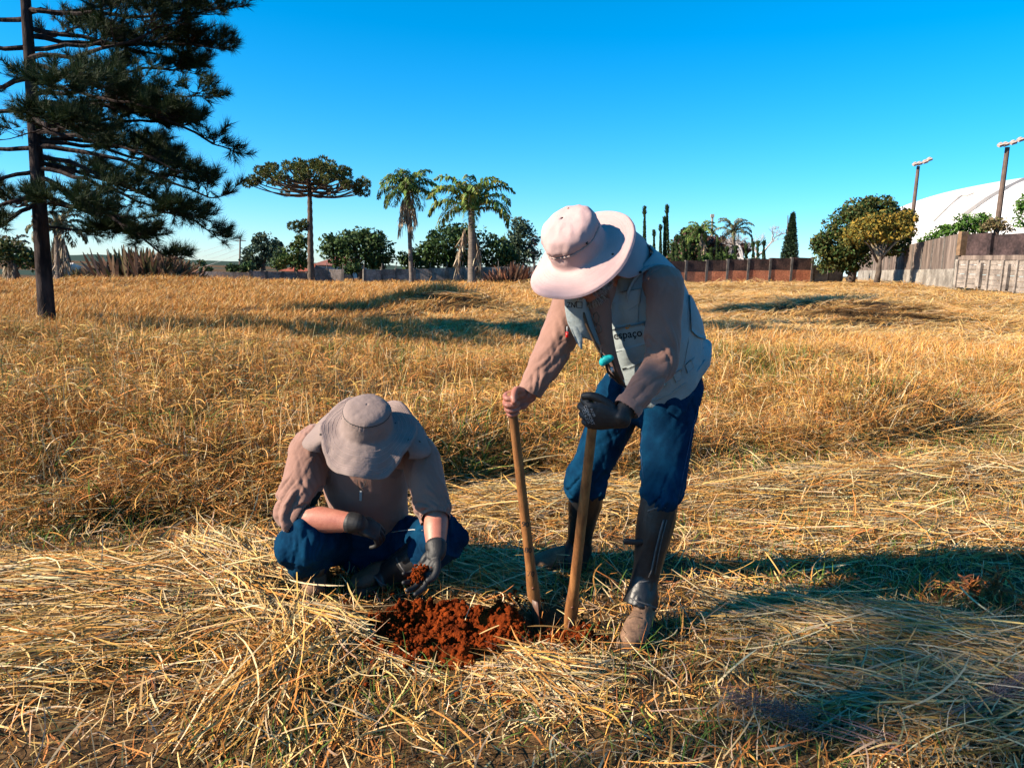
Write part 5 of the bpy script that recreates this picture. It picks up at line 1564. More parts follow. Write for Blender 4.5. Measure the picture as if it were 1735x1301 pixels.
link('teal_pouch', fuse([ellip(c, np.eye(3), (0.022, 0.02, 0.016)), ellip(c + V3(0.012, 0, 0.006), np.eye(3), (0.017, 0.016, 0.012)), ellip(c + V3(-0.012, 0, -0.010), np.eye(3), (0.014, 0.014, 0.016))], 0.003, 2), m_teal, pA)
hang('metal_clip', [(1019, 590, 2.67), (1019, 606, 2.665)], 0.0035, m_black)
hang('key_tag', [(1036, 622, 2.68), (1038, 630, 2.68)], 0.006, m_steel)
c = H(at(1078, 628, 2.66))

# the shirt front showing between the open edges of the vest
sf = np.array([[H(at(x, y, Y)) for x, y, Y in r] for r in (
    ((980, 508, 2.70), (998, 506, 2.680), (1016, 505, 2.675), (1034, 506, 2.69)),
    ((992, 535, 2.72), (1006, 534, 2.695), (1022, 534, 2.69), (1036, 536, 2.70)),
    ((1004, 565, 2.74), (1016, 566, 2.715), (1028, 566, 2.705), (1038, 566, 2.715)),
    ((1018, 600, 2.77), (1028, 602, 2.745), (1038, 604, 2.735), (1046, 605, 2.74)),
    ((1034, 640, 2.81), (1042, 640, 2.79), (1050, 642, 2.78), (1058, 643, 2.785)))])
Gs = crspline(np.swapaxes(crspline(sf, 4), 0, 1), 4)
v, f = solid_sheet(Gs, 0.004)
link('shirt_front', MB().add(v, f).mesh('shirt_front', True), m_taupe, sh)
# gaiters and boots
def gaiter(top, ankle, foot_top, r, mt, strap_px=None):
    ax = nrm(top - ankle)
    pts = [top + ax * 0.01, top * .66 + ankle * .34, top * .33 + ankle * .67, ankle + ax * 0.05, ankle, foot_top]
    g = fuse([loft(pts, r, ref=lefA, seg=26, sub=6, round_ends=False)], 0.0045, 3)
    V = verts(g)
    h, d = folds(V, pts, 14, 0.0045, 41, 1.0, 1.0, lambda S: 0.35 + 1.2 * np.exp(-((S - 0.40) / 0.07) ** 2))
    push(g, h)
    o = link('gaiter', g, mt, pA)
    B = nrm(np.cross(ax, V3(1, 0, 0)))
    return o
LT = a_Lk * .80 + a_La * .20; RT = a_Rk * .80 + a_Ra * .20
gL = gaiter(LT, H(at(1093, 982, 2.825)), H(at(1083, 1025, 2.80)), [(0.073, 0.078), (0.071, 0.076), (0.060, 0.064), (0.055, 0.058), (0.054, 0.057), (0.063, 0.070)], m_leather)
gR = gaiter(RT, H(at(982, 915, 3.40)), H(at(970, 955, 3.41)), [(0.078, 0.080), (0.074, 0.076), (0.062, 0.066), (0.058, 0.062), (0.058, 0.062), (0.068, 0.078)], m_leather)
gb = bvh_of(gL)
surface_line(gb, [(1098, 866), (1112, 860), (1128, 859), (1144, 859), (1155, 862)], 0.005, 'top_binding', m_edge, gL, 0.001)
surface_line(gb, [(1124, 880), (1117, 905), (1110, 935), (1103, 968), (1099, 978)], 0.004, 'zip', m_edge, gL, 0.002)
surface_line(gb, [(1129, 880), (1122, 908), (1115, 940), (1109, 972)], 0.0025, 'zip_flap', m_edge, gL, 0.002)
surface_line(gb, [(1068, 983), (1084, 986), (1100, 984), (1120, 984)], 0.0035, 'ankle_band', m_edge, gL, 0.001)
surface_line(gb, [(1066, 1012), (1080, 1018), (1098, 1024), (1112, 1030)], 0.004, 'lower_binding', m_edge, gL, 0.001)
v, f = loft([H(at(1058, 917, 2.80)), H(at(1076, 918, 2.79)), H(at(1092, 918, 2.79))], [(0.013, 0.006)] * 3, ref=(0, 0, 1), sub=2, seg=10)
link('strap_end', MB().add(v, f).mesh('strap_end', True), m_black, gL)
gb = bvh_of(gR)
surface_line(gb, [(966, 806), (980, 814), (998, 824), (1015, 830)], 0.005, 'top_binding', m_edge, gR, 0.001)
surface_line(gb, [(944, 932), (958, 946), (975, 958), (990, 962)], 0.004, 'lower_binding', m_edge, gR, 0.001)
def put_boot(ankle, heel, toe, mt, k=1.0, par=None):
    up, so = boot(ankle, heel, toe, 0.05, k, 0.0)
    b = link('boot', fuse(up, 0.0042, 3), mt, par or pA)
    V = verts(b.data); push(b.data, 0.0030 * fbm(V * 34, 3, 51))
    link('sole', MB().add(*so).mesh('sole', False), m_sole, b)
    return b
gr = lambda p, z=0.012: V3(p[0], p[1], gz(p[0], p[1]) + z)
bL = put_boot(a_La - V3(0, 0.02, 0.045), gr(at(1098, 1030, 2.86)), gr(at(1066, 1087, 2.615)), m_boot, 1.05)
bR = put_boot(a_Ra - V3(0, 0, 0.03), gr(at(985, 958, 3.43)), gr(at(899, 950, 3.36)), m_boot, 1.0)
lb = bvh_of(bL)
for i, yy in enumerate((1028, 1036, 1044)):
    surface_line(lb, [(1064 + i, yy + 3), (1073 + i, yy), (1085 + i, yy + 3)], 0.0028, 'lace', m_strap, bL, 0.001)

# the wide hat
def waveA(r, h, t):
    k = sstep(0.11, 0.20, np.array(r))
    return r * (1 + 0.03 * k * math.cos(2 * t + .4)), h + k * (-0.014 + 0.011 * math.cos(2 * t + 0.5) + 0.007 * math.cos(3 * t + 1.2) + 0.0012 * math.cos(7 * t + .3))
profA = [(0.194, -0.006), (0.189, 0.001), (0.172, 0.002), (0.140, 0.004), (0.110, 0.008), (0.1005, 0.018), (0.098, 0.045), (0.0970, 0.066), (0.0950, 0.072), (0.0975, 0.080), (0.098, 0.098), (0.088, 0.122), (0.064, 0.140), (0.032, 0.148), (0.002, 0.150)]
GA = lathe_hat(hatC, nA, fA, profA, 72, waveA, 'hat', m_hatA, pA)
q = GA.reshape(-1, 3); rel = q - hatC; hh = rel @ nA; rad_ = np.linalg.norm(rel - np.outer(hh, nA), axis=1)
tt_ = np.arctan2(rel @ sA, rel @ fA)
gath = 0.0042 * np.exp(-((hh - 0.082) / 0.014) ** 2) * np.sin(tt_ * 34 + 3 * vnoise(np.column_stack([np.cos(tt_) * 2, np.sin(tt_) * 2, hh * 20]), 3)) * (rad_ < 0.115)
puff = (0.0075 * fbm(rel * 22, 2, 61) + 0.004 * ridge(vnoise(rel * [30, 30, 18], 67))) * sstep(0.02, 0.07, hh) + 0.0012 * fbm(rel * 40, 2, 63)
outw = rel - np.outer(hh, nA); outw = outw / (rad_[:, None] + 1e-6) * 0.8 + nA * 0.3
GA = (q + outw * (gath + puff)[:, None]).reshape(GA.shape)
v, f = solid_closed(GA, 0.0028)
hatA = link('hat', MB().add(v, f).mesh('hat', True), m_hatA, pA)
def ring_on(G, row_h, C, n, lift, r, name, mt, par, t0=0, t1=None):
    hs = ((G - C) @ n).mean(1); i = np.argmin(np.abs(hs - row_h) + (np.arange(len(hs)) < len(hs) * 0.3) * 1.0)
    P = G[i, :]; c = P.mean(0)
    P = P + (P - c) / np.linalg.norm(P - c, axis=1)[:, None] * lift
    link(name, MB().tube(list(P), r, 6, caps=False).mesh(name, True), mt, par)
ring_on(GA, 0.071, hatC, nA, 0.003, 0.0028, 'hat_cord', m_cord, hatA)
link('brim_edge', MB().tube(list(GA[0]), 0.0022, 6, caps=False).mesh('brim_edge', True), m_hatA, hatA)
for rr in (0.182, 0.175, 0.166, 0.154, 0.142, 0.130, 0.120):          # rows of stitching round the brim
    i = np.argmin(np.abs(crspline(np.array(profA), 4)[:20, 0] - rr))
    link('brim_stitch', MB().tube(list(GA[i] + nA * 0.0011), 0.0006, 4, caps=False).mesh('brim_stitch', True), m_cord, hatA)
hbv = bvh_of(hatA)
for x, y, r in ((994, 412, 0.0052), (1038, 431, 0.0040), (914, 404.5, 0.0040), (963, 353.5, 0.003)):
    h, n = cast(hbv, x, y)
    if h is not None:
        n = nrm(n)
        link('eyelet', MB().tube([h - n * .002, h + n * 0.002], r, 10).mesh('eyelet', True), m_black, hatA)
# neck flap hanging from the back of the brim over the collar
fl = np.array([[H(at(x, y, Y)) for x, y, Y in r] for r in (
    ((1022, 440, 2.66), (1040, 425, 2.70), (1055, 408, 2.74), (1064, 396, 2.78), (1070, 388, 2.84)),
    ((1030, 452, 2.655), (1050, 444, 2.68), (1070, 428, 2.72), (1084, 412, 2.78), (1090, 404, 2.86)),
    ((1038, 460, 2.65), (1060, 458, 2.665), (1081, 446, 2.70), (1096, 432, 2.76), (1100, 422, 2.84)),
    ((1046, 466, 2.65), (1066, 470, 2.66), (1086, 462, 2.69), (1097, 448, 2.75), (1100, 436, 2.83)))])
Gf = crspline(np.swapaxes(crspline(fl, 4), 0, 1), 4)
v, f = solid_sheet(Gf, 0.005)
nf = link('neck_flap', MB().add(v, f).mesh('neck_flap', True), m_hatA, hatA)
link('flap_edge', MB().tube(list(Gf[:, -1]), 0.004, 6).mesh('flap_edge', True), m_hatA, nf)
h = H(at(1085, 461, 2.678)); link('eyelet', MB().tube([h, h + V3(0, -.006, 0)], 0.005, 10).mesh('eyelet', True), m_black, nf)
# print on the glove back: short strokes of pale lettering
gvb = bvh_of(gl)
for i, (txt, x, y, s) in enumerate((('CONFORT', 998, 703, 7.5), ('CE 4131X', 993, 706, 6.0), ('PU 09', 1004, 699, 6.0))):
    letters(gvb, txt, x, y, s, -1.15, m_gprint, 'glove_print', gl, 0.0007)
# ------------------------------------------------------------------ the crouching man
facB = nrm(V3(0.04, -1.0, 0)); lefB = V3(1.0, 0.04, 0)
pB = tag(empty('person', (-0.62, 3.15, 0)), 'crouching person in beige hat with neck flap holding red soil in a gloved palm', 'person')
b_pel, b_wai, b_che, b_upp, b_nek = H(at(632, 925, 3.42)), H(at(628, 880, 3.34)), H(at(618, 815, 3.24)), H(at(616, 768, 3.19)), H(at(620, 735, 3.13))
b_Rs, b_Re = H(at(530, 752, 3.14)), H(at(500, 876, 3.00))
b_Ls, b_Le = H(at(706, 764, 3.14)), H(at(738, 868, 2.99))
b_Rw, b_Lw = H(at(606, 886, 2.94)), H(at(739, 938, 2.83))
b_Rh, b_Rk, b_Ra = H(at(585, 915, 3.40)), H(at(512, 918, 2.96)), H(at(535, 985, 3.20))
b_Lh, b_Lk, b_La = H(at(668, 915, 3.40)), H(at(758, 912, 3.00)), H(at(655, 978, 3.14))
# head
nB = nrm(V3(0.09, -0.46, 0.88)); fB = V3(0.02, -0.76, -0.64); fB = nrm(fB - nB * np.dot(fB, nB)); sB = np.cross(nB, fB)
hatCB = H(at(622, 726, 2.99))
hcB = hatCB - nB * 0.05
def hq(f, s, n): return hcB + fB * f + sB * s + nB * n
headB = [ellip(hq(-0.008, 0, 0.03), [fB, sB, nB], (0.098, 0.076, 0.085)), ellip(hq(0.030, 0, -0.055), [fB, sB, nB], (0.062, 0.058, 0.070)),
         ellip(hq(0.055, 0, -0.105), [fB, sB, nB], (0.036, 0.040, 0.026)),
         loft([hq(0.092, 0, 0.005), hq(0.103, 0, -0.018), hq(0.113, 0, -0.040)], [(0.009, 0.010), (0.012, 0.013), (0.017, 0.014)], ref=sB, sub=3, seg=10),
         ellip(hq(0.083, 0, 0.014), [fB, sB, nB], (0.018, 0.055, 0.012)), ellip(hq(0.088, 0, -0.070), [fB, sB, nB], (0.012, 0.024, 0.007)), ellip(hq(0.086, 0, -0.080), [fB, sB, nB], (0.012, 0.022, 0.007)),
         ellip(hq(-0.005, 0.078, -0.018), [fB, sB, nB], (0.018, 0.008, 0.032), 12, 8), ellip(hq(-0.005, -0.078, -0.018), [fB, sB, nB], (0.018, 0.008, 0.032), 12, 8)]
arBR, arBL = nrm(b_Re - b_Rw), nrm(b_Le - b_Lw)
bodyB = headB + [loft([b_nek - V3(0, 0, .05), b_nek, hq(-0.03, 0, -0.07), hq(-0.02, 0, -0.02)], [0.07, 0.062, 0.06, 0.06], ref=lefB),
    loft([b_pel, b_wai, b_che, b_upp, b_nek], [(0.14, 0.10), (0.14, 0.10), (0.15, 0.10), (0.14, 0.09), (0.07, 0.06)], ref=lefB),
    loft([b_upp, b_Rs, b_Rs * .5 + b_Re * .5, b_Re, b_Re * .62 + b_Rw * .38, b_Rw - arBR * 0.0], [0.07, 0.070, 0.060, 0.052, (0.053, 0.056), (0.034, 0.036)], ref=(0, 1, 0), seg=24),
    loft([b_upp, b_Ls, b_Ls * .5 + b_Le * .5, b_Le, b_Le * .62 + b_Lw * .38, b_Lw + arBL * 0.03], [0.07, 0.070, 0.060, 0.050, 0.050, (0.038, 0.030)], ref=(1, 0, 0), seg=24),
    loft([b_pel, b_Rh, b_Rk, b_Ra], [0.09, 0.075, 0.048, 0.035], ref=lefB), loft([b_pel, b_Lh, b_Lk, b_La], [0.09, 0.075, 0.048, 0.035], ref=lefB)]
link('body', fuse(bodyB, 0.0038, 4), m_skin, pB)
for s in (1, -1):
    v, f = ellip(hq(0.080, 0.031 * s, -0.004), [fB, sB, nB], (0.0125, 0.013, 0.0115), 12, 8)
    link('eye', MB().add(v, f).mesh('eye', True), m_white, pB)
# gloves: the left held palm up with soil, the right resting in the lap
uL = nrm(V3(-0.52, -0.34, -0.72)); nL = nrm(V3(0.25, 0.62, -0.62)); nL = nrm(nL - uL * np.dot(nL, uL)); vL = np.cross(uL, nL)
partsL = hand(b_Lw, uL, vL, nL, [(8, 24, 18), (12, 28, 20), (16, 30, 22), (22, 34, 24)], [(0.024, 0.034, -0.010), (0.050, 0.058, -0.020), (0.078, 0.068, -0.030), (0.098, 0.062, -0.040)], 1.02, 1.14, (0.16, 0.05, -0.05, -0.16))
partsL.append(loft([b_Lw + uL * 0.02, b_Lw + arBL * 0.005, b_Lw + arBL * 0.04], [(0.034, 0.027), (0.040, 0.034), (0.045, 0.041)], ref=vL, sub=4))
glB = link('glove', fuse(partsL, 0.0028, 3), m_glove, pB)
uR = nrm(V3(0.80, 0.30, -0.52)); nR = nrm(V3(0.35, -0.45, 0.80)); nR = nrm(nR - uR * np.dot(nR, uR)); vR = np.cross(nR, uR)
partsR = hand(b_Rw, uR, vR, nR, [(30, 45, 30), (32, 45, 30), (36, 48, 30), (40, 50, 30)], [(0.024, 0.034, -0.008), (0.052, 0.056, -0.016), (0.080, 0.062, -0.028), (0.10, 0.058, -0.04)], 1.02, 1.14)
partsR.append(loft([b_Rw + uR * 0.02, b_Rw - arBR * 0.002, b_Rw + arBR * 0.03], [(0.036, 0.028), (0.040, 0.037), (0.046, 0.044)], ref=vR, sub=4))
grB = link('glove', fuse(partsR, 0.0028, 3), m_glove, pB)
# soil lying in the palm
pc = b_Lw + uL * 0.098 - nL * 0.024
mbs = MB()
for i in range(300):
    q = rng.normal(0, 1, 3) * np.array([0.013, 0.012, 0.007]); q[2] = abs(q[2]) * 1.6 * (1 - min(1, np.hypot(q[0], q[1]) / 0.05))
    mbs.ball(pc + uL * q[0] * 1.3 + vL * q[1] - nL * q[2], 0.0022 + 0.007 * rng.random() ** 3, 7, 5, (1, 1, 0.8), 0.5, i)
v, f = ellip(pc - nL * 0.002, [uL, vL, nL], (0.024, 0.019, 0.014), 22, 14); v = v + 0.004 * vnoise(v * 120, 5)[:, None] * nL; mbs.add(v, f)
hs = mbs.build('soil_handful', m_soil)
tag(hs, 'small handful of crumbly red soil lying in the black gloved palm', 'soil', kind='thing')

# shirt with the sleeves pushed up to the elbows
aR = [b_upp * .3 + b_Rs * .7, b_Rs, b_Rs * .5 + b_Re * .5, b_Re * .96 + b_Rs * .04, b_Re * .86 + b_Rw * .14]
aL = [b_upp * .3 + b_Ls * .7, b_Ls, b_Ls * .5 + b_Le * .5, b_Le * .96 + b_Ls * .04, b_Le * .84 + b_Lw * .16]
shirtB = fuse([loft([b_wai + V3(0, 0.03, -.03), b_wai + V3(0, 0.01, .02), b_che, b_upp, b_nek], [(0.150, 0.13), (0.172, 0.155), (0.186, 0.150), (0.175, 0.125), (0.09, 0.085)], ref=lefB, seg=30),
               loft(aR, [0.078, 0.085, 0.088, 0.077, 0.066], ref=(0, 1, 0), seg=26), loft(aL, [0.078, 0.083, 0.082, 0.072, 0.062], ref=(1, 0, 0), seg=26)], 0.0050, 5)
Vs = verts(shirtB)
zs = lambda S: 0.55 + 0.9 * sstep(0.20, 0.36, S)
h1, d1 = folds(Vs, aR, 25, 0.0068, 71, 1.9, 1.0, zs); h2, d2 = folds(Vs, aL, 25, 0.0068, 75, 1.9, 1.0, zs)
h3 = 0.007 * fbm(Vs * [8, 8, 5], 3, 77) + 0.004 * ridge(vnoise(Vs @ np.array([[6, 3, 0], [0, 5, 4], [4, 0, 9.0]]), 79))
f1, _ = folds(Vs, aR, 50, 0.0030, 72, 3, 1.5, zs); f2, _ = folds(Vs, aL, 50, 0.0030, 73, 3, 1.5, zs)
push(shirtB, np.where(d1 < 0.115, h1 + f1, np.where(d2 < 0.115, h2 + f2, h3)))
Vs = verts(shirtB)
eR, eL = b_Re * .90 + b_Rw * .10, b_Le * .86 + b_Lw * .14
kR = ((Vs - eR) @ arBR > -0.004 - 0.55 * ((Vs - eR) @ V3(0, 0, 1))) | (np.linalg.norm(Vs - eR, axis=1) > 0.13)
kL = ((Vs - eL) @ arBL > -0.004) | (np.linalg.norm(Vs - eL, axis=1) > 0.12)
cut(shirtB, kR & kL)
shB = link('shirt', shirtB, m_taupe, pB)
for c, d, rr_ in ((eR - arBR * 0.004, nrm(arBR + V3(0, 0, 0.45)), 0.069), (eL - arBL * 0.004, arBL, 0.0625)):
    v, f = loft([c, c + d * 0.008, c + d * 0.022, c + d * 0.03], [rr_ - .003, rr_, rr_, rr_ - .004], ref=(1, 0, 0), round_ends=False, sub=3, seg=26)
    link('cuff', MB().add(v, [f[0]]).mesh('cuff', True), m_taupe, shB)
# jeans: thighs folded over the calves
tR = [b_pel, b_Rh, b_Rh * .5 + b_Rk * .5, b_Rk, b_Rk * .55 + b_Ra * .45 + V3(-0.01, 0.02, 0)]
tL = [b_pel, b_Lh, b_Lh * .5 + b_Lk * .5, b_Lk, b_Lk * .62 + b_La * .38]
jeansB = fuse([loft([b_wai - V3(0, 0, .02), b_pel, b_pel - V3(0, -0.02, 0.07)], [(0.17, 0.15), (0.19, 0.19), (0.16, 0.17)], ref=lefB, seg=28),
               loft(tR, [0.12, 0.112, 0.108, 0.108, 0.098], ref=(1, 0, 0), seg=24), loft(tL, [0.12, 0.112, 0.100, 0.092, 0.080], ref=(0, 0, 1), seg=24)], 0.0055, 5)
Vj = verts(jeansB)
h1, d1 = folds(Vj, tR, 15, 0.0095, 81, 1.5, 1.1, lambda S: 0.35 + 0.9 * sstep(0.45, 0.66, S)); h2, d2 = folds(Vj, tL, 15, 0.0090, 85, 1.5, 1.1, lambda S: 0.4 + 0.7 * sstep(0.4, 0.6, S))
f1, _ = folds(Vj, tR, 36, 0.0062, 83, 3, 1.4); f2, _ = folds(Vj, tL, 36, 0.0062, 84, 3, 1.4)
push(jeansB, np.where(d1 < d2, h1 + f1, h2 + f2))
jeB = link('jeans', jeansB, m_denim, pB)
jbb = bvh_of(jeB)
surface_line(jbb, [(484, 978), (500, 984), (520, 985), (540, 982), (560, 976)], 0.004, 'hem', m_white, jeB, 0.001)
surface_line(jbb, [(660, 902), (680, 899), (700, 897), (716, 898)], 0.0016, 'sunlit_streak', m_white, jeB, 0.0005)  # sunlight on the thigh, drawn as a thin white line
# gaiters, boots
def gaiterB(pts, r, ref):
    g = fuse([loft(pts, r, ref=ref, seg=24, sub=6, round_ends=False)], 0.0045, 3)
    V = verts(g); h, d = folds(V, pts, 14, 0.004, 91); push(g, h)
    return link('gaiter', g, m_leatherb, pB)
gRB = gaiterB([b_Rk * .58 + b_Ra * .42, b_Rk * .3 + b_Ra * .7, b_Ra, b_Ra + V3(0.0, -0.05, -0.02)], [(0.085, 0.085), (0.075, 0.075), (0.064, 0.066), (0.068, 0.06)], (1, 0, 0))
gLB = gaiterB([b_Lk * .66 + b_La * .34, b_Lk * .36 + b_La * .64, b_La, b_La + V3(-0.05, -0.03, -0.025)], [(0.085, 0.085), (0.074, 0.076), (0.064, 0.066), (0.072, 0.068)], (0, 1, 0))
gLB.data.materials[0] = m_leather
gbb = bvh_of(gLB)
surface_line(gbb, [(670, 930), (672, 945), (680, 960), (690, 972)], 0.0045, 'strap', m_edge, gLB, 0.001)
surface_line(gbb, [(628, 962), (634, 976), (646, 988), (660, 992)], 0.0045, 'lower_binding', m_edge, gLB, 0.001)
bRB = put_boot(b_Ra + V3(0, -0.02, -0.01), gr(at(538, 992, 3.24)), gr(at(530, 1016, 2.98)), m_boot, 1.05, pB)
bLB = put_boot(b_La + V3(-0.02, -0.01, -0.01), gr(at(668, 994, 3.18)), gr(at(596, 998, 3.06)), m_leatherb, 1.05, pB)

# soft hat with neck flap
def waveB(r, h, t):
    k = float(sstep(0.105, 0.21, np.array(r)))
    return r * (1 + 0.05 * k * math.cos(3 * t + 0.5)), h + k * (-0.022 + 0.018 * math.cos(2 * t + 2.6) + 0.020 * math.cos(5 * t + 0.4) - 0.034 * math.cos(t))
profB = [(0.196, -0.010), (0.191, -0.004), (0.180, -0.002), (0.150, 0.0), (0.122, 0.005), (0.106, 0.016), (0.100, 0.045), (0.0965, 0.078), (0.0945, 0.092), (0.0920, 0.099), (0.082, 0.110), (0.062, 0.119), (0.034, 0.124), (0.002, 0.126)]
GB = lathe_hat(hatCB, nB, fB, profB, 84, waveB, 'hat', m_hatB, pB)
q = GB.reshape(-1, 3); rel = q - hatCB; hh = rel @ nB; ra = np.linalg.norm(rel - np.outer(hh, nB), axis=1)
tt_ = np.arctan2(rel @ sB, rel @ fB)
ow = (rel - np.outer(hh, nB)) / (ra[:, None] + 1e-6) * 0.75 + nB * 0.4
gath = 0.0040 * np.exp(-((hh - 0.088) / 0.012) ** 2) * np.sin(tt_ * 40) * (ra < 0.11)
crump = 0.008 * fbm(rel * 17, 3, 63) + 0.0045 * ridge(vnoise(rel * 30, 66)) * sstep(0.10, 0.15, ra)
GB = (q + ow * (gath + crump)[:, None]).reshape(GB.shape)
v, f = solid_closed(GB, 0.003)
hatB = link('hat', MB().add(v, f).mesh('hat', True), m_hatB, pB)
ring_on(GB, 0.094, hatCB, nB, 0.001, 0.0022, 'hat_cord', m_black, hatB)
link('brim_edge', MB().tube(list(GB[0]), 0.0022, 6, caps=False).mesh('brim_edge', True), m_hatB, hatB)
for rr in (0.184, 0.177, 0.170, 0.156, 0.142, 0.130):
    i = np.argmin(np.abs(crspline(np.array(profB), 4)[:20, 0] - rr))
    link('brim_stitch', MB().tube(list(GB[i] + nB * 0.0020), 0.0008, 4, caps=False).mesh('brim_stitch', True), m_cord, hatB)
hbv = bvh_of(hatB)
for x, y, r in ((543, 736, 0.004), (579, 709, 0.003), (670, 717, 0.0038), (692, 745, 0.0032)):
    h, n = cast(hbv, x, y)
    if h is not None: link('eyelet', MB().tube([h - n * .002, h + n * 0.002], r, 8).mesh('eyelet', True), m_black, hatB)
# flap: a cape over the shoulders from the back half of the brim
rowsf = []
for k, (r0, h0) in enumerate(((0.150, -0.012), (0.195, -0.040), (0.235, -0.066), (0.262, -0.090))):
    row = []
    for j, t in enumerate(np.linspace(math.radians(72), math.radians(288), 40)):
        e = abs(j / 39 - 0.5) * 2
        rr = r0 * (1 - 0.30 * max(0, (e - .80) / .2) ** 3 * k / 3)
        hh_ = h0 + 0.014 * math.sin(5.2 * t + k * .3) * k / 3 - 0.02 * e * k / 3
        row.append(hatCB + nB * hh_ + fB * (rr * math.cos(t) * 1.05) + sB * (rr * math.sin(t) * 1.02))
    rowsf.append(row)
Gf = crspline(np.array(rowsf), 4)
v, f = solid_sheet(Gf, 0.0045)
fB_ = link('neck_flap', MB().add(v, f).mesh('neck_flap', True), m_hatB, hatB)
link('flap_edge', MB().tube(list(Gf[-1]), 0.003, 6).mesh('flap_edge', True), m_hatB, fB_)
fbv = bvh_of(fB_)
for x, y in ((522, 706), (711, 748)):
    h, n = cast(fbv, x, y)
    if h is not None: link('eyelet', MB().tube([h - n * .002, h + n * 0.003], 0.005, 8).mesh('eyelet', True), m_black, fB_)
# cord and tag at the chest
sbv = bvh_of(shB)
cp = [cast(sbv, x, y) for x, y in ((605, 812), (607, 822), (611.5, 830), (617, 822), (621, 812))]
link('neck_cord', MB().tube([h + n * 0.004 for h, n in cp if h is not None], 0.0014, 5).mesh('neck_cord', True), m_black, pB)
h0, n0 = cast(sbv, 612, 831); h1_, n1 = cast(sbv, 611, 846)
v, f = loft([h0 + n0 * 0.006, h1_ + n1 * 0.006], [(0.0058, 0.0022), (0.0058, 0.0022)], ref=(1, 0, 0), seg=12, sub=2)
link('pendant', MB().add(v, f).mesh('pendant', True), m_steel, pB)
# ------------------------------------------------------------------ dug red soil and small things on the ground
def soil_patch(name, label, cx, cy, rx, ry, hmax, nclod, seed, ridge_dir=None):
    n = 210
    u = np.linspace(-1.08, 1.08, n)
    UX, UY = np.meshgrid(u, u)
    X = cx + UX * rx; Y = cy + UY * ry
    P = np.column_stack([X.ravel(), Y.ravel()])
    wob = 0.16 * fbm(P * 9, 3, seed).reshape(X.shape)
    d = np.hypot(UX, UY) + wob
    prof = sstep(1.05, 0.70, d)
    lump = (0.024 * fbm(P * 16, 4, seed + 1) + 0.016 * ridge(vnoise(P * 30, seed + 2)) + 0.016 * fbm(P * 70, 3, seed + 3) + 0.006 * np.abs(fbm(P * 190, 2, seed + 6))).reshape(X.shape)
    tilt = (0.030 * UX - 0.016 * UY) * prof
    Z = ground_h(X, Y) + prof * (hmax * (0.55 + 0.45 * fbm(P * 6, 2, seed + 4).reshape(X.shape)) + lump) + tilt - 0.03 * (1 - prof)
    ix = np.arange(n * n).reshape(n, n)
    f = np.column_stack([ix[:-1, :-1].ravel(), ix[:-1, 1:].ravel(), ix[1:, 1:].ravel(), ix[1:, :-1].ravel()])
    mb = MB().add(np.column_stack([X.ravel(), Y.ravel(), Z.ravel()]), f)
    r = np.random.default_rng(seed)
    Zf = Z
    for i in range(nclod):
        a, q = r.uniform(0, 6.28), math.sqrt(r.random()) * 1.02
        x, y = q * math.cos(a), q * math.sin(a)
        i0, j0 = int((y + 1.08) / 2.16 * (n - 1)), int((x + 1.08) / 2.16 * (n - 1))
        s = 0.0022 + 0.011 * r.random() ** 4
        mb.ball((cx + x * rx, cy + y * ry, Zf[i0, j0] + s * 0.3), s, 7, 5, (1, r.uniform(.7, 1.2), 0.8), 0.6, i)
    for i in range(nclod // 9):                      # crumbs thrown out over the straw
        a, q = r.uniform(0, 6.28), 1.0 + abs(r.normal(0, 0.28))
        x, y = cx + q * math.cos(a) * rx, cy + q * math.sin(a) * ry
        s = 0.002 + 0.009 * r.random() ** 4
        mb.ball((x, y, gz(x, y) + 0.02 + s * .3 + 0.03 * r.random()), s, 7, 5, (1, 1, 0.8), 0.6, i)
    o = mb.build(name, m_soil, None, True)
    return tag(o, label, kind='stuff')
soil_patch('loose_soil', 'heap of crumbly red soil spread beside the hole', HOLE_C.x - 0.005, HOLE_C.y - 0.005, 0.40, 0.30, 0.085, 3600, 301)
c = at(958, 1085, 2.72)
soil_patch('loose_soil', 'small dark red soil spill in front of the digger', c.x, c.y, 0.13, 0.08, 0.03, 500, 311)
a, b = at(788, 1050, 2.80), at(802, 1000, 2.80)
v = ribbons(np.array([list(a)]), np.array([0.3]), np.array([1.25]), np.array([0.13]), np.array([-.1]), np.array([0.0]), np.array([0.006]), 4, np.array([[0.72, 0.58, 0.32]]), twist=np.array([0.1]))
m_straw = mat('dry_straw', (1, 1, 1), 0.75, attr='tint', spec=0.18, trans=0.10)
tag(link('straw_stalk', np_mesh('straw_stalk', v[0], v[1], False, v[2]), m_straw), 'single pale straw standing upright in the red soil', 'straw')
a = at(812, 1078, 2.72)
v = ribbons(np.array([[a.x, a.y, gz(a.x, a.y) + 0.075]]), np.array([0.5]), np.array([0.25]), np.array([0.12]), np.array([-.3]), np.array([0.2]), np.array([0.006]), 4, np.array([[0.66, 0.47, 0.20]]), twist=np.array([0.1]))
tag(link('straw_stalk', np_mesh('straw_stalk', v[0], v[1], False, v[2]), m_straw), 'short straw lying on the red soil heap', 'straw')

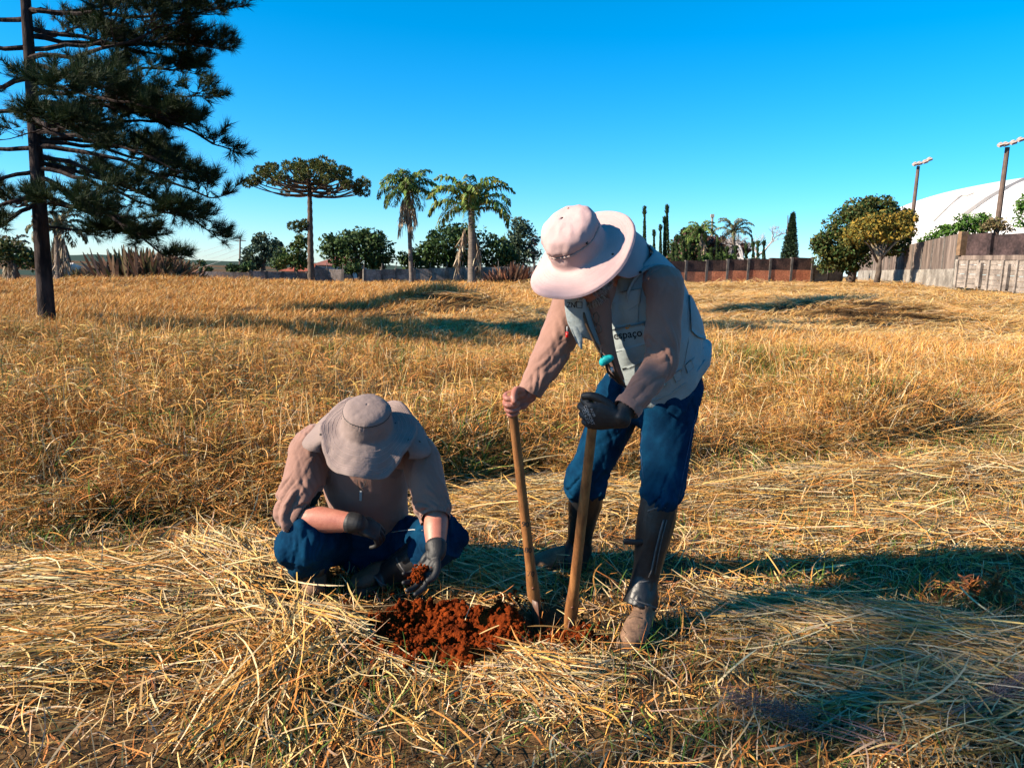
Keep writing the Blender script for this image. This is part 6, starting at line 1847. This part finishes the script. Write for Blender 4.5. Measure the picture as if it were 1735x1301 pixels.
def plume(label, p0, p1, seed):
    """a fallen feathery grass head: thin stems and a purple grey brush of hairs"""
    p0, p1 = H(at(*p0)), H(at(*p1))
    p0[2] = gz(p0[0], p0[1]) + 0.07; p1[2] = gz(p1[0], p1[1]) + 0.10
    root = tag(empty('grass_plume', p0), label, 'grass plume', 'fallen grass plumes')
    d = p1 - p0; L = np.linalg.norm(d); az = math.atan2(d[1], d[0])
    n = 14
    v = ribbons(p0 + rng.normal(0, 0.015, (n, 3)), np.full(n, az) + rng.normal(0, .06, n), np.full(n, 0.08), np.full(n, L) * rng.uniform(.6, .8, n), np.full(n, -.1), rng.normal(0, .15, n), np.full(n, .0028), 6, tints(n, [(0.20, 0.11, 0.10), (0.27, 0.16, 0.13)]))
    link('stem', np_mesh('stem', v[0], v[1], False, v[2]), m_straw, root)
    m = 900
    t = rng.uniform(0.50, 1.0, m)
    c = p0[None] + d[None] * t[:, None] + rng.normal(0, 0.012, (m, 3))
    v = ribbons(c, az + rng.normal(0, .7, m), rng.normal(0.1, .5, m), rng.uniform(.02, .065, m), rng.normal(-.5, .4, m), rng.normal(0, .5, m), np.full(m, .0011), 3, tints(m, [(0.16, 0.115, 0.115), (0.22, 0.17, 0.165), (0.12, 0.08, 0.08)]))
    o = link('plume_head', np_mesh('plume_head', v[0], v[1], False, v[2]), m_straw, root); o['kind'] = 'stuff'
plume('purple grey feathery plume lying near the lower right', (1530, 1285, 2.0), (1235, 1210, 2.2), 1)
plume('purple feathery plume cut by the right edge', (1600, 1225, 2.15), (1745, 1140, 2.35), 2)
# rusty dry weed on the right
c = at(1660, 985, 3.2); n = 160
px = rng.normal(0, 0.11, n); py = rng.normal(0, 0.05, n)
rt = np.column_stack([c.x + px, c.y + py, ground_h(c.x + px, c.y + py) + rng.uniform(0.0, 0.07, n)])
v1 = ribbons(rt, rng.uniform(0, 6.28, n), rng.uniform(.1, 1.3, n), rng.uniform(.04, .12, n), rng.normal(-1.0, .8, n), rng.normal(0, .8, n), rng.uniform(.006, .014, n), 4, tints(n, [(0.34, 0.10, 0.025), (0.42, 0.16, 0.04), (0.24, 0.08, 0.03)]))
c2 = at(1690, 960, 3.2); k = 60
rt = np.column_stack([np.full(k, c2.x) + rng.normal(0, .010, k), np.full(k, c2.y) + rng.normal(0, .01, k), gz(c2.x, c2.y) + rng.uniform(0.02, .16, k)])
v2 = ribbons(rt, rng.uniform(0, 6.28, k), rng.uniform(.5, 1.5, k), rng.uniform(.02, .04, k), rng.normal(-1.0, .8, k), rng.normal(0, .8, k), rng.uniform(.006, .012, k), 3, tints(k, [(0.40, 0.12, 0.03), (0.30, 0.09, 0.03)]))
wd = tag(empty('dry_weed', (c.x, c.y, gz(c.x, c.y))), 'rusty orange dry weed standing in the straw at the right', 'weed')
o = link('leaves', np_mesh('leaves', v1[0], v1[1], False, v1[2]), m_straw, wd); o['kind'] = 'stuff'
o = link('seed_stalk', np_mesh('seed_stalk', v2[0], v2[1], False, v2[2]), m_straw, wd); o['kind'] = 'stuff'
MB().tube([(c2.x, c2.y, gz(c2.x, c2.y) - .02), (c2.x + .004, c2.y, gz(c2.x, c2.y) + .17)], 0.003, 5).build('stem', m_strap, wd)
# ---------------- the cover of the field

def pixel_of(X, Y, Z):
    D = np.column_stack([X, Y, Z - CAM_H])
    d = D @ np.array(F_)
    return 867.5 + FPX * (D @ np.array(R_)) / d, 650.5 - FPX * (D @ np.array(U_)) / d, d

def edge_y(X):
    """where the uncut tall grass begins, metres from the camera"""
    return np.interp(X, [-6, -3.2, -1.6, -0.6, 0.0, 0.8, 1.5, 2.6, 4.0, 6.0], [3.6, 3.68, 3.95, 4.6, 5.1, 5.2, 5.5, 6.0, 7.0, 8.2])

def in_soil(X, Y, s=1.0):
    a = np.hypot((X - HOLE_C.x) / (0.37 * s), (Y - HOLE_C.y) / (0.26 * s)) < 1
    b = np.hypot((X - DIG_C.x) / (0.13 * s), (Y - DIG_C.y) / (0.11 * s)) < 1
    return a | b

def patch(X, Y, seed, s=1.0):
    return fbm(np.column_stack([X, Y]) * s, 3, seed)

def scatter(n, x0, x1, y0, y1):
    X = rng.uniform(x0, x1, n); Y = rng.uniform(y0, y1, n)
    k = np.abs(X) < 0.74 * Y + 0.75
    return X[k], Y[k]

# --- cut straw lying in swaths ------------------------------------------------
swathes = []     # (centre, direction angle, half length, half width, height, count)
def swath(x0, y0, x1, y1, hw, hgt, count, spread=0.45, lmin=0.14, lmax=0.46, lift=0.12):
    t = rng.random(count)
    u = rng.normal(0, 0.5, count)
    dx, dy = x1 - x0, y1 - y0
    L = math.hypot(dx, dy); ang = math.atan2(dy, dx)
    X = x0 + dx * t - dy / L * u * hw
    Y = y0 + dy * t + dx / L * u * hw
    Z = hgt * np.exp(-u ** 2 * 1.2) * np.sin(np.clip(t, 0.03, 0.97) * math.pi) ** 0.5 * rng.random(count) ** 0.6
    az = ang + rng.normal(0, spread, count) + rng.integers(0, 2, count) * math.pi
    ln = rng.uniform(lmin, lmax, count)
    X = X - np.cos(az) * ln / 2; Y = Y - np.sin(az) * ln / 2
    return X, Y, Z, az, rng.normal(0.0, lift, count), ln

straw = []
FEET = at(560, 1000, 3.02)      # trodden ground round the crouching man's boots
def lay(X, Y, Z, az, el, ln, w=(0.0025, 0.007), weights=(5, 4, 3, 1, 3, 2), nseg=5, turn=0.8, bend=0.45, green=0.0, jit=0.16):
    k = ~in_soil(X + np.cos(az) * ln * 0.5, Y + np.sin(az) * ln * 0.5, 0.98) & ~in_soil(X + np.cos(az) * ln, Y + np.sin(az) * ln, 0.72) & ~in_soil(X, Y, 0.72) & ~((np.hypot(X + np.cos(az) * ln * .5 - FEET.x, (Y + np.sin(az) * ln * .5 - FEET.y) / 0.7) < 0.34) & (rng.random(len(X)) < 0.86))
    X, Y, Z, az, el, ln = [q[k] for q in (X, Y, Z, az, el, ln)]
    N = len(X)
    root = np.column_stack([X, Y, ground_h(X, Y) + 0.008 + Z])
    straw.append(ribbons(root, az, el, ln, -np.abs(rng.normal(0, bend, N)) + 0.12, rng.normal(0, turn, N), rng.uniform(*w, N), nseg, pick(N, weights, jit, green), twist=rng.normal(0, 0.7, N)))

# general thatch over the trampled foreground
X, Y = scatter(34000, -4.6, 5.4, 1.55, 8.0)
k = (Y < edge_y(X) + 0.25) & (rng.random(len(X)) < 0.50 + 0.35 * patch(X, Y, 21, 1.4) + 0.25)
X, Y = X[k], Y[k]; N = len(X)
flow = 0.25 + 1.1 * patch(X, Y, 8, 0.8) + 0.25 * (X > 0.8)
az = flow + rng.normal(0, 0.95, N) + rng.integers(0, 2, N) * math.pi
ln = rng.uniform(0.06, 0.30, N) * np.clip(0.75 + 0.12 * Y, 0, 1.3)
lay(X, Y, 0.06 * np.clip(0.4 + patch(X, Y, 22, 2.0), 0, 1) * rng.random(N), az, rng.normal(0.10, 0.25, N), ln, w=(0.002, 0.006), weights=(4, 4, 3, 2, 2, 3))
# the heap left of the hole, its fan falling towards the camera, the long swaths
p = at(500, 1075, 2.68); q = at(355, 880, 3.6); r = at(690, 1120, 2.55)
lay(*swath(q.x, q.y, p.x, p.y, 0.30, 0.10, 3200, 0.36), weights=(6, 4, 2, 0.5, 6, 1), w=(0.0025, 0.0066))
lay(*swath(p.x - .02, p.y + .14, r.x + .1, r.y - .02, 0.13, 0.10, 1100, 0.24, 0.18, 0.45), weights=(5, 2, 1, 0.2, 8, 1), w=(0.0025, 0.007))
p2 = at(0, 1000, 2.95); q2 = at(520, 960, 3.05)
lay(*swath(p2.x - .5, p2.y, q2.x, q2.y, 0.40, 0.10, 3400, 0.30), weights=(5, 4, 3, 1, 4, 1.5))
p3 = at(430, 1260, 2.05); q3 = at(530, 1050, 2.72)
lay(*swath(p3.x, p3.y, q3.x, q3.y, 0.26, 0.08, 1500, 0.4), weights=(4, 5, 4, 1, 3, 1), w=(0.003, 0.007))
p3 = at(-30, 1120, 2.4); q3 = at(420, 1060, 2.75)
lay(*swath(p3.x, p3.y, q3.x, q3.y, 0.30, 0.08, 1700, 0.5), weights=(5, 5, 3, 1, 3, 1))
# right side: swaths lying across, behind and beside the standing man
p4 = at(1130, 850, 4.3); q4 = at(1800, 720, 5.9)
lay(*swath(p4.x, p4.y, q4.x, q4.y, 0.5, 0.16, 5200, 0.35), weights=(5, 4, 3, 1, 4, 1))
p4 = at(780, 860, 4.3); q4 = at(1120, 830, 4.6)
lay(*swath(p4.x, p4.y, q4.x, q4.y, 0.45, 0.12, 3600, 0.4), weights=(5, 4, 2, 1, 5, 1))
p4 = at(1200, 900, 3.8); q4 = at(1800, 830, 4.4)
lay(*swath(p4.x, p4.y, q4.x, q4.y, 0.5, 0.07, 3600, 0.45), weights=(5, 4, 3, 2, 4, 2))
p4 = at(1240, 1040, 2.9); q4 = at(1800, 1110, 2.6)
lay(*swath(p4.x, p4.y, q4.x, q4.y, 0.36, 0.11, 3600, 0.45), weights=(4, 3, 1, .5, 5, 4), w=(0.0025, 0.0066))
p4 = at(1400, 1200, 2.25); q4 = at(1850, 1130, 2.45)
lay(*swath(p4.x, p4.y, q4.x, q4.y, 0.30, 0.10, 2200, 0.5), weights=(4, 3, 1, .5, 5, 4), w=(0.0025, 0.0066))
p4 = at(760, 960, 3.4); q4 = at(900, 975, 3.25)
lay(*swath(p4.x, p4.y, q4.x, q4.y, 0.3, 0.06, 900, 0.5), weights=(4, 3, 1, .5, 5, 4))
p4 = at(840, 1140, 2.5); q4 = at(1010, 1180, 2.35)
lay(*swath(p4.x, p4.y, q4.x, q4.y, 0.16, 0.05, 700, 0.5, 0.15, 0.35), weights=(4, 3, 1, .5, 5, 4))
X, Y = scatter(6500, -4.4, 5.2, 1.5, 6.0)
k = Y < edge_y(X); X, Y = X[k], Y[k]; N = len(X)
lay(X, Y, 0.05 * rng.random(N), rng.uniform(0, 6.28, N), rng.uniform(-0.1, 0.7, N), rng.uniform(0.06, 0.24, N), w=(0.003, 0.0072), weights=(5, 3, 3, 2, 4, 4), nseg=6, turn=0.9, bend=0.9)
V, F, C = join(straw)
tag(link('cut_straw', np_mesh('cut_straw', V, F, False, C), m_straw), 'cut straw lying in swaths over the trampled foreground', kind='stuff')

# --- stubble and short live grass ---------------------------------------------
X, Y = scatter(150000, -4.4, 5.2, 1.5, 7.6)
k = (Y < edge_y(X) + 0.2) & ~in_soil(X, Y, 1.05) & (rng.random(len(X)) < np.clip(0.70 + 0.8 * patch(X, Y, 31, 1.1), 0.12, 1) * np.interp(Y, [1.5, 3.0, 4.5, 7], [1, 0.85, 0.5, 0.4]))
X, Y = X[k], Y[k]; N = len(X)
ln = rng.uniform(0.03, 0.12, N) * (0.8 + 0.5 * rng.random(N))
stub = ribbons(np.column_stack([X, Y, ground_h(X, Y) - 0.005]), rng.uniform(0, 6.28, N), rng.uniform(0.35, 1.5, N), ln, rng.normal(-0.8, 0.9, N), rng.normal(0, 0.8, N), rng.uniform(0.0018, 0.0052, N), 3, pick(N, (3, 4, 5, 4, 2, 4), 0.25))
tag(link('stubble', np_mesh('stubble', stub[0], stub[1], False, stub[2]), m_straw), 'short dead stubble standing among the straw', kind='stuff')

X, Y = scatter(40000, -4.4, 5.2, 1.5, 7.6)
g = np.clip(patch(X, Y, 44, 1.5) * 2.6 - 0.12, 0, 1)
for (px, py, YY, rad) in ((1270, 1150, 2.45, .18), (1100, 1110, 2.6, .2), (720, 1180, 2.35, .15), (1000, 960, 3.3, .25), (660, 1240, 2.15, .12), (900, 1085, 2.7, .08), (430, 860, 4.0, .3), (1150, 1060, 2.75, .14), (610, 1000, 3.05, .12), (760, 1200, 2.25, .12)):
    c = at(px, py, YY)
    g = np.maximum(g, np.exp(-((X - c.x) ** 2 + (Y - c.y) ** 2) / rad ** 2))
k = (Y < edge_y(X) + 0.4) & ~in_soil(X, Y, 1.0) & (rng.random(len(X)) < g * 0.9)
X, Y = X[k], Y[k]; N = len(X)
col = np.clip(GRN[rng.integers(0, 3, N)] * rng.uniform(0.7, 1.3, (N, 1)), 0, 1)
gr = ribbons(np.column_stack([X, Y, ground_h(X, Y) - 0.005]), rng.uniform(0, 6.28, N), rng.uniform(0.8, 1.5, N), rng.uniform(0.05, 0.16, N), rng.normal(-0.9, 0.5, N), rng.normal(0, 0.5, N), rng.uniform(0.002, 0.0045, N), 4, col)
tag(link('green_grass', np_mesh('green_grass', gr[0], gr[1], False, gr[2]), m_straw), 'short green grass coming up between the straw', kind='stuff')

# --- standing grass: clump prototypes, thrown over the field by geometry nodes ----
PROTO = bpy.data.collections.new('clump_sources')
def clump(kind, seed):
    global rng
    keep = rng; rng = np.random.default_rng(seed)
    parts = []
    if kind == 'tall':
        n = 26
        a = rng.uniform(0, 6.28, n); r = 0.17 * np.sqrt(rng.random(n))
        root = np.column_stack([r * np.cos(a), r * np.sin(a), np.full(n, -0.03)])
        H = rng.uniform(0.30, 0.62, n)
        caz = rng.uniform(0, 6.28, n)
        parts.append(ribbons(root, caz, rng.uniform(1.22, 1.56, n), H, rng.normal(-0.28, 0.25, n), rng.normal(0, 0.3, n), rng.uniform(0.003, 0.005, n), 4, pick(n, (2, 4, 6, 4, 1, 1), 0.2)))
        # dry leaves hanging off the stems
        m = 84
        s = rng.integers(0, n, m); t = rng.uniform(0.2, 1.0, m) * H[s]
        rt = np.column_stack([root[s, 0] + 0.12 * t * np.cos(caz[s]), root[s, 1] + 0.12 * t * np.sin(caz[s]), t])
        parts.append(ribbons(rt, rng.uniform(0, 6.28, m), rng.uniform(-0.2, 1.2, m), rng.uniform(0.07, 0.22, m), rng.normal(-1.0, 0.6, m), rng.normal(0, 0.5, m), rng.uniform(0.003, 0.007, m), 4, pick(m, (2.5, 5, 6, 4, 1.5, 1), 0.25, 0.05)))
    elif kind == 'lean':
        n = 30
        a = rng.uniform(0, 6.28, n); r = 0.2 * np.sqrt(rng.random(n))
        root = np.column_stack([r * np.cos(a), r * np.sin(a), np.full(n, -0.03)])
        parts.append(ribbons(root, rng.normal(0.4, 0.7, n), rng.uniform(0.35, 1.3, n), rng.uniform(0.35, 0.75, n), rng.normal(-0.7, 0.5, n), rng.normal(0, 0.5, n), rng.uniform(0.003, 0.006, n), 5, pick(n, (4, 5, 4, 2, 2, 1), 0.2)))
        m = 60
        a = rng.uniform(0, 6.28, m); r = 0.2 * np.sqrt(rng.random(m))
        rt = np.column_stack([r * np.cos(a), r * np.sin(a), rng.uniform(0.02, 0.38, m)])
        parts.append(ribbons(rt, rng.uniform(0, 6.28, m), rng.uniform(-0.3, 1.2, m), rng.uniform(0.08, 0.25, m), rng.normal(-0.9, 0.6, m), rng.normal(0, 0.5, m), rng.uniform(0.003, 0.007, m), 4, pick(m, (4, 5, 4, 2, 3, 1), 0.2)))
    elif kind == 'green':
        n = 40
        a = rng.uniform(0, 6.28, n); r = 0.10 * np.sqrt(rng.random(n))
        root = np.column_stack([r * np.cos(a), r * np.sin(a), np.full(n, -0.03)])
        c = np.clip(GRN[rng.integers(0, 3, n)] * rng.uniform(0.9, 1.7, (n, 1)), 0, 1)
        parts.append(ribbons(root, rng.uniform(0, 6.28, n), rng.uniform(1.0, 1.5, n), rng.uniform(0.3, 0.65, n), rng.normal(-0.6, 0.4, n), rng.normal(0, 0.4, n), rng.uniform(0.005, 0.009, n), 5, c))
    elif kind == 'wisp':     # tall thin seeding stems over the top of the grass
        n = 9
        a = rng.uniform(0, 6.28, n); r = 0.25 * np.sqrt(rng.random(n))
        root = np.column_stack([r * np.cos(a), r * np.sin(a), np.full(n, 0.1)])
        parts.append(ribbons(root, rng.normal(0.3, 0.9, n), rng.uniform(1.0, 1.5, n), rng.uniform(0.5, 0.8, n), rng.normal(-0.45, 0.3, n), rng.normal(0, 0.3, n), rng.uniform(0.002, 0.0035, n), 5, pick(n, (4, 4, 2, 1, 4, 2), 0.15)))
    elif kind == 'meadow':   # finer, shorter, for the middle and far field
        n = 80
        a = rng.uniform(0, 6.28, n); r = 0.36 * np.sqrt(rng.random(n))
        root = np.column_stack([r * np.cos(a), r * np.sin(a), np.full(n, -0.03)])
        parts.append(ribbons(root, rng.normal(0.2, 1.2, n), rng.uniform(0.7, 1.45, n), rng.uniform(0.16, 0.42, n), rng.normal(-0.6, 0.4, n), rng.normal(0, 0.4, n), rng.uniform(0.006, 0.012, n), 3, pick(n, (3, 6, 6, 2, 1, 1), 0.15)))
    else:                    # 'hay': mown, combed over
        n = 90
        a = rng.uniform(0, 6.28, n); r = 0.6 * np.sqrt(rng.random(n))
        root = np.column_stack([r * np.cos(a), r * np.sin(a), rng.uniform(-0.02, 0.10, n)])
        parts.append(ribbons(root, rng.normal(0.5, 0.5, n), rng.uniform(0.05, 0.7, n), rng.uniform(0.25, 0.6, n), rng.normal(-0.8, 0.4, n), rng.normal(0, 0.5, n), rng.uniform(0.008, 0.016, n), 3, pick(n, (5, 5, 4, 1, 2, 1), 0.12)))
    V, F, C = join(parts)
    me = np_mesh('clump_' + kind, V, F, False, C)
    me.materials.append(m_straw)
    rng = keep
    return me

def clump_nodes(name, metas):
    col = bpy.data.collections.new(name + '_sources')
    for i, me in enumerate(metas):
        o = bpy.data.objects.new('source_%02d' % i, me)
        col.objects.link(o)
    ng = bpy.data.node_groups.new(name, 'GeometryNodeTree')
    ng.interface.new_socket('Geometry', in_out='INPUT', socket_type='NodeSocketGeometry')
    ng.interface.new_socket('Geometry', in_out='OUTPUT', socket_type='NodeSocketGeometry')
    n, l = ng.nodes, ng.links
    gi, go = n.new('NodeGroupInput'), n.new('NodeGroupOutput')
    ci = n.new('GeometryNodeCollectionInfo'); ci.inputs['Collection'].default_value = col
    ci.inputs['Separate Children'].default_value = True; ci.inputs['Reset Children'].default_value = True
    ip = n.new('GeometryNodeInstanceOnPoints'); ip.inputs['Pick Instance'].default_value = True
    def attr(nm, t):
        a = n.new('GeometryNodeInputNamedAttribute'); a.data_type = t; a.inputs['Name'].default_value = nm
        return a.outputs['Attribute']
    er = n.new('FunctionNodeEulerToRotation')
    l.new(attr('rot', 'FLOAT_VECTOR'), er.inputs[0])
    l.new(gi.outputs[0], ip.inputs['Points']); l.new(ci.outputs[0], ip.inputs['Instance'])
    l.new(er.outputs[0], ip.inputs['Rotation'])
    l.new(attr('scl', 'FLOAT_VECTOR'), ip.inputs['Scale'])
    l.new(attr('pick', 'INT'), ip.inputs['Instance Index'])
    l.new(ip.outputs[0], go.inputs[0])
    return ng

def field(name, label, metas, X, Y, rz, s, sz, pk, tilt=0.12, dz=0.0):
    n = len(X)
    me = bpy.data.meshes.new(name)
    me.vertices.add(n)
    me.vertices.foreach_set('co', np.column_stack([X, Y, ground_h(X, Y) + dz]).astype(np.float32).ravel())
    a = me.attributes.new('rot', 'FLOAT_VECTOR', 'POINT'); a.data.foreach_set('vector', np.column_stack([rng.normal(0, tilt, n), rng.normal(0, tilt, n), rz]).astype(np.float32).ravel())
    a = me.attributes.new('scl', 'FLOAT_VECTOR', 'POINT'); a.data.foreach_set('vector', np.column_stack([s, s, sz]).astype(np.float32).ravel())
    a = me.attributes.new('pick', 'INT', 'POINT'); a.data.foreach_set('value', pk.astype(np.int32))
    me.materials.append(m_straw)
    o = link(name, me)
    md = o.modifiers.new('throw', 'NODES'); md.node_group = clump_nodes(name + '_throw', metas)
    return tag(o, label, kind='stuff')

tall = [clump('tall', 100 + i) for i in range(6)] + [clump('lean', 120 + i) for i in range(4)] + [clump('green', 140 + i) for i in range(2)] + [clump('wisp', 150 + i) for i in range(3)]
X = rng.uniform(-12, 13, 60000); Y = rng.uniform(3.5, 15.5, 60000)
e = edge_y(X) + 0.18 * patch(X, Y, 55, 2.0)
far_edge = 12.6 + 1.0 * patch(X, X * 0, 57, 0.3)
k = (np.abs(X) < 0.74 * Y + 1.0) & (Y > e) & (Y < far_edge)
pgap = patch(X, Y, 56, 0.55)
k &= rng.random(len(X)) < np.clip(0.46 + 1.8 * pgap + np.where(X < 0, 1.1, 0.5) * np.exp(-((Y - e) / 1.1) ** 2), 0.03, 0.9) * np.where(Y < 8, 0.85, 0.6)
X, Y = X[k], Y[k]; n = len(X)
u = rng.random(n)
gp = patch(X, Y, 58, 0.45)
lean_p = np.where(X > 1.0, 0.45, 0.25)
pk = np.where(u < lean_p, rng.integers(6, 10, n), rng.integers(0, 6, n))
pk = np.where((rng.random(n) < 0.03 + 0.22 * np.clip(gp, 0, 1)), rng.integers(10, 12, n), pk)
pk = np.where(rng.random(n) < 0.045, rng.integers(12, 15, n), pk)
hgt = np.clip(0.84 + 0.75 * patch(X, Y, 59, 0.55) + 0.35 * patch(X, Y, 56, 0.55), 0.38, 1.3) * np.interp(X, [-4, 0, 3, 6], [1.06, 1.0, 0.85, 0.78]) * np.interp(Y, [9.0, 12.5], [1.0, 0.66])
front = sstep(0, 0.5, Y - edge_y(X)) * 0.35 + 0.65
field('standing_grass', 'tall dry golden grass standing uncut across the middle of the field', tall, X, Y, rng.uniform(0, 6.28, n), rng.uniform(0.85, 1.2, n), hgt * front * rng.uniform(0.8, 1.15, n), pk, 0.14)

mead = [clump('meadow', 200 + i) for i in range(5)] + [clump('hay', 220 + i) for i in range(5)]
# far field: density falls and clump size grows with distance
X, Y, S = [], [], []
for (y0, y1, dens, sc) in ((11.6, 20, 9.0, 1.0), (20, 32, 4.6, 1.35), (32, 52, 2.2, 2.0), (52, 80, 1.0, 2.8)):
    n = int((y1 - y0) * 1.5 * (y0 + y1) * dens * 0.5)
    yy = np.sqrt(rng.uniform(y0 ** 2, y1 ** 2, n)); xx = rng.uniform(-1, 1, n) * (0.76 * yy + 2.0)
    X.append(xx); Y.append(yy); S.append(np.full(n, sc))
X, Y, S = map(np.concatenate, (X, Y, S)); n = len(X)
mown = sstep(-3.5, 1.5, X + 3.0 * patch(X, Y, 63, 0.12)) * sstep(15, 19, Y)
pk = np.where(rng.random(n) < mown, rng.integers(5, 10, n), rng.integers(0, 5, n))
hs = np.where(pk >= 5, 0.55, 0.85) * np.clip(0.9 + 0.5 * patch(X, Y, 64, 0.25), 0.4, 1.4)
field('meadow_grass', 'lower pale dry grass covering the far field up to the walls', mead, X, Y, rng.normal(0, 0.7, n) + 0.3, S * rng.uniform(0.8, 1.2, n), hs * (0.75 + 0.25 * S) * rng.uniform(0.8, 1.2, n), pk, 0.08)
